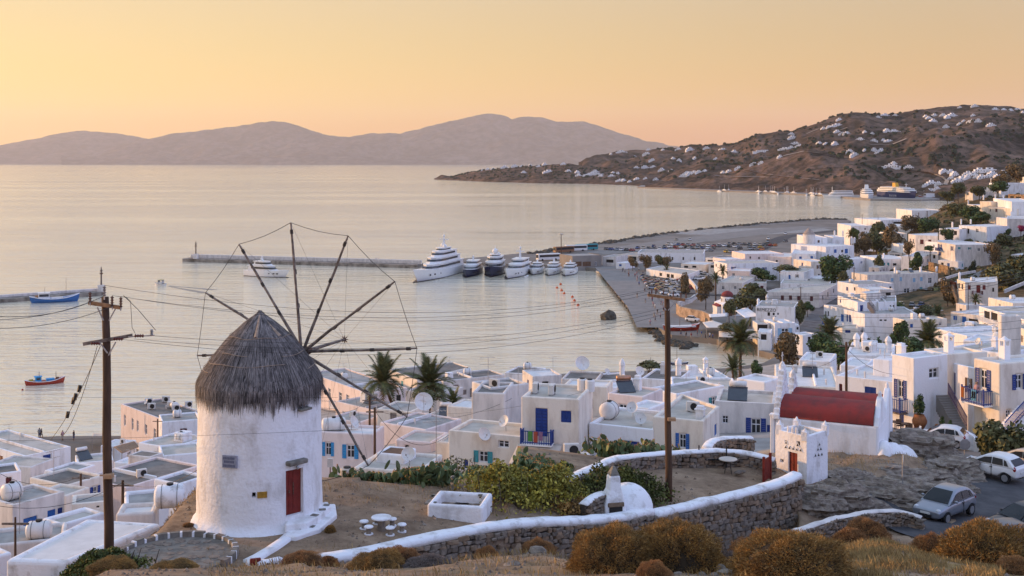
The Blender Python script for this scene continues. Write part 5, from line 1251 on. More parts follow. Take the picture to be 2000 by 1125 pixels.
 # ================================================================ chapel
def chapel():
 A=W(1512,813,70.3);rz=R(-26);L,D,hw=6.15,6.0,2.1;base=A.z-hw
 t=thing('chapel','white chapel with twin barrel roofs painted dark red and a stepped belfry','chapel',(A.x,A.y,base),rz)
 q=MB();q.box(0,0,-1.6,L,D,hw);bevel(q.obj('wall',WHITE,t),.16,3)
 for n,y0 in enumerate((0,3.0)):
  r=1.47 if n==0 else 1.42;rise=1.1 if n==0 else.98;ring=[]
  for i in range(17):
   a=math.pi*i/16;ring.append((y0+1.5-r*math.cos(a),hw+.02+rise*math.sin(a)**.85))
  vs=[];fs=[]
  for x in(.28,L-.3):
   for y,z in ring:vs.append((x,y,z))
  for i in range(16):fs.append((i,17+i,18+i,i+1))
  k=MB();k.add(vs,fs);k.box(.28,y0+.02,hw-.02,L-.3,y0+.14,hw+.06);k.obj('vault',CHURCHRED,t,smooth=True)
  # gable at the right end: pointed, with a finial
  k=MB();k.extr([(y0-.02,hw-.1),(y0+3.0,hw-.1),(y0+2.75,hw+.45),(y0+1.85,hw+1.35),(y0+1.5,hw+1.5),(y0+1.15,hw+1.35),(y0+.25,hw+.45)],L-.32,L+.02,'x');bevel(k.obj('gable',WHITE,t),.07,2)
  k=MB();k.lathe([(.12,0),(.1,.28),(.02,.42)],8,(L-.15,y0+1.5,hw+1.42));k.obj('finial',WHITE,t)
  # left gable carries the belfry of steps
  k=MB();h_=2.75 if n==0 else 1.75;steps=9 if n==0 else 5
  for i in range(steps):
   f0=i/steps;w0=(1.5 if n==0 else 1.0)*(1-f0)**1.3+.26
   k.box(-.02-.0*i,y0+1.5-w0,hw-.1+h_*f0,.34,y0+1.5+w0,hw-.1+h_*(f0+1.0/steps)-.035)
   k.box(.0,y0+1.5-w0+.05,hw-.1+h_*(f0+1.0/steps)-.04,.32,y0+1.5+w0-.05,hw-.1+h_*(f0+1.0/steps))
  k.lathe([(.22,hw-.1+h_),(.2,hw+.15+h_),(.04,hw+.4+h_)],10,(.16,y0+1.5,0));be=bevel(k.obj('belfry',WHITE_CAP,t),.03,2)
  k=MB();zc=hw+.35+h_;k.box(.13,y0+1.46,zc,.19,y0+1.54,zc+(.62 if n==0 else.3));k.box(.13,y0+1.32,zc+(.36 if n==0 else.18),.19,y0+1.68,zc+(.44 if n==0 else.24));k.obj('cross',WHITE_OLD,t)
 k=MB();k.box(-.22,-.12,-1.4,.02,.25,hw+.1);k.box(-.26,-.16,hw+.02,.06,.3,hw+.16);bevel(k.obj('pilaster',WHITE,t),.04,2)
 for c,r in(((L+.25,.6,-.5),(.6,.9,1.7)),((L+.5,1.9,-.7),(.9,1.2,1.5)),((L-.1,-.15,-.8),(.35,.35,.8)),((L+.9,3.0,-.9),(1.1,1.2,1.35))):
  k=MB();k.ball(c,r,14,9);k.obj('buttress',WHITE,t,smooth=True)
 return t
CHAPEL=chapel()
# ================================================================ dovecote
DV=H('small rough white dovecote tower with a red door and triangular pigeon lattices',[(1514,838),(1576,853),(1617,840),(1558,828)],59.6,2.7,'b',[(1540,884,1557,924,'d','r'),(1524,897,1530,903,'o'),(1533,860,1537,866,'o'),(1556,862,1562,871,'o')],wall=WHITE_ROUGH,par=.4,thick=.2,cat='dovecote',name='dovecote',yi=1)
def tri_lattice(hs,tris,face):
 """Triangular pigeon holes: dark recess plates with white slate bars, set on a wall face."""
 fd=face_dir(hs,face)-hs.rz
 inv=Matrix.Rotation(-hs.rz,4,'Z')@Matrix.Translation(-Vector((hs.A.x,hs.A.y,hs.z0)))
 p,q_=hs.poly[face],hs.poly[(face+1)%4];e=(q_-p).normalized();nrm=Vector((e.y,-e.x,0));
 for pts in tris:
  w=[inv@on_wall(hs,x,y,face)for x,y in pts]
  k=MB();k.add([v+nrm*.012 for v in w],[tuple(range(len(w)))]);k.obj('pigeon_hole',DARK,hs.t)
  k=MB()
  for a,b in zip(w,w[1:]+w[:1]):k.bar(a+nrm*.02,b+nrm*.02,.016,.03)
  k.obj('slate_bar',WHITE_ROUGH,hs.t)
tri_lattice(DV,[[(1532+i*7.2,875+i*1.6),(1539+i*7.2,876.5+i*1.6),(1535.5+i*7.2,869+i*1.6)]for i in range(5)]+[[(1533,866.5),(1539,867.5),(1536,860)],[(1555,871.5),(1562,872.5),(1558,864)]],0)
tri_lattice(DV,[[(1589+i*6.2,893-i*1.2),(1595+i*6.2,892-i*1.2),(1592+i*6.2,884.5-i)]for i in range(3)]+[[(1594+i*5.6,881-i),(1599.5+i*5.6,880-i),(1596.8+i*5.6,873-i)]for i in range(2)]+[[(1597,871),(1602.5,870),(1600,864)]],1)
for i,(u,v)in enumerate(((.1,.12),(.1,-.12),(-.1,.1),(-.12,-.1))):
 pass
for cx,cy,hh in((DV.poly[0].x+.18,DV.poly[0].y+.15,.55),(DV.poly[1].x-.2,DV.poly[1].y+.1,.45),(DV.poly[2].x-.1,DV.poly[2].y-.1,.55),(DV.poly[3].x+.1,DV.poly[3].y-.2,.5)):
 k=MB();k.box(-.16,-.16,-.2,.16,.16,hh*.6);k.lathe([(.14,hh*.6),(.02,hh)],6);k.box(-.2,-.03,hh*.62,.2,.03,hh*.72);bevel(k.obj('pinnacle',WHITE_ROUGH,DV.t,(cx,cy,DV.h-.05),.3),.04)
for f in(.38,.52,.64):
 p=DV.poly[0].lerp(DV.poly[1],f);k=MB();k.lathe([(.09,-.1),(.07,.22),(.03,.34)],6);k.obj('pinnacle',WHITE_ROUGH,DV.t,(p.x,p.y+.1,DV.h))
 # gate beside the dovecote, bench and table in the courtyard
g0,g1=W(1500,893,58.6),W(1510,890,59.6)
gt=thing('gate','small rust red wooden gate beside the dovecote','gate',(*P2(1493,933,31.9),Z(*P2(1493,933,31.9))),R(58))
for i in range(5):
 q=MB();q.box(i*.16,-.02,.05,i*.16+.13,.02,1.15);q.obj('plank',RED,gt)
q=MB();q.box(0,.02,.3,.8,.05,.38);q.box(0,.02,.85,.8,.05,.93);q.obj('rail',RED,gt)
q=MB();q.box(-.14,-.06,-.2,-.02,.06,1.3);q.box(.82,-.06,-.2,.94,.06,1.3);q.obj('gate_post',RED,gt)
x,y=P2(1422,918,32.0);tl=thing('courtyard_table','round table with a cream top on thin legs in the sandy courtyard','table',(x,y,Z(x,y)))
q=MB();q.lathe([(.01,.70),(.46,.70),(.48,.73),(.46,.76),(.01,.76)],20);q.obj('table_top',CANVAS,tl)
for a in range(4):q=MB();q.tube([(.25*math.cos(a*1.57+.6),.25*math.sin(a*1.57+.6),0),(.12*math.cos(a*1.57+.6),.12*math.sin(a*1.57+.6),.7)],.018,5);q.obj('leg',WIRE,tl)
x,y=P2(1392,905,32.1);bn=thing('swing_bench','dark bench frame standing against the back courtyard wall','bench',(x,y,Z(x,y)),R(-4))
q=MB();q.box(-.75,-.2,.42,.75,.2,.48);q.obj('seat',BLACK,bn)
q=MB();q.box(-.75,.18,.55,.75,.22,.85);q.obj('backrest',BLACK,bn)
for sx in(-.72,.72):q=MB();q.box(sx-.03,-.05,0,sx+.03,.05,1.15);q.obj('leg',WIRE,bn)
x,y=P2(1370,905,32.1);tag(put(ROCKS[1],'boulder',None,(x,y,Z(x,y)+.1),.5,(.3,.22,.32)),'rounded grey stone beside the dark bench','boulder')
tag(put(ROCKS[2],'boulder',None,(*P2(1444,926,31.9),32.0),.5,(.35,.22,.16)),'flat pale stone lying on the courtyard sand','boulder')
# ================================================================ vegetation
def leafmat(name,c,c2,rough=.75,island=.35,scale=1.5,trans=.0):
 m=mat(name,c,rough,.2,scale,c2=c2,island=island,coord='pos')
 if trans:
  t=m.node_tree;b=t.nodes['Principled BSDF'];b.inputs['Subsurface Weight'].default_value=0
 return m
OLIVE=leafmat('olive_leaves',(.13,.125,.048),(.055,.06,.025),island=.5)
GREEN=leafmat('dark_green_leaves',(.075,.115,.034),(.032,.052,.018),island=.5)
TAMARISK=leafmat('brownish_tamarisk',(.20,.135,.062),(.09,.065,.032),island=.5)
CYPRESS=leafmat('cypress_leaves',(.028,.042,.018),(.014,.022,.010))
YELLOWGREEN=leafmat('yellow_green_vine',(.36,.29,.045),(.11,.115,.028),island=.5,scale=1.6)
CACTUS=leafmat('cactus_pads',(.13,.165,.062),(.07,.10,.042),.55,.4)
FRUIT=leafmat('cactus_fruit',(.42,.20,.05),(.30,.10,.04),.5,.3)
PALMLEAF=leafmat('palm_leaves',(.125,.135,.05),(.06,.07,.028),.6,.4)
PALMDRY=leafmat('dry_palm_leaves',(.26,.16,.07),(.15,.09,.04),.8,.3)
TRUNK=mat('palm_trunk',(.15,.09,.055),.95,.3,5,.04,14)
BARK=mat('grey_bark',(.13,.10,.075),.95,.3,4,.02,20)
BURNET=leafmat('spiny_burnet',(.37,.20,.055),(.16,.098,.036),.9,.45,2.0)
BURNET2=leafmat('orange_dry_burnet',(.43,.215,.08),(.21,.11,.05),.9,.45,2.0)
BURNETGREY=leafmat('grey_dead_burnet',(.20,.155,.13),(.10,.08,.07),.95,.4,2.0)
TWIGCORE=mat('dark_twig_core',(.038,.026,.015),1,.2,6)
DRYGRASS=leafmat('dry_grass_blades',(.42,.30,.13),(.24,.155,.062),.9,.4)
BOUGAIN=leafmat('bougainvillea',(.36,.02,.10),(.18,.015,.06),.7,.3)
RUSTLEAF=leafmat('rusty_climber',(.20,.06,.03),(.10,.035,.02),.8,.3)
def crown_mesh(key,m,n=2600,lobes=7,size=.075,seed=1,shape=(1,1,1),drop=.0):
 """Unit crown (radius about 1, centred 0): many small leaf clumps through several lobes."""
 def f():
  rr=random.Random(seed);L=[]
  for i in range(lobes):
   a=rr.uniform(0,6.28);r=rr.uniform(.15,.62);L.append((Vector((r*math.cos(a),r*math.sin(a),rr.uniform(-.45,.55))),rr.uniform(.34,.56)))
  q=MB()
  for i in range(n):
   c,r=rr.choice(L);d=Vector((rr.gauss(0,1),rr.gauss(0,1),rr.gauss(0,1))).normalized()
   p=c+d*r*rr.random()**.35
   p=Vector((p.x*shape[0],p.y*shape[1],p.z*shape[2]))
   nrm=(d+Vector((rr.gauss(0,.6),rr.gauss(0,.6),rr.gauss(0,.6)+.2))).normalized();u=nrm.orthogonal().normalized();v=nrm.cross(u);a=rr.uniform(0,6.28);u,v=u*math.cos(a)+v*math.sin(a),v*math.cos(a)-u*math.sin(a)
   s=size*rr.uniform(.6,1.5)
   q.add([p-u*s-v*s*.5,p+u*s*.1-v*s*.7,p+u*s,p+v*s*.7],[(0,1,2,3)])
  return q.mesh('crown',m)
 return cached(('crown',key,m.name),f)
def trunk_mesh(key,seed=1):
 def f():
  rr=random.Random(seed);q=MB()
  q.tube([(0,0,-.3),(.02,0,0),(.05,.02,.35),(.02,.05,.7),(.0,.02,1.0)],[.10,.085,.07,.055,.03],7)
  for i in range(5):
   a=i*1.3+rr.uniform(0,.5);z=rr.uniform(.4,.8);q.tube([(.03,.03,z),(.25*math.cos(a),.25*math.sin(a),z+.25),(.5*math.cos(a),.5*math.sin(a),z+.42)],[.04,.03,.012],5)
  return q.mesh('trunk',BARK)
 return cached(('trunk',key),f)
KIND={'olive':(OLIVE,2600,.085,(1,1,.85)),'green':(GREEN,2600,.085,(1,1,.9)),'tam':(TAMARISK,2600,.075,(1,1,.95)),'shrub':(OLIVE,1500,.10,(1.1,1.1,.7)),'rust':(RUSTLEAF,1400,.1,(1.1,1.1,.8)),'vine':(YELLOWGREEN,1500,.1,(1.1,1.1,.7)),'boug':(BOUGAIN,1200,.1,(1.2,1,.7)),'dshrub':(GREEN,1500,.10,(1.1,1.1,.7)),'bshrub':(TAMARISK,1500,.10,(1.1,1.1,.7)),}
def tree(kind,label,px,py,Y,wpx,hpx,cat='tree',name=None,group=None,trunk=True,zb=None,seed=None):
 """A tree whose crown is wpx by hpx photo pixels; (px, py) is the middle of the crown's foot and Y its distance."""
 m,n,sz,sh=KIND[kind];seed=seed if seed is not None else rnd.randint(1,4)
 p=W(px,py,Y);w=wpx/F*Y/2;h=hpx/F*Y
 g=zb if zb is not None else Zg(p.x,p.y)
 g=min(g,p.z)
 shrub='shrub' in kind or kind in('rust','vine','boug')
 t=thing(name or('shrub' if shrub else 'tree'),label,cat if not shrub or cat!='tree' else 'shrub',(p.x,p.y,g),rnd.uniform(0,6.28),group)
 cz=p.z-g+h*.5
 put(crown_mesh((kind,seed),m,n,7+seed,sz,seed*13+5,sh),'crown',t,(0,0,cz),0,(w*1.22,w*1.22,h*.72))
 put(trunk_mesh(seed,seed),'trunk',t,(0,0,0),0,(max(.5,w*.8),)*2+(max(cz,.4),))
 return t
def frond_mesh(v):
 def f():
  rr=random.Random(v);q=MB();droop=(.35,.75,1.2)[v%3];n=13;pts=[]
  for i in range(n+1):
   s=i/n;a=.10+droop*s*s*1.2
   pts.append(Vector((s*(1-.22*droop*s),0,.28*s-droop*.55*s*s)))
  q.tube(pts,[.018*(1-.8*i/n)+.002 for i in range(n+1)],4,cap=False)
  for i in range(1,n+1):
   s=i/n;p=pts[i];d=(pts[i]-pts[i-1]).normalized();ln=.26*math.sin(math.pi*(.12+.85*s))**.6+.03
   for k in range(2):
    pp=p-d*.035*k
    for sg in(-1,1):
     o=Vector((d.x*.75,sg*.8,.28-.5*droop*s+rr.uniform(-.1,.1))).normalized();e=pp+o*ln*rr.uniform(.85,1.1)+Vector((0,0,-.05))
     q.add([pp-d*.022,pp+d*.022,e],[(0,1,2)])
  return q.mesh('frond',PALMLEAF if v<3 else PALMDRY)
 return cached(('frond',v),f)
def palm(label,px,py,Y,crown_px,zb=None,lean=(0,0),n=34,dry=6,seed=1,trunk_r=.22,full=True):
 """(px, py): the heart of the crown; crown_px: half spread of the fronds in pixels."""
 rr=random.Random(seed);p=W(px,py,Y);g=zb if zb is not None else Zg(p.x,p.y);g=min(g,p.z-.8)
 bx,by=p.x+lean[0],p.y+lean[1]
 t=thing('palm_tree',label,'palm tree',(bx,by,g));h=p.z-g;L=crown_px/F*Y*1.12
 q=MB();pts=[];rs=[]
 for i in range(15):
  s=i/14;pts.append((-lean[0]*s**1.4,-lean[1]*s**1.4,-.5+(h+.5)*s));rs.append(trunk_r*(1.15-.25*s+(.12 if i%2 else 0))*(1.25 if i>12 else 1))
 q.tube(pts,rs,9);q.obj('trunk',TRUNK,t)
 for i in range(n+dry):
  isdry=i>=n
  el=R(rr.uniform(-35,-5))if isdry else R(78-95*((i+.5)/n)**1.1+rr.uniform(-8,8))
  v=3+rr.randint(0,2)if isdry else(0 if el>.9 else 1 if el>.2 else 2)
  o=bpy.data.objects.new('frond',frond_mesh(v));o.parent=t;o.location=(-lean[0],-lean[1],h);s=L*1.15*rr.uniform(.82,1.1)*(.75 if isdry else 1)
  o.rotation_euler=(rr.uniform(-.3,.3),-el*.9,i*2.39996+rr.uniform(-.2,.2));o.scale=(s,s,s);col.objects.link(o)
 return t
palm('leaning date palm with a dark trunk, left of the two palms in the lower town',748,745,165,46,lean=(2.4,-.6),seed=2)
palm('upright date palm with pale dry lower fronds, right of the two lower town palms',838,752,160,48,seed=5,n=40,dry=8)
palm('small low palm partly hidden by white roofs right of the two date palms',886,786,150,26,seed=7,n=26,dry=2)
palm('tall date palm with grey drooping skirt standing in front of the cove beach',1446,668,240,40,seed=9,n=44,dry=14,trunk_r=.3)
palm('low bushy palm at the foot of the tall cove palm',1432,722,215,26,seed=11,n=26,dry=2,zb=3)
palm('broad palm beside the street in the dark garden below the curved building',1620,652,262,30,seed=13,n=40,dry=6,zb=1.5)
palm('wide drooping palm in front of the white roof terrace, beside the dark round tree',1812,666,205,34,seed=15,n=40,dry=6,zb=8)
palm('small palm by the domed church on the quay road',1398,545,380,13,seed=17,n=24,dry=3)
palm('small palm behind the church, next to the white beach road',1412,530,430,12,seed=19,n=22,dry=2)
palm('low palm on the market hall terrace in front of the long harbour shed',1302,526,470,9,seed=21,n=20,dry=0)
palm('palm with dark fronds beside the mini windmill hotel',1661,459,560,10,seed=23,n=22,dry=2)
palm('palm behind the car park under the red doored house',1755,607,330,15,seed=25,n=28,dry=2,zb=2)
palm('palm right of the parked cars under the red doored house',1832,612,300,16,seed=27,n=28,dry=2,zb=3)
palm('young palm below the balcony of the red doored house',1905,586,318,12,seed=29,n=24,dry=2,zb=4)
TREES=[('green','dark round leafy tree in front of the square blue windows',1757,672,232,34,40),('green','dense dark green garden tree left of the wooden pole by the domed chimneys',1637,712,200,62,40),('green','low dark garden tree under the broad street palm',1600,690,222,42,36),('olive','olive green garden tree between the street palm and the white terrace',1690,690,205,60,30),('green','dark garden hedge tree right of the round tree',1790,692,190,56,28),('tam','brown rounded tamarisk at the beach end of the main street',1540,716,225,58,60),('olive','large dark olive tree behind the lettered beach club',1465,600,325,66,46),('tam','brown tree left of the domed church',1378,585,362,34,38),('olive','small pale tree between the domed church and the pergola',1424,614,318,26,28),('olive','slim dark tree at the street corner beside the lettered club',1562,630,305,24,40),('green','small dark bush tree under the maroon shuttered house',1577,606,345,22,16),('green','big dark tree with a red top beside the cream house',1632,548,425,52,46),('rust','rusty red climber crowning the big dark tree',1628,520,430,36,16),('olive','round olive bush in front of the big dark tree at the kerb',1648,556,408,24,24),('tam','brown tree clump on the main street behind the hotel, left of three',1688,492,510,36,36),('olive','dark tree clump on the main street behind the hotel, middle of three',1712,490,520,40,42),('tam','brown tree clump on the main street behind the hotel, right of three',1742,488,500,44,46),('olive','tall pale green tree behind the three street clumps',1720,462,560,34,26),('green','dark tree beside the mini windmill hotel palm',1672,470,560,22,22),('green','dark tree in front of the white twin house',1712,455,590,22,18),('tam','brown tree above the red strip roof',1780,450,560,40,26),('green','dark tree below the red strip roof',1812,455,545,42,28),('green','dark round tree in front of the arched porch house',1849,470,480,24,22),('tam','brown autumn tree left of the maroon shuttered house',1776,494,440,24,20),('dshrub','dark shrub in front of the maroon shuttered house',1817,490,450,22,10),('green','dark rounded tree beside the white curved garden wall',1791,524,425,24,30),('olive','dark tree left of the teal shuttered house',1716,524,450,18,26),('tam','bare brown tree right of the three storey house',1938,510,430,32,32),('olive','dense hillside tree right of the bare brown tree',1958,487,475,40,28),('olive','big olive coloured tree on the right edge above the red doored house',1962,560,372,76,44),('olive','second big olive coloured tree at the right edge',2000,548,385,70,48),('tam','brown tree left of the red doored house',1851,590,345,30,40),('rust','rusty climber at the left wall of the red doored house',1862,565,345,16,16),('green','dark tree hiding the car park in front of the pale blue building',1742,612,320,36,20),('olive','olive tree hiding the car park, right of the dark one',1810,618,310,44,22),('green','dark tree on the gully slope below the four chimney house',1950,374,610,36,18),('tam','brown tree line on the right skyline, nearest the edge',1985,352,660,40,28),('tam','brown tree line on the right skyline, left part',1960,362,650,36,26),('olive','dark bushy tree on the upper slope left of the cottage',1872,378,640,26,20),('olive','dark bushy tree on the upper slope right of the cottage',1912,382,620,34,18),('green','dark tree above the veranda house',1895,428,540,42,24),('olive','olive tree left of the upper white cubic house',1870,420,570,34,22),('green','dark hedge tree below the upper white cubic house',1915,432,530,40,18),('olive','olive bush on the cliff path above the sea',1850,392,660,26,18),('tam','reddish bush on the sea cliff below the large white house',1848,418,630,24,16),('boug','magenta bougainvillea at the right edge',1994,452,490,18,12),('green','small dark tree beside the bougainvillea porch',1968,460,490,14,12),('tam','brown tamarisk left of the trio in front of the long harbour shed',1236,520,490,20,16),('tam','brown tamarisk second in the row in front of the long harbour shed',1260,520,490,24,20),('olive','dark tamarisk third in the row in front of the long harbour shed',1290,518,492,22,18),('tam','brown tamarisk fourth in the row in front of the long harbour shed',1304,519,488,20,16),('green','dark garden trees behind the white house with two maroon windows',1490,546,425,44,20),('olive','low garden tree in front of the hotel terrace',1540,535,440,54,16),('tam','brown bush on the bank beside the car park',1340,575,405,24,36),('olive','small tree on the beach terrace behind the white awning',1420,646,300,36,14),('shrub','olive bushes at the water behind the brown roofed houses',1268,722,190,48,18),('green','small tamarisk by the cove behind the white roofs',1478,735,200,22,30),('olive','dark tree under the right date palm',838,785,152,56,24),('olive','broad bush at the right edge above the white parked car',1962,905,76,92,78),]
for tr in TREES:
 tree(*tr)
 # cypress
cy=thing('cypress','dark pointed cypress in front of the three storey blue shuttered house','tree',(*W(1899,516,415).xy,Zg(*W(1899,516,415).xy)))
put(crown_mesh('cyp',CYPRESS,2200,9,.09,77,(.75,.75,1.25)),'crown',cy,(0,0,3.1),0,(1.75,1.75,2.7));put(trunk_mesh(1,1),'trunk',cy,(0,0,0),0,(1,1,3))
# prickly pears
def cactus(label,pts,hgt,n,seed,fruit=.25,pad=.17):
 """A thicket of flat pads along a ground path; built as one part because nobody could count the pads."""
 rr=random.Random(seed);P=[Vector(p)for p in pts];c=sum(P,Vector())/len(P)
 t=thing('prickly_pear',label,'cactus',c);q=MB();fq=MB()
 for i in range(n):
  a=rr.randint(0,len(P)-2)if len(P)>1 else 0;b=P[a].lerp(P[min(a+1,len(P)-1)],rr.random())
  x,y=b.x+rr.gauss(0,.5),b.y+rr.gauss(0,.55);env=hgt*(.75+.35*mnoise.noise(Vector((x*.8,y*.8,seed))))
  z=Zg(x,y)+rr.random()**.55*env
  s=pad*rr.uniform(.75,1.25);M=Matrix.Translation((x-c.x,y-c.y,z-c.z))@Matrix.Rotation(rr.uniform(0,6.28),4,'Z')@Matrix.Rotation(rr.gauss(0,.5),4,'X')@Matrix.Rotation(rr.gauss(0,.5),4,'Y')
  vs=[M@Vector((s*.72*math.sin(k*6.283/8),sg*s*.09,s*1.05*math.cos(k*6.283/8)+(s*.08 if k==0 else 0)))for sg in(-1,1)for k in range(8)]
  q.add(vs,[tuple(range(8)),tuple(reversed(range(8,16)))]+[(k,k+8,(k+1)%8+8,(k+1)%8)for k in range(8)])
  if rr.random()<fruit and z>Zg(x,y)+env*.35:
   for k in(-1,0,1):
    p=M@Vector((s*.4*k,0,s*(1.1-.15*abs(k))));r=s*.16;fq.add([p+Vector((r,0,0)),p+Vector((0,r,0)),p+Vector((-r,0,0)),p+Vector((0,-r,0)),p+Vector((0,0,r*1.8))],[(0,1,4),(1,2,4),(2,3,4),(3,0,4)])
 q.obj('pads',CACTUS,t)['kind']='stuff'
 fq.obj('fruit',FRUIT,t)['kind']='stuff'
 return t
def gp(px,py,Y):p=W(px,py,Y);return(p.x,p.y,Zg(p.x,p.y))
cactus('thick prickly pear hedge on the terrace edge right of the windmill',[gp(690,950,53),gp(740,950,53),gp(800,960,52),gp(855,965,51.5)],1.15,1500,1)
cactus('prickly pear mass with orange fruit below the grey awning',[gp(935,930,55),gp(985,920,56),gp(1040,925,55),(gp(1090,930,54))],.6,1000,2)
cactus('prickly pear thicket with many fruit behind the back courtyard wall',[gp(1170,890,61),gp(1215,880,62),gp(1262,875,63.5),gp(1296,870,64.5)],1.5,1000,3,.5)
# yellow green vine thicket behind the wall
def thicket(label,m,pts,spread,hgt,n,size,seed,name='vine_thicket',cat='bush',droop=0):
 rr=random.Random(seed);P=[Vector(p)for p in pts];c=sum(P,Vector())/len(P);t=thing(name,label,cat,c);q=MB()
 for i in range(n):
  a=rr.randint(0,max(0,len(P)-2));b=P[a].lerp(P[min(a+1,len(P)-1)],rr.random());x,y=b.x+rr.gauss(0,spread),b.y+rr.gauss(0,spread)
  env=hgt*max(.15,.72+.5*mnoise.fractal(Vector((x*.7,y*.7,seed)),1,2,3))*math.exp(-((x-b.x)**2+(y-b.y)**2)/(2.2*spread)**2*.8)
  p=Vector((x-c.x,y-c.y,Zg(x,y)-c.z+env*rr.random()**.4));nrm=Vector((rr.gauss(0,.7),rr.gauss(0,.7),rr.uniform(.1,1))).normalized();u=nrm.orthogonal().normalized();v=nrm.cross(u);an=rr.uniform(0,6.28);u,v=u*math.cos(an)+v*math.sin(an),v*math.cos(an)-u*math.sin(an);s=size*rr.uniform(.6,1.5)
  q.add([p-u*s,p-v*s*.6,p+u*s,p+v*s*.6],[(0,1,2,3)])
 q.obj('foliage',m,t)
 k=MB()
 for i in range(14):
  b=rr.choice(P);x,y=b.x+rr.gauss(0,spread),b.y+rr.gauss(0,spread);k.tube([(x-c.x,y-c.y,Zg(x,y)-c.z),(x-c.x+rr.uniform(-.3,.3),y-c.y+rr.uniform(-.2,.2),Zg(x,y)-c.z+hgt*.7)],[.03,.012],4)
 k.obj('stems',BARK,t)['kind']='stuff'
 return t
thicket('big yellow green vine thicket behind the white wall coping',YELLOWGREEN,[gp(960,985,49),gp(1010,985,49.5),gp(1060,985,50),gp(1105,980,50.5)],.75,2.0,9000,.075,4)
thicket('green vine thicket behind the bread oven',leafmat('mid_green_vine',(.12,.125,.026),(.045,.055,.016)),[gp(1160,965,51.5),gp(1200,960,52.5),gp(1245,965,53),gp(1270,970,53)],.55,1.7,6000,.07,5)
thicket('green garden bush around the foot of the left power pole',leafmat('bright_garden_bush',(.105,.115,.025),(.04,.055,.015)),[gp(140,1130,37.2),gp(200,1125,37.2),gp(250,1125,37.4)],.42,.95,5200,.05,6)
thicket('dry brown bush at the foot of the vine thicket, left of the oven',BURNET,[gp(1110,1000,48.6),gp(1135,995,49)],.35,.9,1500,.06,8)
thicket('thin grey green shrub in a black pot beside the white yard',OLIVE,[gp(880,925,60),gp(890,925,60)],.6,2.6,800,.06,9,'potted_shrub','shrub')
thicket('trailing green vine roof over the garden terrace below the sky blue door',GREEN,[gp(1690,664,255),gp(1730,662,258)],3.5,4,1600,.45,10)
# spiny burnet domes in the foreground
def dome_mesh(key,m,n,seed,ln=.11):
 def f():
  rr=random.Random(seed);q=MB()
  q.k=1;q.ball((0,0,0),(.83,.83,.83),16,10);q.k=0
  for i in range(n):
   u=rr.random();z=u*1.15-.15;a=rr.uniform(0,6.283);s=math.sqrt(max(0,1-z*z));d=Vector((s*math.cos(a),s*math.sin(a),z))
   bump=1+.24*mnoise.fractal(d*1.7+Vector((seed,0,0)),1,2,3)+.05*mnoise.noise(d*7+Vector((seed,3,0)))
   p=d*(bump*rr.uniform(.80,.97));o=(d+Vector((rr.gauss(0,.55),rr.gauss(0,.55),rr.gauss(0,.55)))).normalized();e=p+o*ln*rr.uniform(.5,1.3);w=o.cross(Vector((rr.gauss(0,1),rr.gauss(0,1),rr.gauss(0,1)))).normalized()*ln*rr.uniform(.09,.16)
   q.add([p-w,p+w,e],[(0,1,2)])
  return q.mesh('foliage',[m,TWIGCORE])
 return cached(('dome',key),f)
def burnet(label,px,py,Y,wpx,hpx,kind=0,seed=1,group=None):
 """Dome bush whose foot is at (px, py) and which is wpx wide and hpx high in the photograph."""
 m=(BURNET,BURNET2,BURNETGREY)[kind];p=W(px,py,Y);w=wpx/F*Y/2;h=hpx/F*Y
 g=Z(p.x,p.y)
 h=min(max(h*.6,p.z+h-g),max(h,1.15*w))
 t=thing('spiny_bush',label,'bush',(p.x,p.y,g),rnd.uniform(0,6.28),group)
 put(dome_mesh((kind,seed),m,36000 if w>.6 else 12000,seed*7+kind,.062 if w>.6 else.11),'foliage',t,(0,0,0),0,(w*1.14,w*1.14,h*.97))
 k=MB()
 for i in range(10):
  a=rnd.uniform(0,6.28);k.tube([(0,0,-.1),(w*.9*math.cos(a),w*.9*math.sin(a),h*.25)],[.02,.006],4)
 k.obj('stems',BARK,t)['kind']='stuff'
 return t
burnet('large orange brown dome bush before the wall, left half of the twin mound',1200,1100,33.6,158,92,0,1)
burnet('large olive brown dome bush before the wall, right half of the twin mound',1322,1102,33.9,172,92,0,2)
burnet('orange topped dome bush at the bottom edge, right of the white stones',1545,1150,31.6,208,112,0,3)
burnet('tall reddish scrub bush under the right wall',1478,1075,39.5,130,76,1,1)
burnet('grey dead scrub bush left of the dry grass mound',1590,1080,40,100,46,2,1)
burnet('grey dead scrub in the shade behind the orange topped dome',1440,1092,36,80,40,2,2)
burnet('small round orange bush in front of the pale roadside wall',1602,1034,43,38,20,1,2)
burnet('wide dry brown bush in front of the dark parked cars',1930,1078,42.5,190,62,0,4)
burnet('reddish tangled bush below the silver car',1818,1040,47,70,44,1,3)
burnet('low reddish bush right of the tangled one below the silver car',1866,1048,46,60,30,1,4)
burnet('orange bush in the bottom right corner',1985,1128,35,80,40,1,5)
burnet('brown dome bush at the bottom edge left of the twin mound',738,1130,35.5,100,52,0,5)
burnet('lit orange dome bush right of the brown one at the bottom edge',782,1104,36.8,78,36,1,1)
burnet('grey scrub between the small domes at the bottom edge',840,1125,35.5,90,30,2,3)
burnet('small brown dome bush beside the pole at the bottom left',218,1134,36.3,84,38,0,2)
burnet('small flat brown bush at the bottom edge below the threshing floor',340,1135,35.5,80,26,0,3)
burnet('dry red brown weeds on the wall end beside the kerb',590,1097,38.8,66,20,1,5)
burnet('reddish weeds on the wall top left end',640,1090,40.2,44,14,1,2)
burnet('tuft of red weeds in front of the stone wall',950,1088,41.5,40,20,1,4)
burnet('orange weeds beside the grey boulder before the wall',1052,1070,43.5,60,16,1,3)
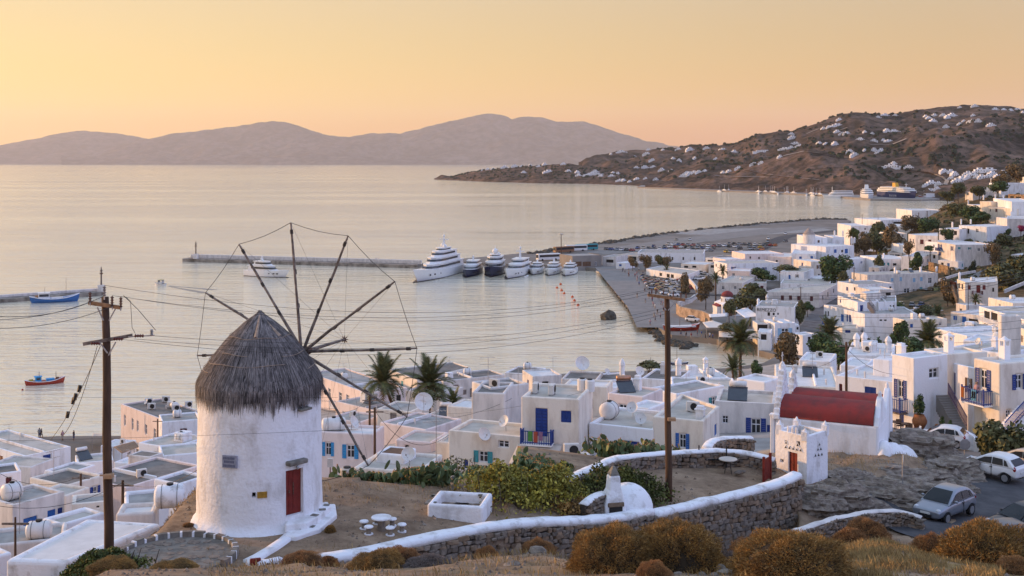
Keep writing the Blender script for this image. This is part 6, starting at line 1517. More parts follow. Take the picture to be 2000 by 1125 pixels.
burnet('reddish weeds at the foot of the twin mound',1275,1122,31.8,60,26,1,4)
burnet('flat reddish scrub along the roadside wall',1690,1020,49.5,80,16,1,1)
burnet('orange lit scrub in front of the roadside wall',1662,1030,46.5,66,18,1,2)
burnet('dry weed tuft at the left foot of the windmill',368,1032,44.2,22,10,1,3)
burnet('dry weed tuft at the right foot of the mill steps',645,1022,43.5,20,14,0,3)
# dry grass
def grass(label,px0,px1,Y0,Y1,n,h,seed,mask=None):
 rr=random.Random(seed);q=MB()
 for i in range(n):
  px=rr.uniform(px0,px1);Y=rr.uniform(Y0,Y1);x=(px-1000)/F*Y
  d=mnoise.fractal(Vector((x*.55,Y*.55,seed)),1,2,3)
  if d<-.05+rr.uniform(-.2,.2):continue
  z=Z(x,Y);l=h*rr.uniform(.4,1.2)*(1+d);a=rr.uniform(0,6.28);w=rr.uniform(.004,.009);bend=rr.uniform(.1,.6)*l
  q.add([(x-w,Y,z-.02),(x+w,Y,z-.02),(x+math.cos(a)*bend*.4+w*.6,Y+math.sin(a)*bend*.4,z+l*.6),(x+math.cos(a)*bend,Y+math.sin(a)*bend,z+l)],[(0,1,2),(0,2,3)])
 o=q.obj('dry_grass',DRYGRASS);tag(o,label,'grass',None,'stuff')
grass('tall dry yellow grass covering the mound at the bottom right',1600,1960,31,47,26000,.20,3)
grass('sparse dry grass across the sandy foreground',400,1600,30.5,42,5000,.18,4)
grass('thin dry grass on the rocky slope below the chapel',1600,1860,59,76,5000,.16,6)
grass('thin dry weeds along the edges of the windmill terrace',320,1000,47,54,5000,.14,8)
# boulders and pale stones of the foreground
for px,py,Y,s,lab in((1050,1075,40.5,(.42,.3,.24),'smooth grey boulder before the stone wall'),(1000,1102,35,(.3,.2,.12),'flat brown rock at the left of the grey boulder'),(1120,1104,34.5,(.5,.3,.10),'sloping brown slab rock left of the twin mound'),(1408,1104,33,(.18,.15,.26),'pointed white stone between the two dome bushes'),(1420,1112,32.5,(.3,.2,.16),'broken white stone at the foot of the pointed one'),(1395,1118,32,(.22,.16,.1),'small white rubble stone left of the broken one'),(1370,1110,32.6,(.16,.12,.07),'flat pale stone beside the twin mound'),(1325,1108,32.2,(.14,.1,.07),'small pale stone under the twin mound'),(1660,1095,35.5,(.25,.15,.08),'flat grey stone at the left of the grass mound'),(1690,1112,33,(.22,.2,.16),'rounded grey stone at the bottom of the grass mound'),(1730,1045,44,(.22,.15,.1),'grey stone on top of the grass mound'),(690,1112,36.8,(.5,.3,.2),'pale sloping rock left of the brown dome bush'),(1850,1075,40,(.3,.2,.12),'grey stone beside the gravel path')):
 p=W(px,py,Y);m_=rnd.choice(ROCKS);pale='white' in lab or 'pale' in lab
 o=put(m_,'boulder',None,(p.x,p.y,Z(p.x,p.y)+s[2]*.3),rnd.uniform(0,6),s);tag(o,lab,'boulder')
 # schist outcrops under the chapel
for i,(px,py,Y,s,lab)in enumerate(((1800,885,72,(3.2,2.2,1.9),'big bare rock outcrop right of the chapel buttress'),(1850,925,68,(2.6,1.8,1.3),'layered rock outcrop above the road bend'),(1740,935,64,(3.0,1.5,.9),'flat layered ledge of rock below the chapel wall'),(1700,975,60.5,(2.8,1.2,1.3),'steep rock face of the road cutting, middle'),(1640,985,58.6,(2.2,1.0,1.4),'steep rock face of the road cutting below the dovecote'),(1765,975,61,(2.4,1.2,1.3),'steep rock face of the road cutting, right part'),(1590,975,57.6,(1.4,.9,1.3),'rough rock at the right end of the dry stone wall'),(1870,955,64.5,(1.6,1.2,1.1),'tumbled rocks at the road end of the outcrop'),(1655,935,61.6,(1.8,1.0,.7),'grey rock shelf right of the dovecote'),(1820,960,62.5,(2.0,1.1,1.1),'dark cracked rock above the silver car'))):
 p=W(px,py,Y)
 def rk(i=i):
  import bmesh
  bm=bmesh.new();bmesh.ops.create_icosphere(bm,subdivisions=5,radius=1)
  for v in bm.verts:
   d=v.co.copy();k=1+.30*mnoise.fractal(d*1.3+Vector((i*5.1,0,0)),1,2,4)-.22*abs(mnoise.fractal(Vector((d.x*3.2+i,d.y*3.2,d.z*9+i)),1,2,4))
   v.co=d*k;zz=v.co.z+.12*v.co.x;zq=round(zz*8)/8;v.co.z+=(zq-zz)*.85;s_=.04*((int(zq*8)*7919+i)%5-2);v.co.x*=1+s_;v.co.y*=1+s_
  me=bpy.data.meshes.new('rock_outcrop');bm.to_mesh(me);bm.free();me.materials.append(ROCK);return me
 o=put(rk(),'rock_outcrop',None,(p.x,p.y,min(p.z,Z(p.x,p.y)+.1)-s[2]*.15),rnd.uniform(-.4,.4),s);tag(o,lab,'rock')
 # ================================================================ boats and ships
HULLW=mat('white_gelcoat',(.74,.73,.72),.35,.03,2,spec=.5)
HULLNAVY=mat('navy_hull_paint',(.015,.022,.07),.3,.05,2,spec=.5)
HULLBLUE=mat('blue_boat_paint',(.03,.13,.36),.5,.1,2)
HULLRED=mat('red_boat_paint',(.36,.045,.025),.55,.12,2)
FERRYBLUE=mat('ferry_blue_paint',(.02,.035,.13),.5,.08,.3)
YFUN=mat('yellow_funnel_paint',(.60,.33,.03),.5,.08,.5)
TEAK=mat('teak_deck',(.32,.22,.14),.7,.15,3)
ANTIFOUL=mat('dark_antifouling',(.03,.02,.025),.6,.1,2)
def hull_rings(L,Wd,Hb,Hs,n=14,bluff=2.2,flare=.75,draft=.8,rake=.10):
 """Hull along +x (bow at +L/2): rings from stern to bow, each keel - bilge - chine - gunwale on both sides."""
 rings=[]
 for i in range(n+1):
  s=i/n;w=Wd/2*(1-max(0,(s-.42)/.58)**bluff)*(.86+.14*min(1,s/.25));w=max(w,.015*Wd)
  g=Hs+(Hb-Hs)*max(0,(s-.25)/.75)**1.8;x=-L/2+L*s;fl=flare*max(0,(s-.5)/.5)
  xk=x-rake*L*max(0,(s-.6)/.4)**1.5
  wl=w*(1-.55*fl)
  rings.append([(x,w,g),(x*.5+xk*.5,(w+wl)/2,g*.5),(xk,wl*.96,.0),(xk-.02*L*(s>.9),wl*.55,-draft),(xk-.02*L*(s>.9),-wl*.55,-draft),(xk,-wl*.96,.0),(x*.5+xk*.5,-(w+wl)/2,g*.5),(x,-w,g)])
 return rings
def hull(q,L,Wd,Hb,Hs,**k):
 r=hull_rings(L,Wd,Hb,Hs,**k);q.loft(r,closed=True);return r
def house_outline(x0,x1,w,front=.35,n=6):
 """Deck house plan with a rounded front (towards +x)."""
 pts=[(x0,-w)]
 f=(x1-x0)*front
 for i in range(n+1):
  a=-math.pi/2+math.pi*i/n;pts.append((x1-f+f*math.cos(a),w*math.sin(a)))
 pts.append((x0,w));return pts
def tier(q,x0,x1,w,z0,z1,slope=.0,front=.35,lip=0.0):
 a=house_outline(x0,x1,w,front);b=house_outline(x0+slope*.2,x1-slope,w*.96,front)
 q.loft([[(x,y,z0)for x,y in a],[(x,y,z1)for x,y in b]])
 if lip:
  c=house_outline(x0-lip*.6,x1-slope+lip,w+lip*.25,front);q.prism(c,z1,z1+.22)
def band(q,x0,x1,w,z0,z1,slope,H0,H1,front=.35,skip=.12):
 """Dark window band standing 3 cm proud of a tier."""
 f0=(z0-H0)/(H1-H0);f1=(z1-H0)/(H1-H0)
 def ring(z,f):return[(x,y*1.0,z)for x,y in house_outline(x0+(x1-x0)*skip,x1-slope*f+.05,w*(1-.04*f)+.04,front)]
 a,b=ring(z0,f0),ring(z1,f1);n=len(a);vs=a+b;q.add(vs,[(i,i+1,n+i+1,n+i)for i in range(n-1)])
def heading(bow,stern):return math.atan2(bow[1]-stern[1],bow[0]-stern[0])
def yacht(label,loc,rz,L,Wd,Hb,Hs,tiers,hullm=HULLW,mast=4.0,domes=(),ports=True,name='motor_yacht',antif=True,group=None):
 t=thing(name,label,'yacht',(loc[0],loc[1],0),rz,group)
 q=MB();hull(q,L,Wd,Hb,Hs);bevel(q.obj('hull',hullm,t,smooth=False),.05,1)
 q=MB();r=hull_rings(L*.997,Wd*.985,.18,.18);q.loft([[(x*1.002,y*1.02,min(z,.17)if z>0 else z)for x,y,z in k]for k in r]);q.obj('boot_stripe',ANTIFOUL,t)
 q=MB();out=[(x,y,z-.08)for x,y,z in[k[0]for k in hull_rings(L,Wd,Hb,Hs)]];n=len(out);vs=out+[(x,-y,z)for x,y,z in out];q.add([(x,y*.97,z)for x,y,z in vs],[(i,n+i,n+i+1,i+1)for i in range(n-1)]);q.obj('deck',TEAK,t)
 for i,(x0,x1,w,z0,z1,sl)in enumerate(tiers):
  x0,x1=x0*L,x1*L
  q=MB();tier(q,x0,x1,w,z0,z1,sl,.35,.5);dk=q.obj('deck_house',HULLW,t)
  q=MB();h=z1-z0;band(q,x0,x1,w,z0+h*.42,z0+h*.80,sl,z0,z1);q.obj('window_band',GLASS,dk)
 zt=tiers[-1][4];xm=(tiers[-1][0]*.6+tiers[-1][1]*.4)*L
 if mast:
  q=MB();q.loft([[(xm-.9,-.5,zt),(xm+.5,-.35,zt),(xm+.5,.35,zt),(xm-.9,.5,zt)],[(xm-1.0,-.2,zt+mast*.7),(xm-.4,-.15,zt+mast*.7),(xm-.4,.15,zt+mast*.7),(xm-1.0,.2,zt+mast*.7)]]);q.box(xm-1.1,-mast*.3,zt+mast*.5,xm-.5,mast*.3,zt+mast*.56);q.tube([(xm-.7,0,zt+mast*.7),(xm-.7,0,zt+mast)],.06,5);q.obj('mast',HULLW,t)
 for x,y,z,r_ in domes:q=MB();q.ball((xm+x,y,zt+z),r_,12,8);q.obj('radar_dome',HULLW,t,smooth=True)
 if ports:
  for sg in(-1,1):
   for f in(.0,.1,.2,.27):
    q=MB();x=L*f;w_=Wd/2*(1-max(0,(f+.5-.42)/.58)**2.2);q.box(x-.45,sg*w_*.93-.12,Hs*.55,x+.45,sg*w_*.93+.14*1,Hs*.72);q.obj('porthole',GLASS,t)
 q=MB()
 rr=hull_rings(L,Wd*.96,Hb,Hs)
 for sg in(0,7):
  pts=[Vector(k[sg])+Vector((0,0,.75))for k in rr[4:]];q.tube(pts,.035,4)
  for k in rr[4:]:q.tube([Vector(k[sg]),Vector(k[sg])+Vector((0,0,.75))],.025,4)
 q.obj('guard_rail',METAL,t)['kind']='stuff'
 return t
def place(bow_px,stern_px):
 b,s=sea(*bow_px),sea(*stern_px);c=(b+s)/2;return c,heading(b,s),(b-s).length
c,h_,l_=place((806,553),(893,529))
yacht('largest white motor yacht with four stacked decks and a domed mast, bow to the left',c,h_,max(l_,46),9.4,5.2,3.4,[(-.44,.25,4.1,3.4,5.7,2.4),(-.38,.15,3.7,5.9,8.1,2.2),(-.33,.05,3.1,8.3,10.3,2.0),(-.24,-.05,2.2,10.5,11.5,1.0)],mast=6.5,domes=((1.2,1.1,.7,.9),(-2.6,-1.1,.9,1.0),(-.7,0,5.0,.55)))
c,h_,l_=place((903,547),(936,526));yacht('sleek navy hulled yacht with a low white curved superstructure',c,h_,30,7.0,3.4,2.3,[(-.36,.30,3.0,2.3,4.0,4.6),(-.32,.06,2.5,4.2,5.5,2.4)],HULLNAVY,2.4,((-.5,0,1.8,.4),))
c,h_,l_=place((954,545),(975,525));yacht('dark blue explorer yacht seen bow on with a round mast dome',c,h_,32,8.4,4.6,2.8,[(-.36,.24,3.7,2.8,5.1,1.2),(-.32,.10,3.2,5.3,7.1,1.0),(-.22,.0,2.2,7.3,8.0,.6)],HULLNAVY,4.0,((0,0,1.4,1.2),(.5,1.6,.6,.5)))
c,h_,l_=place((982,548),(1031,528));yacht('white yacht with a tall slim radar mast and an open flybridge',c,h_,36,7.8,4.4,2.6,[(-.40,.20,3.4,2.6,4.6,3.4),(-.36,.04,2.8,4.8,6.4,2.6)],HULLW,6.0,((-.7,0,4.6,.55),(-.7,0,3.0,.4)))
c,h_,l_=place((1034,541),(1058,526));yacht('small white motor yacht with beige window covers, left of three',c,h_,20,5.6,2.7,1.9,[(-.38,.14,2.3,1.9,3.3,1.8),(-.32,-.04,1.8,3.4,4.1,.8)],HULLW,2.0,(),group=None)
c,h_,l_=place((1064,543),(1092,526));yacht('small white motor yacht with dark blue window covers, middle of three',c,h_,22,5.8,2.9,2.0,[(-.38,.16,2.4,2.0,3.4,2.0),(-.32,-.02,1.9,3.5,4.3,.9)],HULLW,2.0)
c,h_,l_=place((1096,544),(1124,527));yacht('small white motor yacht with a clear black bridge, right of three',c,h_,21,5.8,2.9,2.0,[(-.38,.18,2.4,2.0,3.4,2.6),(-.32,-.04,1.9,3.5,4.2,.9)],HULLW,1.8)
c,h_,l_=place((575,543),(474,537));yacht('white motor yacht under way in front of the mole, behind the sails',c,h_,22.5,5.6,3.3,2.4,[(-.40,.24,2.3,2.4,4.4,2.4),(-.28,.10,1.9,4.6,6.2,1.8)],HULLW,2.2,((-.5,0,1.9,.35),))
def caique(label,loc,rz,L,m,trim,cab,masts,stuff=(),name='fishing_boat'):
 t=thing(name,label,'fishing boat',(loc[0],loc[1],0),rz)
 Wd=L*.3;rings=[]
 for i in range(15):
  s=i/14;w=Wd/2*max(.03,(1-abs(2*s-1)**2.4));g=L*.085+L*.07*abs(2*s-1)**2.2*(1.25 if s>.5 else.8);x=-L/2+L*s
  rings.append([(x,w,g),(x*.97,w*.92,g*.4),(x*.9,w*.6,-.25),(x*.85,0,-.6),(x*.9,-w*.6,-.25),(x*.97,-w*.92,g*.4),(x,-w,g)])
 q=MB();q.loft(rings,closed=True);q.obj('hull',m,t)
 q=MB()
 for sg in(0,6):q.tube([Vector(r[sg])for r in rings],L*.009,5)
 q.obj('gunwale',trim,t)
 q=MB();q.add([(r[0][0]*.98,r[0][1]*.92,r[0][2]-.25)for r in rings]+[(r[6][0]*.98,r[6][1]*.92,r[6][2]-.25)for r in rings],[(i,15+i,16+i,i+1)for i in range(14)]);q.obj('deck',TEAK,t)
 if cab:
  x0,x1,w,z0,z1,cm=cab;q=MB();q.loft([[(x0,-w,z0),(x1,-w,z0),(x1,w,z0),(x0,w,z0)],[(x0,-w*.95,z1),(x1-.15,-w*.95,z1),(x1-.15,w*.95,z1),(x0,w*.95,z1)]]);q.box(x0-.2,-w*1.1,z1,x1+.1,w*1.1,z1+.1);cb=q.obj('cabin',cm,t)
  q=MB();q.box(x0+.25,-w*1.0,z0+(z1-z0)*.5,x1-.3,-w*.9,z0+(z1-z0)*.85);q.obj('window',GLASS,cb)
  q=MB();q.box(x1-.14,-w*.7,z0+(z1-z0)*.5,x1-.04,w*.7,z0+(z1-z0)*.85);q.obj('window',GLASS,cb)
 for x,h in masts:q=MB();q.tube([(x,0,0),(x+.05,0,h)],[.09,.04],6);q.tube([(x,-.5,h*.8),(x,.5,h*.8)],.03,4);q.obj('mast',OLDWOOD,t)
 for bx in stuff:
  q=MB();q.box(*bx[:6]);q.obj(bx[6],bx[7],t)
 return t
c,h_,l_=place((151,588),(62,592));caique('long blue wooden boat moored along the left mole, white cabin astern',c,h_,16,HULLBLUE,WHITE,(-5.2,-1.6,1.3,.9,3.3,HULLW),((3.6,8.2),(-3.2,5.4)),((-6.2,-1.0,1.0,-5.2,1.0,2.4,'awning',ORANGEWOOD),(-1.0,-.9,1.0,2.6,.9,1.7,'hatch',HULLW)))
c,h_,l_=place((122,747),(53,753));caique('small red fishing boat with a turquoise cabin, anchored off the beach',c,h_,8.2,HULLRED,WHITE,(-2.0,-.7,.7,.5,1.7,SKYBLUE),((-1.2,2.8),(2.2,2.6)),((.2,-.6,.5,1.9,.6,1.15,'hatch',SKYBLUE),(2.2,-.35,.6,2.8,.35,1.3,'winch',RUST),(-3.2,-.4,.6,-2.4,.4,1.2,'net_pile',YELLOWGREEN)))
tag(put((lambda q:(q.ball((0,0,.1),(.22,.22,.22),10,6),q.mesh('buoy',HULLRED))[1])(MB()),'buoy',None,sea(44,762)),'tiny dark mooring buoy left of the red fishing boat','buoy')
c,h_,l_=place((301,556),(327,557));caique('little white motor boat with an awning crossing the harbour mouth',c,h_,5.4,HULLW,RUST,(-.9,.7,.75,.5,1.0,HULLW),(),((-1.0,-.8,1.9,.9,.8,2.0,'awning',YELLOWGREEN),(-1.0,-.75,.6,-.92,.75,1.9,'post',METAL),(.82,-.75,.6,.9,.75,1.9,'post',METAL)),'motor_boat')
FOAM=mat('foam',(.20,.20,.22),.35,.25,.8)
for sx,a,b_ in((0,sea(329,558,.012),sea(420,566,.012)),(1,sea(329,559,.012),sea(400,572,.012))):
 d=(b_-a);n_=Vector((-d.y,d.x,0)).normalized();q=MB();q.add([a-n_*.5,a+n_*.5,b_+n_*1.6,b_-n_*1.6],[(0,1,2,3)]);o=q.obj('wake',FOAM);o['kind']='stuff';tag(o,'faint foamy wake behind the little motor boat','wake')
c,h_,l_=place((1312,712),(1336,712));caique('small dark sailing boat behind the roofs right of the pole',c,h_,5,HULLNAVY,WHITE,(-.8,.6,.6,.5,1.0,HULLW),((.2,4.0),),())
c,h_,l_=place((1162,530),(1176,533));caique('white open dinghy tied up under the port office',c,h_,6,HULLW,BLACK,None,(),((-2.2,-.5,.4,-1.6,.5,1.2,'outboard',BLACK),))
c,h_,l_=place((1066,543.5),(1074,541));caique('grey tender beside the white yachts',sea(1028,541),h_,5,HULLW,BLACK,None,(),())
bq=MB();bq.ball((0,0,.15),(.5,.5,.5),12,8);bq.lathe([(.12,.55),(.08,.85)],6);bme=bq.mesh('buoy',mat('orange_buoy',(.55,.10,.02),.5,.08,3),True)
for i,(px,py)in enumerate(((1095,556),(1088,563),(1097,568),(1102,574),(1118,581),(1122,588),(1129,597))):
 o=put(bme,'buoy',None,sea(px,py));tag(o,('farthest','second farthest','third','fourth','fifth','second nearest','nearest')[i]+' orange buoy in the line off the small yachts','buoy','orange buoys in a line')
 # ferries at the new port
def ferry(label,loc,rz,L,Wd,H,hullm,decks,funnel=None,name='ferry',text=None):
 t=thing(name,label,'ship',(loc[0],loc[1],0),rz)
 q=MB();hull(q,L,Wd,H*1.15,H,draft=2,bluff=2.6,flare=.5,rake=.06);q.obj('hull',hullm,t)
 for i,(x0,x1,w,z0,z1,m)in enumerate(decks):
  q=MB();tier(q,x0*L,x1*L,w,z0,z1,2.0,.16,.4);dk=q.obj('deck_house',m,t)
  q=MB();band(q,x0*L,x1*L,w,z0+(z1-z0)*.45,z0+(z1-z0)*.75,2.0,z0,z1,.16,.05);q.obj('window_band',GLASS,dk)
 if funnel:
  x,z0,z1,m=funnel;q=MB();q.loft([[(x*L-4,-2.6,z0),(x*L+4,-2.6,z0),(x*L+4,2.6,z0),(x*L-4,2.6,z0)],[(x*L-4.5,-2.0,z1),(x*L+2,-2.0,z1),(x*L+2,2.0,z1),(x*L-4.5,2.0,z1)]]);q.obj('funnel',m,t)
 zt=decks[-1][4];q=MB();q.tube([(decks[-1][1]*L*.8,0,zt),(decks[-1][1]*L*.8,0,zt+6)],[.4,.15],5);q.box(decks[-1][1]*L*.8-.2,-2,zt+3.6,decks[-1][1]*L*.8+.2,2,zt+4);q.obj('mast',HULLW,t)
 return t
def text_on(s,size,m,loc,rot,parent=None,name='lettering',depth=.02):
 cu=bpy.data.curves.new('lettering','FONT');cu.body=s;cu.size=size;cu.align_x='CENTER';cu.align_y='CENTER';cu.extrude=depth
 o=bpy.data.objects.new('tmp',cu);col.objects.link(o);dg=bpy.context.evaluated_depsgraph_get();me=bpy.data.meshes.new_from_object(o.evaluated_get(dg));bpy.data.objects.remove(o);bpy.data.curves.remove(cu)
 me.materials.clear();me.materials.append(m);k=put(me,name,parent,loc);k.rotation_euler=rot;return k
c1=sea(1752,391);fr=ferry('large blue and white car ferry with a yellow funnel at the far port',(c1.x+16,c1.y+40,0),R(-77),78,20,9.4,FERRYBLUE,[(-.47,.42,10,9.4,11.8,HULLW),(-.45,.37,9.6,12,14,HULLW),(-.40,.26,8.5,14.2,15.4,HULLW)],(-.1,15.4,21,YFUN))
text_on('BLUE STAR',3.4,HULLW,(2,-10.1,4.6),(R(90),0,0),fr)
c2=sea(1692,391);ferry('white passenger ship with a swept funnel, left of the blue ferry',(c2.x+12,c2.y+36,0),R(-104),66,15,6.4,HULLW,[(-.42,.36,7.2,6.4,8.8,HULLW),(-.40,.28,6.6,9,11.4,HULLW),(-.34,.12,5,11.6,13,HULLW)],(-.16,13,18.5,HULLW))
c3=sea(1640,387);ferry('low white catamaran ferry with reddish decks at the far port',(c3.x,c3.y+10,0),R(-172),42,12,3.4,HULLW,[(-.48,.30,5.6,3.4,6.4,HULLW),(-.46,.22,5.0,6.6,9.4,HULLW)],None)
c4=sea(1812,388);caique('small red and white work boat right of the blue ferry',(c4.x,c4.y),R(190),26,HULLRED,WHITE,(-8,4,3,2,7,HULLW),((2,13),),())
# lights on the moles
def light_tower(label,loc,h,name='harbour_light'):
 t=thing(name,label,'beacon',loc);q=MB();q.box(-1.0,-1.0,0,1.0,1.0,2.4);bevel(q.obj('base',WHITE_OLD,t),.1)
 q=MB();q.lathe([(.34,2.4),(.26,h*.8),(.45,h*.82),(.45,h*.86),(.2,h*.88),(.22,h*.95),(.02,h)],10);q.obj('column',OLDWOOD,t)
 q=MB();q.lathe([(.6,h*.7),(.62,h*.72),(.6,h*.74)],10);q.obj('gallery',RUST,t);return t
p=sea(190,579);light_tower('rusty harbour light on a white block at the end of the left mole',(p.x,p.y+4,1.3),9)
p=sea(378,513);light_tower('slender harbour light near the end of the long white mole',(p.x,p.y+4,1.5),8.5)
# ================================================================ cars
def carpaint(name,c,metal=.0):return mat(name,c,.28,.03,2,spec=.6,metal=metal)
CP={'silver':carpaint('silver_car_paint',(.27,.29,.33),.5),'white':carpaint('white_car_paint',(.74,.73,.73)),'black':carpaint('black_car_paint',(.02,.02,.025)),'blue':carpaint('blue_car_paint',(.03,.06,.20)),'red':carpaint('red_car_paint',(.28,.02,.02)),'grey':carpaint('grey_car_paint',(.14,.14,.15),.3),'beige':carpaint('beige_car_paint',(.50,.44,.36)),'yellow':carpaint('yellow_car_paint',(.55,.36,.05)),'orange':carpaint('orange_car_paint',(.50,.14,.03))}
CARGLASS=mat('car_glass',(.012,.014,.017),.12,0,spec=.28)
TAIL=mat('tail_lamp',(.32,.01,.012),.2,.05,5);HEAD=mat('head_lamp',(.55,.56,.58),.12,.05,5);RIM=mat('wheel_rim',(.45,.45,.46),.35,.05,6,metal=.6);PLATE=mat('number_plate',(.66,.66,.64),.5,.02,8)
def interp_st(st,x):return[float(np.interp(x,[s[0]for s in st],[s[k]for s in st]))for k in range(1,len(st[0]))]
BODY=[(-1.88,.62,.42,.66),(-1.84,.74,.30,.74),(-1.6,.80,.24,.80),(-1.1,.83,.22,.90),(-.6,.835,.22,.95),(0,.835,.22,.96),(.8,.835,.22,.97),(1.35,.825,.23,.98),(1.7,.79,.27,.98),(1.84,.74,.33,.93),(1.88,.66,.42,.84)]
ROOFL=[(-.98,.90),(-.55,1.17),(-.10,1.40),(.15,1.47),(.6,1.49),(1.05,1.46),(1.35,1.36),(1.62,1.12),(1.78,.96)]
def car(label,loc,rz,paint,group=None,sx=1.0,hatch=True):
 """Hatchback facing -x: body, cabin, panes, wheels, lamps, plates."""
 t=thing('parked_car',label,'car',loc,rz,group)
 xs=sorted({-1.88,-1.84,-1.7,-1.5,-1.3,-1.15,-1.0,-.8,-.5,0,.5,.8,1.0,1.15,1.3,1.5,1.7,1.84,1.88});rings=[]
 for x in xs:
  w,zb,zt=interp_st(BODY,x)
  for wx in(-1.17,1.22):
   d=abs(x-wx)
   if d<.36:zb=max(zb,.30+math.sqrt(max(0,.34**2-d*d)))
  rings.append([(x,-w*.92,zb),(x,-w,max(zb+.02,.45)),(x,-w*1.0,.62 if zt>.66 else zt-.05),(x,-w*.95,zt-.06),(x,-w*.84,zt),(x,w*.84,zt),(x,w*.95,zt-.06),(x,w,.62 if zt>.66 else zt-.05),(x,w,max(zb+.02,.45)),(x,w*.92,zb)])
 q=MB();q.loft(rings);b=q.obj('body',paint,t,smooth=True);m=b.modifiers.new('sub','SUBSURF');m.levels=m.render_levels=2
 # cabin with the glass set in
 def cw(z):return.80-.20*max(0,(z-.95)/.55)**1.2
 q=MB();rg=[]
 for x,z in ROOFL:
  z0=interp_st(BODY,x)[2]-.05
  rg.append([(x,-cw(z0)*.98,z0),(x,-cw(z)*1.0,max(z0+.01,z-.06)),(x,-cw(z)*.82,max(z0+.015,z)),(x,cw(z)*.82,max(z0+.015,z)),(x,cw(z)*1.0,max(z0+.01,z-.06)),(x,cw(z0)*.98,z0)])
 q.loft(rg);cb=q.obj('cabin',paint,t,smooth=True);m=cb.modifiers.new('sub','SUBSURF');m.subdivision_type='SIMPLE';m.levels=m.render_levels=1;bevel(cb,.03,2,25)
 def pane(pts,name='window'):k=MB();k.add(pts,[tuple(range(len(pts)))]);k.obj(name,CARGLASS,t)
 o=.012
 def zr(x):return float(np.interp(x,[a for a,_ in ROOFL],[b for _,b in ROOFL]))
 pane([(-.93-o,-.70,.96+o),(-.93-o,.70,.96+o),(-.52-.02,.62,1.20+o),(-.12,.53,1.405+o*1.5),(-.12,-.53,1.405+o*1.5),(-.52-.02,-.62,1.20+o)],'windscreen')
 pane([(1.72+o,.62,1.02),(1.72+o,-.62,1.02),(1.63+.02,-.58,1.14),(1.40+.02,-.52,1.335),(1.40+.02,.52,1.335),(1.63+.02,.58,1.14)],'rear_window')
 for sg in(-1,1):
  for x0,x1,x2,x3 in((-.62,.36,.36,-.10),(.42,1.10,1.02,.42),(1.16,1.42,1.25,1.10)):
   zl=1.0;y0=cw(zl)+o;za,zb_=zr(x3)-.12,zr(x2)-.12
   pts=[(x0,sg*y0,zl),(x1,sg*y0,zl),(x2,sg*(cw(zb_)+o),zb_),(x3,sg*(cw(za)+o),za)]
   pane(pts if sg<0 else pts[::-1],'side_window')
  for wx in(-1.17,1.22):
   k=MB();k.tube([(0,-.1,0),(0,.1,0)],.30,16);wh=k.obj('wheel',BLACK,t,(wx,sg*.74,.30))
   k=MB();k.tube([(0,-.108,0),(0,.108,0)],.20,12)
   for i in range(5):k.box(-.02,-.112,-.02,.02,.112,.02)
   k.obj('rim',RIM,wh)
  k=MB();k.ball((-1.66,sg*.60,.72),(.17,.13,.10),10,6);k.obj('headlight',HEAD,t,smooth=True)
  k=MB();k.ball((1.74,sg*.69,.86),(.10,.08,.17),8,6);k.obj('tail_light',TAIL,t,smooth=True)
  k=MB();k.ball((-.50,sg*.92,1.02),(.07,.10,.07),8,5);k.obj('mirror',paint,t)
  k=MB();k.box(.30,sg*.835-.02,.80,.44,sg*.835+.02,.84);k.obj('door_handle',BLACK,t)
  k=MB();k.box(-.02+.40,sg*.833-.012,.30,.41,sg*.833+.012,.96);k.obj('door_seam',BLACK,t)
 k=MB();k.box(-1.93,-.35,.38,-1.87,.35,.50);k.obj('grille',BLACK,t)
 k=MB();k.box(-1.915,-.26,.52,-1.885,.26,.62);k.obj('number_plate',PLATE,t)
 k=MB();k.box(1.875,-.26,.56,1.905,.26,.67);k.obj('number_plate',PLATE,t)
 t.scale=(sx,1,1)if not hasattr(sx,'__len__')else sx
 return t
def gz(px,py,Y):p=W(px,py,Y);return p
# the road up from the bend, right edge
ROADPTS=[W(1690,1015,57.5),W(1780,1018,58.5),W(1860,1015,58.8),W(1930,1000,60.5),W(2010,975,64),W(2120,950,68)]
ROADZ=[(-400,29.9)]
def roadz(x,y):return float(np.interp(x,[p.x for p in ROADPTS],[p.z for p in ROADPTS]))
ribbon('road',[(p.x,p.y,0)for p in ROADPTS],9.5,ASPHALT,.06,step=1.0,zf=lambda x,y:max(roadz(x,y),Z(x,y)if y<62.5 else-9))
for k_ in range(5):
 a,b=ROADPTS[2].lerp(ROADPTS[4],k_/5+.02),ROADPTS[2].lerp(ROADPTS[4],k_/5+.11)
q=MB();a,b=W(1885,1034,57.2),W(2030,990,61.2);d=(b-a);d.z=0;d.normalize();n_=Vector((-d.y,d.x,0))*.07
vs=[]
for i in range(13):
 p=a.lerp(b,i/12);zz=roadz(p.x,p.y)+.085;vs+=[(p.x-n_.x,p.y-n_.y,zz),(p.x+n_.x,p.y+n_.y,zz)]
q.add(vs,[(2*i,2*i+2,2*i+3,2*i+1)for i in range(12)]);q.obj('road_line',PAINTWHITE)['kind']='structure'
ribbon('lay_by',[W(1835,893,85),W(1900,930,77),W(1960,945,75),W(2060,955,74)],5.5,QUAYTOP,.10,step=1.5,zf=Z)
def cz(x,y,road=False):return(roadz(x,y)+.06)if road else Z(x,y)+.1
p=W(1845,1010,59.2);car('silver hatchback driving out of the bend past the rock cutting',(p.x,p.y,roadz(p.x,p.y)+.05),R(40),CP['silver'])
p=W(1938,945,68.3);car('white hatchback seen from behind, parked by the octagonal sign',(p.x,p.y,roadz(p.x,p.y)+.06),R(-52),CP['white'])
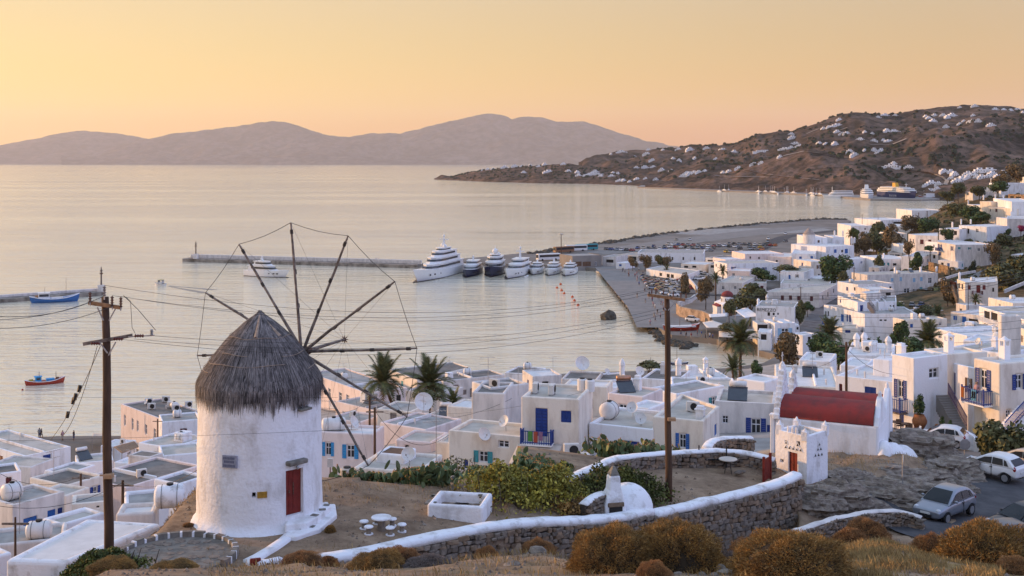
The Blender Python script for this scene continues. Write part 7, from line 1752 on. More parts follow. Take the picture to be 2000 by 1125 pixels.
p=W(1838,893,86);car('white hatchback half hidden by the rock outcrop, below the café terrace',(p.x,p.y,Z(p.x,p.y)+.35),R(-30),CP['white'])
p=W(2000,922,73);car('beige estate car cut by the right edge beside the green bush',(p.x,p.y,max(p.z,Z(p.x,p.y)+.1)),R(-60),CP['beige'],sx=(1.15,1,1.08))
p=W(1950,1032,54);car('dark grey car behind the dry brown bush, left of the black one',(p.x,p.y,Z(p.x,p.y)+.05),R(12),CP['grey'])
p=W(2000,1026,56);car('black car cut by the right edge behind the dry brown bush',(p.x,p.y,Z(p.x,p.y)+.05),R(20),CP['black'])
# low cost car for the distance
def far_car_mesh(paint,kind=0):
 def f():
  q=MB();L=(1.95,2.1,1.8)[kind]
  q.loft([[(x,-w,zb),(x,-w*1.02,.55),(x,-w*.9,zt),(x,w*.9,zt),(x,w*1.02,.55),(x,w,zb)]for x,w,zb,zt in((-L,.68,.38,.62),(-L*.9,.8,.25,.78),(-L*.4,.84,.22,.95),(L*.5,.84,.22,.98),(L*.92,.8,.26,.96),(L,.7,.4,.8))])
  q.k=1;q.loft([[(-L*.5,-.72,.94),(L*.82,-.72,.96),(L*.82,.72,.96),(-L*.5,.72,.94)],[(-.2,-.58,1.44),(L*.58,-.58,1.46),(L*.58,.58,1.46),(-.2,.58,1.44)]])
  q.k=0;q.box(-.22,-.6,1.44,L*.58+.03,.6,1.50)
  q.k=2
  for x in(-L*.62,L*.64):
   for s in(-1,1):q.tube([(x,s*.66,.3),(x,s*.86,.3)],.31,8)
  return q.mesh('parked_car',[paint,CARGLASS,BLACK])
 return cached(('farcar',paint.name,kind),f)
COLS=['white']*7+['silver']*6+['grey']*4+['black']*3+['red']*3+['blue']*3+['beige']*2+['yellow','orange']
NCAR=0
def far_car(x,y,z,rz,c,where,group):
 global NCAR
 o=put(far_car_mesh(CP[c],rnd.randint(0,2)),'parked_car',None,(x,y,z),rz);tag(o,f'{c} car parked {where}','car',f'{c} cars {group}');NCAR+=1;return o
crow=random.Random(5)
def lot(rows,where,group,gap=2.75,fill=.9,lift=.08,ang=90,cols=COLS):
 for(a,b)in rows:
  a,b=S(*a),S(*b);d=b-a;n=int(d.length/gap);h=math.atan2(d.y,d.x)
  for i in range(n):
   if crow.random()>fill:continue
   p=a+d*(i+.5)/n;c=crow.choice(cols)
   far_car(p.x+crow.uniform(-.2,.2),p.y+crow.uniform(-.2,.2),SLAB+lift,h+R(ang)+(math.pi if crow.random()<.5 else 0)+crow.uniform(-.06,.06),c,where,group)
lot([((1240,486),(1395,491)),((1262,482.5),(1410,487)),((1300,478.5),(1440,484)),((1400,481),(1500,485)),((1420,477.5),(1520,481)),((1440,487),(1505,490)),((1180,488),(1240,491)),((1415,493),(1452,496))],'in the packed lot behind the long harbour shed','packed in the lot behind the harbour shed',2.9,.88)
lot([((1268,545),(1300,576)),((1280,546),(1318,580)),((1306,550),(1330,574)),((1330,548),(1352,566)),((1258,542),(1276,566))],'on the quay car park below the market hall','on the quay car park',2.9,.92)
lot([((1346,545),(1372,532)),((1366,548),(1376,538))],'along the road beside the market hall','beside the market hall',3.2,.8)
lot([((1200,468),(1232,471.5)),((1290,466),(1300,466)),((1308,469),(1360,470)),((1335,465),(1350,465.5))],'on the open ground near the sea','on the open harbour ground',6,.6)
lot([((1728,594.5),(1762,596)),((1730,601),(1790,604)),((1790,603),(1830,606)),((1760,608),(1825,612))],'in the yard under the pale blue building','in the yard under the pale blue building',2.9,.85,.8)
lot([((1340,627),(1364,631))],'by the lit retaining wall','by the lit wall',4.5,1,.3,20)
for px,py,c,lab in((1534,473,'grey','on the curved harbour road'),(1500,468,'white','at the roadside hut'),(1500,474,'silver','below the roadside hut'),(1534,458,'white','driving along the fill road'),(1675,520,'white','driving down the main street'),(1693,518,'red','at the top of the main street')):
 p=S(px,py);far_car(p.x,p.y,Zg(p.x,p.y)+.1,R(70+crow.uniform(-20,20)),c,lab,'on the roads')
for px,py,Y,c,lab in((1925,524,415,'silver','on the slope right of the cypress'),(1951,513,420,'black','under the bare brown tree'),(1786,526,410,'black','beside the white curved wall, left'),(1795,527,410,'silver','beside the white curved wall, middle'),(1806,527,408,'black','beside the white curved wall, right'),(1735,521,440,'grey','in front of the teal shutters'),(1905,603,300,'white','behind the arched window house')):
 p=W(px,py,Y);far_car(p.x,p.y,Zg(p.x,p.y)+.05,R(crow.uniform(-20,20)),c,lab,'on the hillside')
 # coaches
def bus(label,px,py,rz,m,L=12):
 p=S(px,py);t=thing('coach',label,'bus',(p.x,p.y,SLAB+.08),rz);q=MB();q.box(-L/2,-1.25,.4,L/2,1.25,3.3);bevel(q.obj('body',m,t),.18,2)
 q=MB();q.box(-L/2+.6,-1.27,1.7,L/2-.5,1.27,2.8);q.box(-L/2-.02,-1.0,1.4,-L/2+.1,1.0,2.9);q.box(L/2-.1,-1.0,1.4,L/2+.02,1.0,2.9);q.obj('window_band',GLASS,t)
 for x in(-L*.32,L*.28):
  for s in(-1,1):q=MB();q.tube([(x,s*1.0,.5),(x,s*1.28,.5)],.5,10);q.obj('wheel',BLACK,t)
bus('white coach parked nearest the small yachts',1071,509,R(28),HULLW);bus('white coach in the row by the port rocks',1125,491,R(20),HULLW);bus('turquoise coach in the row by the port rocks',1146,489,R(20),TEAL);bus('brownish coach at the left of the row by the port rocks',1101,494,R(35),mat('bronze_coach_paint',(.26,.13,.07),.4,.05,1))
# ================================================================ power poles and wires
def pole_thing(label,top,base,r,arms,name='power_pole'):
 t=thing(name,label,'pole',base);v=top-base;q=MB();n=6
 q.tube([v*(i/n)+Vector((.02*math.sin(i*1.7),0,0))-(Vector((0,0,.6))if i==0 else Vector())for i in range(n+1)],[r*(1.12-.3*i/n)for i in range(n+1)],12);q.obj('shaft',POLEWOOD,t,smooth=True)
 return t,base
def insulator(parent,p,h=.22,m=CERAMIC,horiz=None):
 q=MB();prof=[]
 for i in range(4):prof+=[(.03,i*h/4),(.06,i*h/4+.02),(.06,i*h/4+.035),(.03,i*h/4+.05)]
 q.lathe(prof+[(.01,h)],8);o=q.obj('insulator',m,parent,p)
 if horiz is not None:o.rotation_euler=(0,R(90),horiz)
 return o
b_=W(213,1108,38.0);t_=W(206,580,38.0);b_.z=Z(b_.x,b_.y)
lp,base=pole_thing('tall dark wooden power pole with two crossarms, left of the windmill',t_,b_,.145,None)
L_=lambda px,py,Y=37.8:W(px,py,Y)-base
q=MB();q.bar(L_(173,591),L_(237,601),.1,.12);q.obj('crossarm',ORANGEWOOD,lp)
q=MB();q.bar(L_(163,672,37.9),L_(258,655,37.9),.1,.11);q.obj('crossarm',OLDWOOD,lp)
for a,b in(((190,600),(202,626)),((226,602),(213,626)),((226,668),(212,694)),((194,668),(210,690))):q=MB();q.bar(L_(*a),L_(*b),.03,.04);q.obj('brace',METAL,lp)
INS_L=[]
for px,py in((176,590),(204,578),(219,598),(236,600)):
 p=L_(px,py,37.75);q=MB();q.tube([p-Vector((0,0,.12)),p+Vector((0,0,.1))],.02,5);pin=q.obj('pin',METAL,lp);insulator(pin,p,.34,GREYWOOD if px==204 else RUST);INS_L.append(base+p+Vector((0,0,.35)))
for px,py in((187,671),(231,662),(272,656)):
 p=L_(px,py,37.8);insulator(lp,p-Vector((.15,0,0)),.32,CERAMIC,0)
q=MB();q.bar(L_(250,658),L_(302,655),.03,.04);q.obj('spacer_rod',METAL,lp);p=L_(296,655);insulator(lp,p,.2,METAL)
q=MB();q.box(-.02,-.14,-.06,.24,.14,.07);q.tube([(.1,-.1,.05),(-.15,-.1,.05)],.03,5);q.obj('street_lamp',mat('lamp_housing',(.42,.25,.14),.5,.1,4),lp,L_(206,930,37.8),0)
b2=W(1306,988,53.4);b2.z=Z(b2.x,b2.y);t2=W(1303,578,53.4)
rp_,base2=pole_thing('tall dark power pole with one orange crossarm standing in the courtyard',t2,b2,.15,None)
K_=lambda px,py,Y=53.2:W(px,py,Y)-base2
q=MB();q.bar(K_(1265,576),K_(1338,586,53.2),.11,.13);q.obj('crossarm',ORANGEWOOD,rp_)
q=MB();q.tube([K_(1336,585),K_(1350,582),K_(1358,577),K_(1363,572)],.035,5);q.obj('cable_arm',METAL,rp_)
for a,b in(((1284,582),(1301,606)),((1322,587),(1305,606))):q=MB();q.bar(K_(*a),K_(*b),.03,.04);q.obj('brace',METAL,rp_)
INS_R=[]
for px,py in((1273,576),(1281,577),(1296,579),(1315,582),(1330,584),(1340,585)):
 p=K_(px,py,53.1);k_=insulator(rp_,p+Vector((0,0,.06)),.22,RUST);k_.scale=(.62,.62,1);INS_R.append(base2+p+Vector((0,0,.28)))
q=MB();q.box(-.02,-.14,-.06,.34,.14,.08);q.obj('street_lamp',MATS['lamp_housing'],rp_,K_(1305,819,53.2),0)
def wire(label,pts_or_a,b=None,sag=.5,r=.012,name='power_line',n=24):
 if b is not None:
  a=Vector(pts_or_a);b=Vector(b);pts=[a.lerp(b,i/n)-Vector((0,0,sag*4*(i/n)*(1-i/n)))for i in range(n+1)]
 else:pts=pts_or_a
 q=MB();q.tube(pts,r,4);o=q.obj(name,WIRE);return tag(o,label,'cable')
wire('upper power line from the left pole to the courtyard pole, first of three',INS_L[1],INS_R[0],1.0,.008)
wire('upper power line from the left pole to the courtyard pole, second of three',INS_L[2],INS_R[1],1.0,.008)
wire('upper power line from the left pole to the courtyard pole, third of three',INS_L[3],INS_R[2],1.1,.008)
lo=[W(300,656,37.8),W(262,662,37.8),W(240,663,37.8)]
wire('lower power line passing behind the windmill cap, top of three',lo[0],W(1303,600,53.3),.8,.008)
wire('lower power line passing behind the windmill cap, middle of three',lo[1],W(1303,606,53.3),.9,.008)
wire('lower power line passing behind the windmill cap, lowest of three',lo[2],W(1303,612,53.3),1.1,.008)
for i,(a,e)in enumerate((((176,590),(-60,612)),((204,578),(-60,624)),((219,598),(-60,640)))):
 wire(('top','middle','lowest')[i]+' power line running from the left pole out of the left edge',W(*a,37.7),W(*e,30),.25,.010)
for i,(k,e)in enumerate(((3,(2060,516)),(4,(2060,524)),(5,(2060,530)))):
 wire(('top','middle','lowest')[i]+' power line from the courtyard pole over the town to the right edge',INS_R[k],W(*e,75),.9,.013)
wire('stay of black weights slanting from the lower crossarm down to the left',W(196,676,37.8),W(98,860,52),.3,.012)
wire('second stay of black weights slanting down to the left',W(190,676,37.8),W(124,850,52),.4,.012)
for i,(px,py)in enumerate(((154,759),(146,775),(142,783),(131,810))):
 q=MB();q.tube([(0,0,-.12),(.05,0,.12)],.075,7);tag(q.obj('insulator',BLACK,None,W(px,py,43+i)),('upper right','upper left','lower right','lower left')[i]+' black strain insulator on the slanting stays','insulator')
wire('drop wire curving from the upper left crossarm to the lower arm',[W(241,577,37.8),W(255,588,37.8),W(258,640,37.8),W(264,651,37.8)],r=.009)
wire('diagonal wire from the upper left crossarm to the rod tip',[W(241,577,37.8),W(270,605,37.8),W(304,645,37.8)],r=.010)
wire('thin cable crossing the windmill wall',W(-40,862,41),W(700,838,43.0),.05,.006)
wire('thin cable crossing below the thatch of the windmill',W(150,776,42),W(660,776,42.5),.02,.005)
for lab,px,py0,py1,Y,r in(('dark town pole in front of the cream house',158,925,992,90,.11),('dark town pole right of the cream house window',240,938,992,75,.12),('thin rusty pole rising from the tank roof',30,1010,1060,60,.07),('dark double town pole in the middle town, left',722,775,835,110,.12),('dark double town pole in the middle town, right',732,796,880,92,.12),('brown pole behind the chapel roof',1653,668,770,100,.13),('pole beside the shuttered waterside house',308,818,852,160,.12),('tall lamp mast on the port quay',1096,458,515,560,.22),('wooden pylon left of the red strip roof',1794,415,446,590,.2),('wooden pylon right of the red strip roof',1811,412,450,585,.2),('grey mast in the garden of the twin house',1684,418,440,620,.15),('thin mast by the sea behind the roofs',1715,420,440,620,.15),('brown pole on the street by the beach club',1564,560,600,330,.14),('leaning dark pole left of the red doored house',1891,552,592,300,.1),('street pole at the kerb of the main street',1668,522,570,400,.2),('brown street lamp pole on the quay promenade',1287,620,640,360,.12)):
 a=W(px,py1,Y);g=min(a.z,Zg(a.x,a.y))if Y>110 else a.z-1.5;h=W(px,py0,Y).z
 t=thing('utility_pole',lab,'pole',(a.x,a.y,g));q=MB();q.tube([(0,0,0),(0,0,h-g)],[r,r*.75],7);q.obj('shaft',POLEWOOD,t)
 if 'mast' not in lab:
  q=MB();q.bar((-.7,0,h-g-.35),(.7,0,h-g-.35),.08,.1);q.obj('crossarm',OLDWOOD,t)
 elif 'lamp' in lab:q=MB();q.lathe([(.2,h-g),(1.1,h-g),(1.1,h-g+.4),(.2,h-g+.5)],10);q.obj('floodlight_ring',METAL,t)
wire('cable from the double town pole to the low white wing',W(731,800,92),W(876,850,84),1.6,.018)
wire('cable from the double town pole to the cream wall',W(731,800,92),W(1000,778,96),1.2,.014)
wire('cable from the double town pole up to the windmill side',W(720,778,110),W(628,800,60),.6,.012)
wire('cable crossing the left town from the pole to the cream house',W(240,942,75),W(-20,985,70),.8,.02)
wire('second cable crossing the left town over the roofs',W(240,942,75),W(390,915,60),.6,.014)
wire('third cable crossing the left town at mid height',W(158,930,90),W(0,925,95),.8,.02)
wire('cable from the brown pole behind the chapel to the sunlit house',W(1653,680,100),W(1746,731,93),.5,.016)
wire('cable from the brown pole behind the chapel over the white roof',W(1653,684,100),W(1524,711,72),.8,.012)
for i,(y0,y1)in enumerate(((612,590),(626,617),(636,632),(650,655))):wire(('highest','second','third','lowest')[i]+' thin wire over the houses below the long pale blue building',W(1560,y0,120),W(2060,y1,110),.9,.018)
wire('wire from the double pole across to the blue balcony house',W(722,800,100),W(1140,765,82),.9,.010)
# ================================================================ balconies, stairs, awnings
def balcony(label_part,hs,x0,y0,x1,y1,face,dep,m,slab=True,cloth=()):
 """Balcony on a wall face of a house: floor slab, posts, rails, balusters, as parts of the house."""
 inv=Matrix.Rotation(-hs.rz,4,'Z')@Matrix.Translation(-Vector((hs.A.x,hs.A.y,hs.z0)))
 a=inv@on_wall(hs,x0,y1,face);b=inv@on_wall(hs,x1,y1,face);zt=(inv@on_wall(hs,(x0+x1)/2,y0,face)).z;z0=min(a.z,b.z)
 p,q_=hs.poly[face],hs.poly[(face+1)%4];e=(q_-p).normalized();n=Vector((e.y,-e.x));rz=math.atan2(e.y,e.x);L=(b-a).xy.length
 fl=MB();fl.box(-.05,-dep,-.14,L+.05,.05,0);f=fl.obj('balcony',WHITE if slab else OLDWOOD,hs.t,(a.x,a.y,z0),rz);bevel(f,.03)
 H_=max(.8,min(1.1,zt-z0))
 segs=[((0,0),(0,-dep)),((0,-dep),(L,-dep)),((L,-dep),(L,0))]
 q=MB()
 for s,t_ in segs:
  for h_ in(H_,.12):q.bar((*s,h_),(*t_,h_),.06,.06)
 q.obj('rail',m,f)
 q=MB()
 for s,t_ in segs:
  l=(Vector(t_)-Vector(s)).length;k=max(2,int(l/.16))
  for i in range(k+1):c=Vector(s).lerp(Vector(t_),i/k);q.box(c.x-.02,c.y-.02,.0,c.x+.02,c.y+.02,H_)
 o=q.obj('balusters',m,f);o['kind']='stuff'
 for cx,cy in((0,-dep),(L,-dep)):q=MB();q.box(cx-.05,cy-.05,0,cx+.05,cy+.05,H_+.2);q.obj('post',m,f)
 W0=Matrix.Translation((hs.A.x,hs.A.y,hs.z0))@Matrix.Rotation(hs.rz,4,'Z')@Matrix.Translation((a.x,a.y,z0))@Matrix.Rotation(rz,4,'Z')
 for i,(u,w,l,cm,lab)in enumerate(cloth):
  q=MB();n_=6;vs=[(u+w*j/n_,-dep-.05-.03*math.sin(j*2.1)-(.02 if k else 0),H_+.02-l*k)for k in range(2)for j in range(n_+1)];q.add([W0@Vector(v)for v in vs],[(j,j+1,n_+2+j,n_+1+j)for j in range(n_)]);o=q.obj('towel',cm);s_=o.modifiers.new('thick','SOLIDIFY');s_.thickness=.02;tag(o,lab,'towel')
 return f,H_,L,W0
cl=lambda n,c:mat(n,c,.9,.1,6)
balcony('',T['C25'],1023,838,1081,861,0,.85,BLUE,cloth=((.55,.3,.7,cl('green_cloth',(.10,.30,.07)),'green towel hanging on the deep blue balcony'),(.95,.28,.75,cl('striped_cloth',(.45,.10,.06)),'red towel hanging in the middle of the deep blue balcony'),(1.3,.3,.6,cl('mauve_cloth',(.30,.16,.25)),'mauve towel hanging at the right on the deep blue balcony')))
balcony('',T['RB'],1800,734,1840,757,0,.9,MIDBLUE,False,cloth=((.2,.75,.75,cl('orange_cloth',(.60,.16,.04)),'orange towel hung over the sunlit balcony'),(1.0,.8,.8,cl('khaki_cloth',(.25,.22,.08)),'khaki blanket hung over the sunlit balcony')))
balcony('',T['RD'],1896,754,1938,781,0,.9,BLUE,True,cloth=((.0,.3,.8,cl('orange2_cloth',(.5,.15,.03)),'orange cloth at the left end of the blue balcony'),(1.05,.5,.85,cl('sky_cloth',(.12,.30,.45)),'light blue towel over the corner of the blue balcony')))
balcony('',T['RA'],1738,776,1772,797,0,.9,BLUE,False)
balcony('',T['C20'],652,780,662,793,0,.9,WHITE)
for a in((1875,487,1887,494),(1902,487,1914,494),(1917,487,1929,494)):balcony('',T['R10'],*a,0,.9,BLUE)
balcony('',T['R10b'],1831,482,1841,489,0,.9,BLUE);balcony('',T['R9'],1898,568,1917,575,0,1.0,MAROON)
balcony('',T['X1'],1617,624,1664,633,3,1.6,MIDBLUE)
balcony('',T['R2'],1921,616,1950,626,0,1.2,WHITE);balcony('',T['R2'],1980,627,1998,636,0,1.2,WHITE)
# outside stair of the sunlit house
def stair(label,a,b,w,n,m_step,m_rail,side=1):
 """Solid masonry stair from world point a (foot) up to b."""
 d=(b-a);L=d.xy.length;rz=math.atan2(d.y,d.x);t=thing('outside_stair',label,'stairs',a,rz);run,rise=L/n,(b.z-a.z)/n
 for i in range(n):q=MB();q.box(i*run,0,-.8 if i<2 else max(-.8,i*rise-1.2),(i+1)*run+.02,w,(i+1)*rise);q.obj('step',m_step,t)
 q=MB();y=-.03 if side>0 else w+.03
 q.bar((0,y,.95),(L,y,.95+b.z-a.z),.05,.06);q.bar((0,y,.25),(L,y,.25+b.z-a.z),.04,.05);q.obj('handrail',m_rail,t)
 q=MB()
 for i in range(2*n+1):x=L*i/(2*n);z=(b.z-a.z)*i/(2*n);q.box(x-.015,y-.015,z-.1,x+.015,y+.015,z+.95)
 o=q.obj('balusters',m_rail,t);o['kind']='stuff';return t
stair('stone outside stair with a mauve railing climbing the sunlit house',W(1888,838,90),W(1851,771,92.8),1.0,14,CONCRETE,mat('mauve_paint',(.16,.10,.17),.6,.1,3),1)
stair('outside stair with a bright blue railing at the right edge',W(1962,850,86),W(2010,797,87),1.0,12,WHITE,BLUE,1)
stair('dark sloping outside stair on the curved building',W(1710,607,293),W(1697,590,294),1.2,10,GREYWOOD,GREYWOOD,1)
stair('rust red outside stair on the left wall of the red doored house',W(1872,586,330),W(1862,556,331),1.2,12,SANDSTONE,RUST,1)
def awning(label,pts,m,posts=(),name='awning',thick=.05):
 """Sloped cloth between four world points, with posts down to given heights."""
 P=[Vector(p)for p in pts];c=P[0];t=thing(name,label,'awning',c);n=8;q=MB();vs=[]
 for i in range(n+1):
  for j in range(n+1):
   a,b=i/n,j/n;p=(P[0]*(1-a)+P[1]*a)*(1-b)+(P[3]*(1-a)+P[2]*a)*b;vs.append(p-c-Vector((0,0,.12*math.sin(math.pi*a)*math.sin(math.pi*b))))
 q.add(vs,[(i*(n+1)+j,(i+1)*(n+1)+j,(i+1)*(n+1)+j+1,i*(n+1)+j+1)for i in range(n)for j in range(n)]);o=q.obj('canopy',m,t,smooth=True);s=o.modifiers.new('thick','SOLIDIFY');s.thickness=thick
 for k,z in posts:q=MB();p=P[k]-c;q.tube([(p.x,p.y,z-c.z),p],.06,6);q.obj('post',METAL,t)
 return t
awning('grey beige awning sloping down from under the blue balcony',[W(1012,867,81.5),W(1098,868,81.2),W(1086,912,78.5),W(994,906,79)],CANVAS,((2,26.2),(3,26.2)))
awning('brown reed pergola beside the waterside house',[W(222,873,152),W(262,862,160),W(272,873,156),W(238,886,148)],mat('reed_mat',(.30,.19,.12),.9,.2,3),((0,4),(1,4),(2,4),(3,4)),'pergola')
awning('small white parasol awning on the promenade left of the waterside house',[W(182,847,190),W(202,847,190),W(200,852,185),W(180,852,185)],CANVAS,((2,1.5),(3,1.5)))
awning('beige canvas awning over the beach terrace tables',[W(1404,647,302),W(1470,643,300),W(1482,662,284),W(1404,658,288)],CANVAS,((2,.6),(3,.6)))
awning('long flat white canopy over the waterside restaurant',[W(1372,630,318),W(1392,626,322),W(1436,640,300),W(1380,640,304)],mat('white_canvas',(.66,.63,.60),.85,.05,1),((2,1),(3,1)))
awning('white pergola roof over the upper club terrace',[W(1436,607,315),W(1458,600,322),W(1482,617,308),W(1455,621,303)],WHITE,((0,3),(2,3),(3,3)),'pergola')
awning('white porch roof above the beach bar people',[W(1384,614,330),W(1420,612,330),W(1420,618,322),W(1386,620,322)],WHITE,((2,3),(3,3)))
# club lettering, boat bar with red hull
txt=text_on('REMEZZO',1.15,BLACK,(0,0,0),(R(90),0,0),T['Z1'].t,'lettering',.03)
p=on_wall(T['Z1'],1497,605.5,0);hs=T['Z1'];inv=Matrix.Rotation(-hs.rz,4,'Z')@Matrix.Translation(-Vector((hs.A.x,hs.A.y,hs.z0)));pl_=inv@p;txt.location=(pl_.x,-.05,pl_.z)
txt.scale=(36/F*305/max(.1,txt.dimensions.x),6/F*305/.8,1)
caique('old wooden boat with a red hull used as a bar at the waterside',W(1331,643,317),R(8),10.5,HULLRED,WHITE,None,((-.5,4.5),),((-4,-1.2,.8,3.8,1.2,1.15,'deck_cover',PLASTIC),),'boat_bar')
bb=bpy.data.objects[[o.name for o in sc.objects if o.name.startswith('boat_bar')][0]];bb.location.z=1.7
# red-domed church
def church():
 c=W(1421,600,350);t=thing('church','small white church with a red dome and arched door by the quay road','church',(c.x,c.y,Zg(c.x,c.y)),R(8));px=350/F
 q=MB();q.box(-2.6,-3,-1,3.2,5,3.4);q.box(-3.8,-1.5,-1,-2.6,3,2.7);bevel(q.obj('wall',WHITE,t),.1)
 q=MB();q.extr([(-2.6,3.38),(3.2,3.38),(.3,4.4)],-3,5,'y');q.obj('roof',WHITE,t)
 q=MB();q.lathe([(1.95,3.2),(1.95,5.2),(2.05,5.25),(2.05,5.4),(1.8,5.42)],20,(.3,1,0));q.obj('drum',WHITE,t)
 q=MB();q.lathe([(1.9*math.cos(i*math.pi/20),5.4+1.75*math.sin(i*math.pi/20))for i in range(10)]+[(.02,7.15)],20,(.3,1,0));q.obj('dome',CHURCHRED,t,smooth=True)
 for i in range(8):a=i*math.pi/4+.2;q=MB();q.box(-.16,-.04,0,.16,.06,1.0);q.obj('window',DARK,t,(.3+1.95*math.cos(a),1+1.95*math.sin(a),3.9),a-math.pi/2)
 q=MB();q.box(-.45,-3.06,0,.45,-2.98,1.6);q.tube([(0,-3.06,1.6),(0,-2.98,1.6)],.45,14);q.obj('door',BROWN,t)
 q=MB();q.extr([(-3.9,2.7),(-2.55,2.7),(-2.55,3.3)],-1.6,3.1,'y');q.obj('side_roof',CHURCHRED,t)
 q=MB();q.box(.26,.96,7.1,.34,1.04,8.0);q.box(.05,.96,7.5,.55,1.04,7.6);q.obj('cross',WHITE_OLD,t)
church()
# mini windmill of the hotel
c=W(1580,481,500);mm=thing('small_windmill','small cream round windmill tower with a plain conical cap in the hotel','windmill',(c.x,c.y,c.z-6));q=MB();q.lathe([(2.9,0),(2.7,6),(2.6,11.4)],20);q.obj('wall',WHITE_OLD,mm,smooth=True);q=MB();q.lathe([(2.75,11.3),(1.4,12.8),(.05,14.2)],20);q.obj('cap',mat('dusty_cap',(.36,.29,.25),.9,.12,1),mm)
# lit retaining wall by the beach club, stone wall on the right slope
def rwall(label,pts,h,thick,m,name='retaining_wall'):
 P=[Vector(p)for p in pts];t=thing(name,label,'wall',P[0]);rg=[]
 for i,p in enumerate(P):
  d=(P[min(i+1,len(P)-1)]-P[max(i-1,0)]);d.z=0;d.normalize();s=Vector((-d.y,d.x,0))*thick/2;q=p-P[0]
  rg.append([tuple(q+s),tuple(q+s-Vector((0,0,h))),tuple(q-s-Vector((0,0,h))),tuple(q-s)])
 q=MB();q.loft(rg);q.obj('masonry',m,t);return t
rwall('tall curved retaining wall lit warm pink above the waterside bar',[W(1323,592,352),W(1330,599,345),W(1350,603,340),W(1372,607,336),W(1388,614,330)],5.0,.8,mat('pink_lit_rubble',(.50,.37,.27),.95,.25,.5,.1,2))  # warm pink sunlight is part of this masonry colour
rwall('low white kerb wall curving along the quay car park bank',[W(1340,538,440),W(1352,549,420),W(1361,560,402),W(1361,572,385),W(1350,581,372),W(1325,590,356)],1.6,.5,WHITE_OLD)
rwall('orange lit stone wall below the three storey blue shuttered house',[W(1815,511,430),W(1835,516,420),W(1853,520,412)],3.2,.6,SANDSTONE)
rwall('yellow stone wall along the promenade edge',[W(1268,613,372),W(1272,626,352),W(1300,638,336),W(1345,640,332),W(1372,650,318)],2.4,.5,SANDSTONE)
rwall('white parapet wall around the lower café terrace, left part',[W(1742,842,89),W(1770,845,88.5),W(1790,848,88),W(1798,832,88)],1.0,.35,WHITE_CAP)
rwall('white swooping terrace wall beside the road, right of the café',[W(1808,838,90),W(1813,852,89.2),W(1835,860,88.5),W(1862,858,88),W(1880,838,87.6),W(1905,852,87),W(1925,890,85),W(1945,905,83)],3.2,.35,WHITE_CAP)
rwall('white garden wall sweeping down beside the dark rounded tree',[W(1761,504,450),W(1775,499,450),W(1792,490,455),W(1830,492,455)],2.5,.4,WHITE)
rwall('pale kerb wall beside the upper hillside road',[W(1834,545,365),W(1870,534,385),W(1905,528,400)],.8,.4,WHITE_OLD)
rwall('white boundary wall on the dry slope at the right edge',[W(1962,566,345),W(1985,556,355),W(2010,546,365)],1.0,.4,WHITE_OLD)
ribbon('street',[W(1590,700,268),W(1590,660,300),W(1610,625,335),W(1635,590,380),W(1660,555,430),W(1690,515,510),W(1712,492,590)],11,mat('street_paving',(.15,.14,.14),.9,.2,.4),.08)
ribbon('hill_road',[W(1765,545,420),W(1830,540,390),W(1880,528,402),W(1930,518,420),W(2010,500,440)],5,CONCRETE,.12,zf=Z)
# jetty frames along the quay
for i in range(9):
 f=i/8;a=sea(1193+(1258-1193)*f,546+(622-546)*f,0);d=(sea(1258,622)-sea(1193,546)).normalized();n_=Vector((-d.y,d.x,0));n_=n_ if n_.x<0 else-n_
 q=MB();b=a+n_*3.0
 for s in(0,1):p=a+d*s*7.0;e=p+n_*3;q.bar((p.x,p.y,1.3),(e.x,e.y,1.3),.5,.4);q.bar((e.x,e.y,-1.5),(e.x,e.y,1.4),.6,.6)
 e0=a+n_*3;e1=a+d*7+n_*3;q.bar((e0.x,e0.y,1.3),(e1.x,e1.y,1.3),.6,.5)
 tag(q.obj('jetty_frame',QUAYWALL),f'{("outermost","second","third","fourth","middle","sixth","seventh","eighth","innermost")[i]} concrete jetty frame along the promenade, counted from the port office','jetty','jetty frames along the promenade')
 # ================================================================ roof and street clutter
import re
def short(lab):
 w=lab.replace(',','').split()[:8]
 while w[-1]in('with','a','the','of','and','in','on','by','at','to','one','two','three','left','right','beside','behind','deep','its','red','dark','from','four','an','under','single','white','pale','blue','small','many','below','between','power','just','brick','row','front'):w.pop()
 return ' '.join(w)
CNT={}
def ac_unit(lab,loc,rz,s=1.0):
 t=thing('air_conditioner',lab,'air conditioner',loc,rz);q=MB();q.box(-.45,-.18,.1,.45,.18,.78);bevel(q.obj('casing',ACGREY,t),.02,1)
 q=MB();q.tube([(.12,-.19,.44),(.12,-.205,.44)],.27,14);q.obj('fan_grille',BLACK,t);q=MB();q.box(-.4,-.16,0,-.3,.16,.1);q.box(.3,-.16,0,.4,.16,.1);q.obj('foot',METAL,t)['kind']='stuff';t.scale=(s,)*3;return t
def dish(lab,loc,rz,r=.45,h=.7):
 t=thing('satellite_dish',lab,'satellite dish',loc,rz);q=MB();q.lathe([(.01,0),(r*.5,.04*r/.4),(r*.85,.13*r/.4),(r,.19*r/.4),(r*.98,.2*r/.4),(r*.8,.15*r/.4),(.02,.03)],18);o=q.obj('reflector',PLASTIC,t,(0,0,h));o.rotation_euler=(R(62),0,0);m=o
 q=MB();q.tube([(0,.1,-.2),(0,.05,h)],.03,5);q.obj('mast',METAL,t);q=MB();q.tube([(0,-.05,h-r*.7),(0,-r*1.2,h+.1)],.012,4);q.box(-.04,-r*1.25,h+.06,.04,-r*1.1,h+.16);q.obj('arm',METAL,t);return t
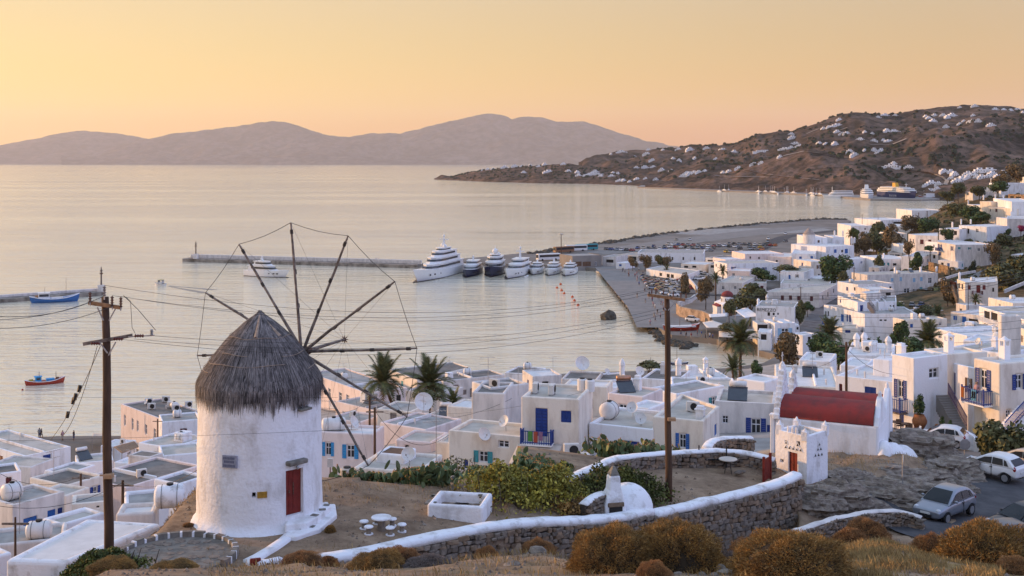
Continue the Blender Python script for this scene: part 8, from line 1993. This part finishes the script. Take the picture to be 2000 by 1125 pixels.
def solar(lab,loc,rz,tank=None):
 t=thing('solar_heater',lab,'solar heater',loc,rz);q=MB();q.add([(-.95,-.9,.12),(.95,-.9,.12),(.95,.7,1.15),(-.95,.7,1.15),(-.95,-.86,.05),(.95,-.86,.05),(.95,.74,1.08),(-.95,.74,1.08)],[(0,1,2,3),(7,6,5,4),(0,4,5,1),(1,5,6,2),(2,6,7,3),(3,7,4,0)]);q.obj('panel',PANEL,t)
 q=MB();q.tube([(-.85,.85,1.42),(-.8,.85,1.42),(.8,.85,1.42),(.85,.85,1.42)],[.2,.29,.29,.2],14);q.obj('boiler',tank or PLASTIC,t,smooth=True)
 for x in(-.7,.7):q=MB();q.bar((x,.8,-.1),(x,.8,1.2),.05,.05);q.bar((x,-.8,0),(x,.8,0),.05,.05);q.obj('stand',METAL,t)['kind']='stuff'
 t.scale=(.82,)*3;return t
def tank(lab,loc,rz,r=.6,L=1.3,lying=True,m=None):
 t=thing('water_tank',lab,'water tank',loc,rz);q=MB()
 if lying:q.tube([(-L/2,0,r),(-L/2+.08,0,r),(-L/2+.18,0,r),(L/2-.18,0,r),(L/2-.08,0,r),(L/2,0,r)],[r*.5,r*.85,r,r,r*.85,r*.5],18)
 else:q.lathe([(.01,0),(r,0),(r,L*.9),(r*.8,L),(.01,L)],16)
 q.obj('shell',m or PLASTIC,t,smooth=lying)
 q=MB();q.tube([(0,0,2*r-.03),(0,0,2*r+.08)],.18,10)if lying else q.tube([(0,0,L),(0,0,L+.07)],.2,10);q.obj('lid',BLACK,t)
 for x in(-L*.25,L*.25):
  if lying:q=MB();q.tube([(x,(r+.012)*math.cos(a*.314),r+(r+.012)*math.sin(a*.314))for a in range(21)],.015,4);q.obj('strap',WIRE,t)
 return t
def aerial(lab,loc,rz,h=2.4):
 t=thing('tv_aerial',lab,'aerial',loc,rz);q=MB();q.tube([(0,0,-.2),(0,0,h)],.022,5);q.obj('mast',METAL,t)
 for z in(h,h-.6):
  q=MB();q.bar((-.75,0,z),(.6,0,z),.025,.025);q.obj('boom',METAL,t);q=MB()
  for k in range(7):x=-.7+k*.2;q.bar((x,-.32+.02*k,z),(x,.32-.02*k,z),.012,.012)
  q.obj('elements',METAL,t)['kind']='stuff'
 return t
def R_(k,px,py):return on_roof(T[k],px,py)
dish('large round dish on the low white wing left of the blue balcony',on_wall(T['C26'],944,852,0)+Vector((0,-.2,-.1)),.5,.48,.25)
dish('big pale dish facing the sea on the back row dark roof',R_('C31b',1136,727),.2,1.0,1.1)
dish('round dish on the low roof next to the round water tank',R_('C28',1252,832),-.2,.42,.5)
dish('huge white dish among the white houses near the palms',W(826,806,128),.3,1.05,1.1)
dish('beige dish on the pink house beside the windmill',R_('C17',688,840),1.2,.55,.6)
dish('small dish on the brown roofed house by the pole',R_('C31d',1248,735),.4,.6,.6)
tank('big round white water tank with black bands behind the cactus',R_('C28',1190,818),1.1,.66,1.2)
tank('long white water tank lying on the pink house beside the windmill',R_('C17',652,841),.2,.55,2.0)
tank('white cylinder tank on the stained house at the bottom left',R_('L14',76,1052),.15,.5,1.35)
tank('left of the two white drums on the blue balcony house roof',R_('C25',1137,762),0,.36,.85,False);tank('right of the two white drums on the blue balcony house roof',R_('C25',1152,764),0,.36,.85,False)
tank('cream upright drum on the yard behind the windmill',W(678,950,62),0,.4,1.0,False,CANVAS)
tank('dark lying drum in the lane behind the red doored shed',W(308,920,112),.6,.45,1.2,True,BLACK)
tank('white domed cistern on the ledge below the windmill terrace',W(332,992,61),.2,.62,1.6,True,WHITE_CAP)
solar('copper boiler and panel on the pink-lit roof terrace',R_('C29',1222,765),.2,mat('copper_boiler',(.50,.26,.16),.3,.1,3,metal=.8))
solar('large slanted solar panel on the wide white roof behind the chapel',R_('C36',1582,735),-.2)
ac_unit('grey air conditioner on the small annex beside the awning',R_('C27',1116,892),.1,1.15);ac_unit('dark fan unit at the left roof edge of the blue balcony house',R_('C25',1046,768),1.4)
for i,(px,py)in enumerate(((290,790),(296,800),(324,786),(334,797),(343,803),(368,796))):ac_unit(('first','second','third','fourth','fifth','rightmost')[i]+' air conditioner from the left on the tall pink waterside house',R_('L2',px,py),rnd.uniform(-.5,.5),1.35)
aerial('tall aerial with many rods on the cream wall house',R_('C24',1012,768),.2,2.2);aerial('dark two tier aerial on the long low roof behind the pole',R_('C34',1384,762),.1,2.8);aerial('slanting white aerial pole on the long low roof',R_('C34',1340,764),.6,2.8);aerial('cluster of aerials on the terrace nearest the water',R_('C31e',1080,731),.4,2.6);aerial('thin aerial in front of the white parapet house',W(852,905,66),.3,3.0)
auto=random.Random(11);TAKEN=set()
ITEMS=(('air conditioner','grey',ac_unit),('satellite dish','pale',dish),('solar heater','slanted',solar),('water tank','white',tank),('TV aerial','thin',aerial))
for k,hs in T.items():
 if k in('L13','L6','C18b','X2c','R1','G13','R26')or hs.Y>420:continue
 p,q_,r_,s_=hs.inner;big=(q_-p).length*(s_-p).length
 picks=auto.sample(ITEMS if auto.random()<.4 else ITEMS[:2]+ITEMS[3:],2 if big>60 else 1)if big>22 else([auto.choice(ITEMS)]if big>9 and auto.random()<.6 else[])
 for nm,adj,fn in picks:
  u,v=auto.uniform(.18,.82),auto.uniform(.3,.85);l=p.lerp(q_,u).lerp(s_.lerp(r_,u),v);wp=hs.A+hs.ex*l.x+hs.ey*l.y
  fn(f'{adj} {nm} on the roof of the {short(hs.label)}',(wp.x,wp.y,hs.zr),hs.rz+auto.choice((0,0,.4,-.4,1.57)))
 if big>30 and hs.Y<330:
  if auto.random()<.55:
   u,v=auto.uniform(.2,.8),auto.uniform(.5,.85);l=p.lerp(q_,u).lerp(s_.lerp(r_,u),v);q=MB();w_=auto.uniform(.5,.9);q.box(-w_,-w_,-.1,w_,w_,auto.uniform(.8,1.7));bevel(q.obj('stair_head',WHITE,hs.t,(l.x,l.y,hs.h-.22)),.1,2)
  if auto.random()<.6:
   u=auto.uniform(.3,.7);a,b=p.lerp(q_,u),s_.lerp(r_,u);q=MB();q.bar((a.x,a.y,hs.h-.1),(b.x,b.y,hs.h-.1),.22,.45);bevel(q.obj('dividing_wall',WHITE,hs.t),.06,2)
  for _ in range(auto.randint(1,3)):
   u,v=auto.uniform(.1,.9),auto.uniform(.1,.9);l=p.lerp(q_,u).lerp(s_.lerp(r_,u),v);q=MB();q.lathe([(.09,0),(.08,.5),(.14,.52),(.02,.64)],7);q.obj('vent_pipe',WHITE_OLD,hs.t,(l.x,l.y,hs.h-.22))
  if auto.random()<.7:
   a=p.lerp(q_,auto.uniform(.1,.9));q=MB();q.tube([(a.x,-.04,hs.h-.3),(a.x,-.05,hs.h-3.0)],.035,5);q.obj('drain_pipe',ACGREY,hs.t)
   # ---- road signs, pots, cafe tables by the sunlit house
def sign(lab,foot,h,r,n,m,turn=0):
 t=thing('road_sign',lab,'road sign',foot);q=MB();q.tube([(0,0,-.3),(0,0,h)],.03,6);q.obj('post',METAL,t)
 q=MB();q.prism([(r*math.cos((k+.5)*6.2832/n),r*math.sin((k+.5)*6.2832/n))for k in range(n)],0,.02);o=q.obj('sign_plate',m,t,(0,-.04,h-r*.6));o.rotation_euler=(R(90),0,R(turn))
p=W(1884,918,76);sign('grey back of an octagonal road sign beside the white hatchback',(p.x,p.y,Z(p.x,p.y)),1.95,.38,8,METAL)
p=W(1763,975,60.5);sign('round road sign seen edge on at the rock cutting',(p.x,p.y,Z(p.x,p.y)-.3),2.6,.26,16,PLASTIC,74)
q=MB();q.tube([W(1808,918,70),W(1846,892,74)],.09,8);tag(q.obj('fallen_post',PLASTIC),'white fallen post leaning over the rocks to the half hidden car','post')
def pot(lab,loc,r,h,plant=None,m=TERRACOTTA):
 t=thing('plant_pot',lab,'plant pot',loc);q=MB();q.lathe([(.01,0),(r*.5,0),(r*.95,h*.4),(r,h*.6),(r*.75,h*.9),(r*.6,h*.96),(r*.68,h),(r*.5,h),(.01,h*.92)],20);q.obj('pot',m,t,smooth=True)
 if plant:put(crown_mesh(('pot',3),plant,500,6,.13,31,(1,1,1.2)),'plant',t,(0,0,h+r*1.2),0,(r*1.1,r*1.1,r*1.5))
pot('huge round terracotta jar with a tall plant against the sunlit house',W(1796,838,91.5),.58,1.15,GREEN);pot('potted green bush beside the foot of the sunlit stair',W(1840,842,90),.28,.4,GREEN,PLASTIC);pot('second potted bush at the foot of the sunlit stair',W(1856,846,89.6),.25,.35,GREEN,PLASTIC);pot('black tub beside the masonry basin',W(893,956,58),.5,.6,None,BLACK)
def cafe(lab,loc):
 t=thing('cafe_table',lab,'table',loc);q=MB();q.lathe([(.01,.72),(.42,.72),(.42,.76),(.01,.76)],14);q.obj('table_top',BROWN,t);q=MB();q.tube([(0,0,0),(0,0,.72)],.04,6);q.obj('leg',BROWN,t)
def chair(lab,loc,rz):
 t=thing('cafe_chair',lab,'chair',loc,rz);q=MB();q.box(-.22,-.22,.42,.22,.22,.46);q.obj('seat',BROWN,t);q=MB();q.box(-.22,.18,.5,.22,.22,.9);q.obj('backrest',BROWN,t)
 for x in(-.19,.19):
  for y in(-.19,.19):q=MB();q.box(x-.02,y-.02,0,x+.02,y+.02,.42);q.obj('leg',BROWN,t)
for i,(px,py,Y)in enumerate(((1748,842,90.5),(1770,846,89.8),(1836,850,89.2),(1848,854,88.8))):cafe(('leftmost','second','third','rightmost')[i]+' brown café table on the terrace of the sunlit house',W(px,py,Y))
for i,(px,py,Y)in enumerate(((1757,842,90.2),(1764,840,90.6),(1778,848,89.4),(1842,856,88.6),(1828,852,89.1))):chair(('leftmost','second','third','rightmost','fourth')[i]+' brown café chair on the terrace of the sunlit house',W(px,py,Y),i*1.3)
t=thing('meter_post','small grey meter box on a pole behind the windmill','meter box',W(645,955,60));q=MB();q.tube([(0,0,-.5),(0,0,1.3)],.03,5);q.obj('post',RUST,t);q=MB();q.box(-.14,-.08,1.15,.14,.08,1.6);q.obj('box',ACGREY,t)
# ================================================================ people
def person_mesh(key,top,low,pose):
 def f():
  J={0:((0,0,.95),.13),1:((0,0,1.15),.125),2:((0,0,1.38),.15),3:((0,0,1.50),.055),4:((0,-.01,1.60),.085),5:((0,-.015,1.70),.075),6:((-.18,0,1.40),.06),7:((-.25,.02,1.13),.045),8:((-.25,-.06,.90),.035),9:((.18,0,1.40),.06),10:((.25,.02,1.13),.045),11:((.25,-.06,.90),.035),12:((-.09,0,.88),.095),13:((-.10,-.02,.50),.065),14:((-.10,.03,.09),.045),15:((-.10,-.10,.04),.04),16:((.09,0,.88),.095),17:((.10,-.02,.50),.065),18:((.10,.03,.09),.045),19:((.10,-.10,.04),.04)}
  J={k:(Vector(p),r)for k,(p,r)in J.items()}
  if pose=='walk':
   for k,d in((13,(-.0,-.14,.02)),(14,(0,-.20,.0)),(15,(0,-.20,.02)),(17,(0,.06,0)),(18,(0,.26,.08)),(19,(0,.22,.02)),(8,(0,.14,.04)),(11,(0,-.12,.05)),(7,(0,.08,0)),(10,(0,-.05,0))):J[k]=(J[k][0]+Vector(d),J[k][1])
  if pose=='sit':
   for k in(13,17):J[k]=(Vector((J[k][0].x,-.42,.90)),J[k][1])
   for k in(14,18):J[k]=(Vector((J[k][0].x,-.44,.50)),J[k][1])
   for k in(15,19):J[k]=(Vector((J[k][0].x,-.56,.46)),J[k][1])
   for k in(8,11):J[k]=(Vector((J[k][0].x*.7,-.28,1.0)),J[k][1])
  E_=[(0,1),(1,2),(2,3),(3,4),(4,5),(2,6),(6,7),(7,8),(2,9),(9,10),(10,11),(0,12),(12,13),(13,14),(14,15),(0,16),(16,17),(17,18),(18,19)]
  me=bpy.data.meshes.new('tmp');me.from_pydata([tuple(J[k][0])for k in range(20)],E_,[]);o=bpy.data.objects.new('tmp',me);col.objects.link(o);m=o.modifiers.new('s','SKIN');sv=me.skin_vertices[0].data
  for k in range(20):sv[k].radius=(J[k][1],)*2;sv[k].use_root=k==0
  dg=bpy.context.evaluated_depsgraph_get();r=bpy.data.meshes.new_from_object(o.evaluated_get(dg));bpy.data.objects.remove(o)
  r.materials.clear()
  for m_ in(SKIN,top,low,HAIR):r.materials.append(m_)
  for pl in r.polygons:
   c=pl.center;pl.use_smooth=True
   pl.material_index=3 if c.z>1.66 or(c.z>1.56 and c.y>.01)else 0 if c.z>1.47 or(abs(c.x)>.2 and c.z<1.24 and pose!='sit')else 1 if c.z>.96 else 2 if c.z>.42 or pose=='sit' else 0
  r.name='person';return r
 return cached(('person',key,pose),f)
SKIN=mat('skin',(.30,.19,.14),.6,.04,8);HAIR=mat('dark_hair',(.04,.028,.02),.7,.1,8)
CLOTH=[(n,mat(n+'_shirt_cloth',c,.9,.08,8))for n,c in(('white',(.70,.69,.68)),('black',(.03,.03,.035)),('blue',(.06,.12,.32)),('red',(.25,.05,.05)),('pink',(.45,.28,.30)),('grey',(.25,.25,.26)))]
LOW=[(n,mat(n+'_trouser_cloth',c,.9,.08,8))for n,c in(('blue',(.05,.07,.15)),('beige',(.42,.36,.28)),('black',(.03,.03,.03)))]
pr=random.Random(21)
def person(where,loc,rz=None,pose=None,group=None,top=None):
 i=top if top is not None else pr.randrange(6);j=pr.randrange(3);pose=pose or pr.choice(('stand','walk','walk'));t,l=CLOTH[i],LOW[j]
 o=put(person_mesh((i,j),t[1],l[1],pose),'person',None,loc,pr.uniform(0,6.28)if rz is None else rz,pr.uniform(.94,1.04))
 verb={'stand':'standing','walk':'walking','sit':'sitting'}[pose]
 return tag(o,f'person in a {t[0]} top and {l[0]} trousers {verb} {where}','person',group or f'people {where}')
for i in range(30):
 f=pr.random();p=S(1196+74*f+pr.uniform(4,50),522+100*f+pr.uniform(-14,8));person('on the quay promenade',(p.x,p.y,SLAB+.1))
for px,py in((1232,512),(1212,522),(1226,524),(1248,530),(1270,636),(1280,628),(1284,615),(1290,622),(1296,608),(1276,600)):p=S(px,py);person('near the kiosk end of the quay' if py<540 else 'on the promenade by the wall',(p.x,p.y,SLAB+.1))
for px,py in((1362,656),(1370,658),(1386,662),(1378,664),(1392,664),(1350,662),(1340,660),(1330,656)):p=S(px,py);person('by the beach bar',(p.x,p.y,SLAB+.05))
for px,py in((1412,655),(1420,657),(1436,658),(1448,660),(1460,662),(1470,664)):p=S(px,py);person('at the beach terrace tables',(p.x,p.y,SLAB-.35),None,'sit')
for px,py in((1602,650),(1608,640),(1596,668),(1612,628),(1590,680),(1603,662)):p=S(px,py);person('in the main street',(p.x,p.y,Zg(p.x,p.y)+.1))
for px,py,lab in((77,856,'on the beach promenade, far left'),(81,856,'on the promenade near the far left'),(122,861,'in the middle of the beach promenade'),(144,860,'on the promenade beside the pole')):p=S(px,py);person(lab,(p.x,p.y,SLAB+.02),group='people on the beach promenade')
for px,lab in((733,'on the mole, left of a pair'),(738,'on the mole, right of a pair')):p=sea(px,511,1.5);person(lab,(p.x,p.y+3,1.5),group='people on the mole')
a=on_wall(T['RD'],1917,774,0)+Vector((-.5,-.35,-.42));person('on the sunlit blue balcony',a,R(-60),'sit','person on the balcony',4)
# ================================================================ houses of the far slopes
def far_house_mesh(v):
 def f():
  rr=random.Random(60+v);q=MB();w,d,h=((12,8,4.2),(15,9,6.2),(9,8,4.2),(20,9,4.4),(11,9,6.6),(34,9,6.4))[v]
  q.box(-w/2,0,-4,w/2,d,h);q.box(-w*.2,d*.2,h,w*.28,d*.8,h+(2.6 if v!=5 else.6));q.box(w/2,d*.2,-4,w/2+w*.3,d*.9,h*.62);q.box(-w/2-w*.22,-.5,-4,-w/2,d*.7,h*.5)
  q.k=1;n=max(2,int(w/3.6))
  for r in range(2 if h>5 else 1):
   for i in range(n):
    x=-w/2+(i+.5)*w/n;z=.8+r*2.9;q.box(x-.55,-.06,z,x+.55,.05,z+1.5)
  q.box(-w*.05,d*.2-.06,h+.5,w*.1,d*.22,h+1.9)if v!=5 else None
  q.box(w/2+w*.06,d*.2-.06,.5,w/2+w*.2,d*.22,2.2)
  return q.mesh('house',[WHITE,DARK])
 return cached(('farhouse',v),f)
FH={'low headland point beyond the bay':(f_low,'943 333,963 331,952 332,1005 327,1020 325,1036 324,1051 326,1064 323,1023 338,1072 337,1110 336,1128 338,1148 343,1161 337,1172 345,1140 345,1156 341,1128 344,1198 339,1213 339,1194 345,1219 354,1099 322,1212 354,1230 356,985 329,1245 352'),'slope above the low headland point':(f_back,'1194 302,1213 298,1243 328,1260 329,1240 307,1262 303,1274 315,1315 311,1326 314,1275 327,1291 335,1311 334,1358 311,1398 312,1295 294,1324 293,1266 294,1379 291,1413 293,1435 298,1348 294,1260 350,1280 352,1205 341'),'terraced rows on the middle hill':(f_mid,'1335 346,1348 341,1365 338,1376 336,1341 343,1356 338,1413 339,1425 336,1442 330,1472 323,1486 321,1524 308'),'upper slope of the big far hill':(f_back,'1545 263,1548 272,1640 235,1619 250,1609 253,1636 247,1636 259,1644 263,1654 262,1614 282,1601 281,1632 284,1690 259,1703 262,1731 259,1679 274,1706 276,1726 276,1737 277,1707 296,1722 296,1690 295,1670 305,1715 230,1748 226,1729 226,1531 293,1545 290,1560 287,1553 282,1712 300,1660 300'),'right shoulder of the big far hill':(f_back,'1809 229,1826 227,1842 227,1861 228,1824 238,1847 250,1900 237,1875 245,1883 238,1936 247,1901 227,1904 209,1875 211,1945 215,1962 215,1976 217,1988 215,1999 221,1746 258,1733 259,1746 322,1739 327,1758 329,1774 329,1815 232,1852 232,1893 240,1910 239'),'valley behind the far port':(f_back,'1845 337,1858 338,1866 344,1891 342,1914 338,1933 336,1908 348,1918 349,1931 347,1951 347,1891 350,1820 360,1832 362,1810 364,1830 370,1818 374,1880 352,1900 344,1940 343,1960 340,1870 356,1857 350'),}
fr_=random.Random(9)
for where,(fn,pts)in FH.items():
 for s in pts.split(','):
  px,py=map(float,s.split());p=fn(px,py)
  if p is None:
   p=f_back(px,py)
   if p is None:continue
  v=fr_.choice((0,0,1,2,2,3,4));o=put(far_house_mesh(v),'house',None,(p.x,p.y,p.z-.3),R(fr_.uniform(-28,18)),fr_.uniform(.62,.95)*(1.0 if p.y<2300 else 1.12));tag(o,f'tiny white house on the {where}','house',f'houses on the {where}')
p=f_back(1493,298);o=put(far_house_mesh(5),'house',None,p,R(-6),(1.0,.8,.8));tag(o,'long white hotel row on the skyline shoulder of the far hill','hotel')
p=f_low(1160,342);o=put(far_house_mesh(5),'house',None,p,R(-8),(.8,.7,.8));tag(o,'largest white hotel block on the low headland point','hotel')
def track(name,fn,pts,w,m,lift=1.2):
 P=[fn(*q)for q in pts];P=[p for p in P if p is not None]
 if len(P)<2:return
 vs=[]
 for i,p in enumerate(P):vs+=[(p.x,p.y-w/2,p.z+lift-.3),(p.x,p.y+w/2,p.z+lift+.3)]
 q=MB();q.add(vs,[(2*i,2*i+2,2*i+3,2*i+1)for i in range(len(P)-1)]);q.obj(name,m)['kind']='structure'
DUST=mat('pale_dust_track',(.34,.28,.23),1,.1,.05)
dens=lambda pts,k=8:[tuple(np.array(a)+(np.array(b)-np.array(a))*i/k)for a,b in zip(pts,pts[1:])for i in range(k)]+[pts[-1]]
track('hill_track',f_back,dens([(1758,330),(1785,334),(1815,338),(1838,346),(1850,354),(1846,362)],5),16,DUST)
track('hill_track',f_mid,dens([(1422,322),(1450,330),(1490,340),(1540,346),(1600,352)],6),9,DUST,.9);track('hill_track',f_mid,dens([(1395,344),(1450,346),(1520,347)],6),7,DUST,.9)
track('hill_track',f_back,dens([(1655,250),(1640,255),(1600,252),(1575,262)],5),7,DUST);track('hill_track',f_back,dens([(1700,284),(1740,284),(1770,272)],5),8,DUST);track('hill_track',f_mid,dens([(1530,305),(1570,296),(1600,300),(1640,310)],5),8,DUST,.9)
# specks of boats and cars along the far quay, dark scrub clumps on the right slope
bm_=MB();bm_.loft([[(x,w,1.2),(x,w*.7,0),(x,-w*.7,0),(x,-w,1.2)]for x,w in((-5,1.3),(0,1.7),(4,1.0),(6,.05))]);bm_.box(-2,-1,1.2,2,1,2.2);bm_.tube([(.5,0,1),(.5,0,9.5)],.1,4);fb=bm_.mesh('sailing_boat',HULLW)
for i in range(26):
 px=fr_.uniform(1395,1605);p=sea(px,np.interp(px,[1330,1450,1600],[371,376,383])+.1);o=put(fb,'sailing_boat',None,(p.x,p.y+fr_.choice((-4,22,40)),2.2 if fr_.random()<.6 else 0),R(fr_.uniform(-120,-60)));tag(o,'tiny white sailing boat moored or laid up along the far quay','boat','boats along the far quay')
def scrub(label,fn,n,size,m,seed):
 rr=random.Random(seed);q=MB()
 for i in range(n):
  p=fn(rr)
  if p is None:continue
  s=size*rr.uniform(.5,1.5)
  for k in range(9):
   d=Vector((rr.gauss(0,1),rr.gauss(0,1),abs(rr.gauss(0,.8)))).normalized();c=p+d*s*.6;u=d.orthogonal().normalized()*s*.5;v=d.cross(u).normalized()*s*.5;q.add([c-u,c-v,c+u,c+v],[(0,1,2,3)])
 o=q.obj('scrub',m);tag(o,label,'scrub',None,'stuff')
def hillside_pt(rr):
 px,py=rr.uniform(1690,2050),rr.uniform(360,570);p=hit(px,py,330)if rr.random()<2 else None
 if p is None or p.z<3.0 or p.y>900:return None
 return p
scrub('dark green and brown scrub between the houses of the right hillside',hillside_pt,650,1.5,OLIVE,5);scrub('brown dry scrub between the houses of the right hillside',hillside_pt,350,1.3,TAMARISK,6)
scrub('dark scrub clumps on the far hill',lambda rr:(lambda p:p if p is not None and mnoise.noise(p*.012)>-.05 else None)((f_back if rr.random()<.7 else f_mid)(rr.uniform(1200,2050),rr.uniform(215,350))),2600,4.5,CYPRESS,7);scrub('dark scrub clumps on the low headland',lambda rr:f_low(rr.uniform(880,1310),rr.uniform(322,350)),500,3.5,CYPRESS,8)
# pebbles and litter stones on the near ground
q=MB();rr=random.Random(31)
for i in range(14000):
 px=rr.uniform(150,1990);Y=rr.uniform(31,50)if rr.random()<.55 else rr.uniform(50,72);x=(px-1000)/F*Y
 if Y>62 and px<1560 or Y>56 and px>1780:continue
 if mnoise.noise(Vector((x*.5,Y*.5,2)))<rr.uniform(-.5,.35):continue
 s=rr.choice((.015,.02,.03,.04,.05,.09))*rr.uniform(.7,1.4);z=Z(x,Y);a=rr.uniform(0,6.28);c,s_=math.cos(a)*s,math.sin(a)*s
 q.k=rr.randint(0,1);q.add([(x+c,Y+s_,z),(x-s_*.7,Y+c*.7,z),(x-c,Y-s_,z-.01),(x+s_*.7,Y-c*.7,z),(x+c*.2,Y+s_*.2,z+s*.8)],[(0,1,4),(1,2,4),(2,3,4),(3,0,4)])
o=q.obj('pebbles',[STONE,STONE_GREY]);tag(o,'loose pebbles and small stones strewn over the dry ground','stones',None,'stuff')
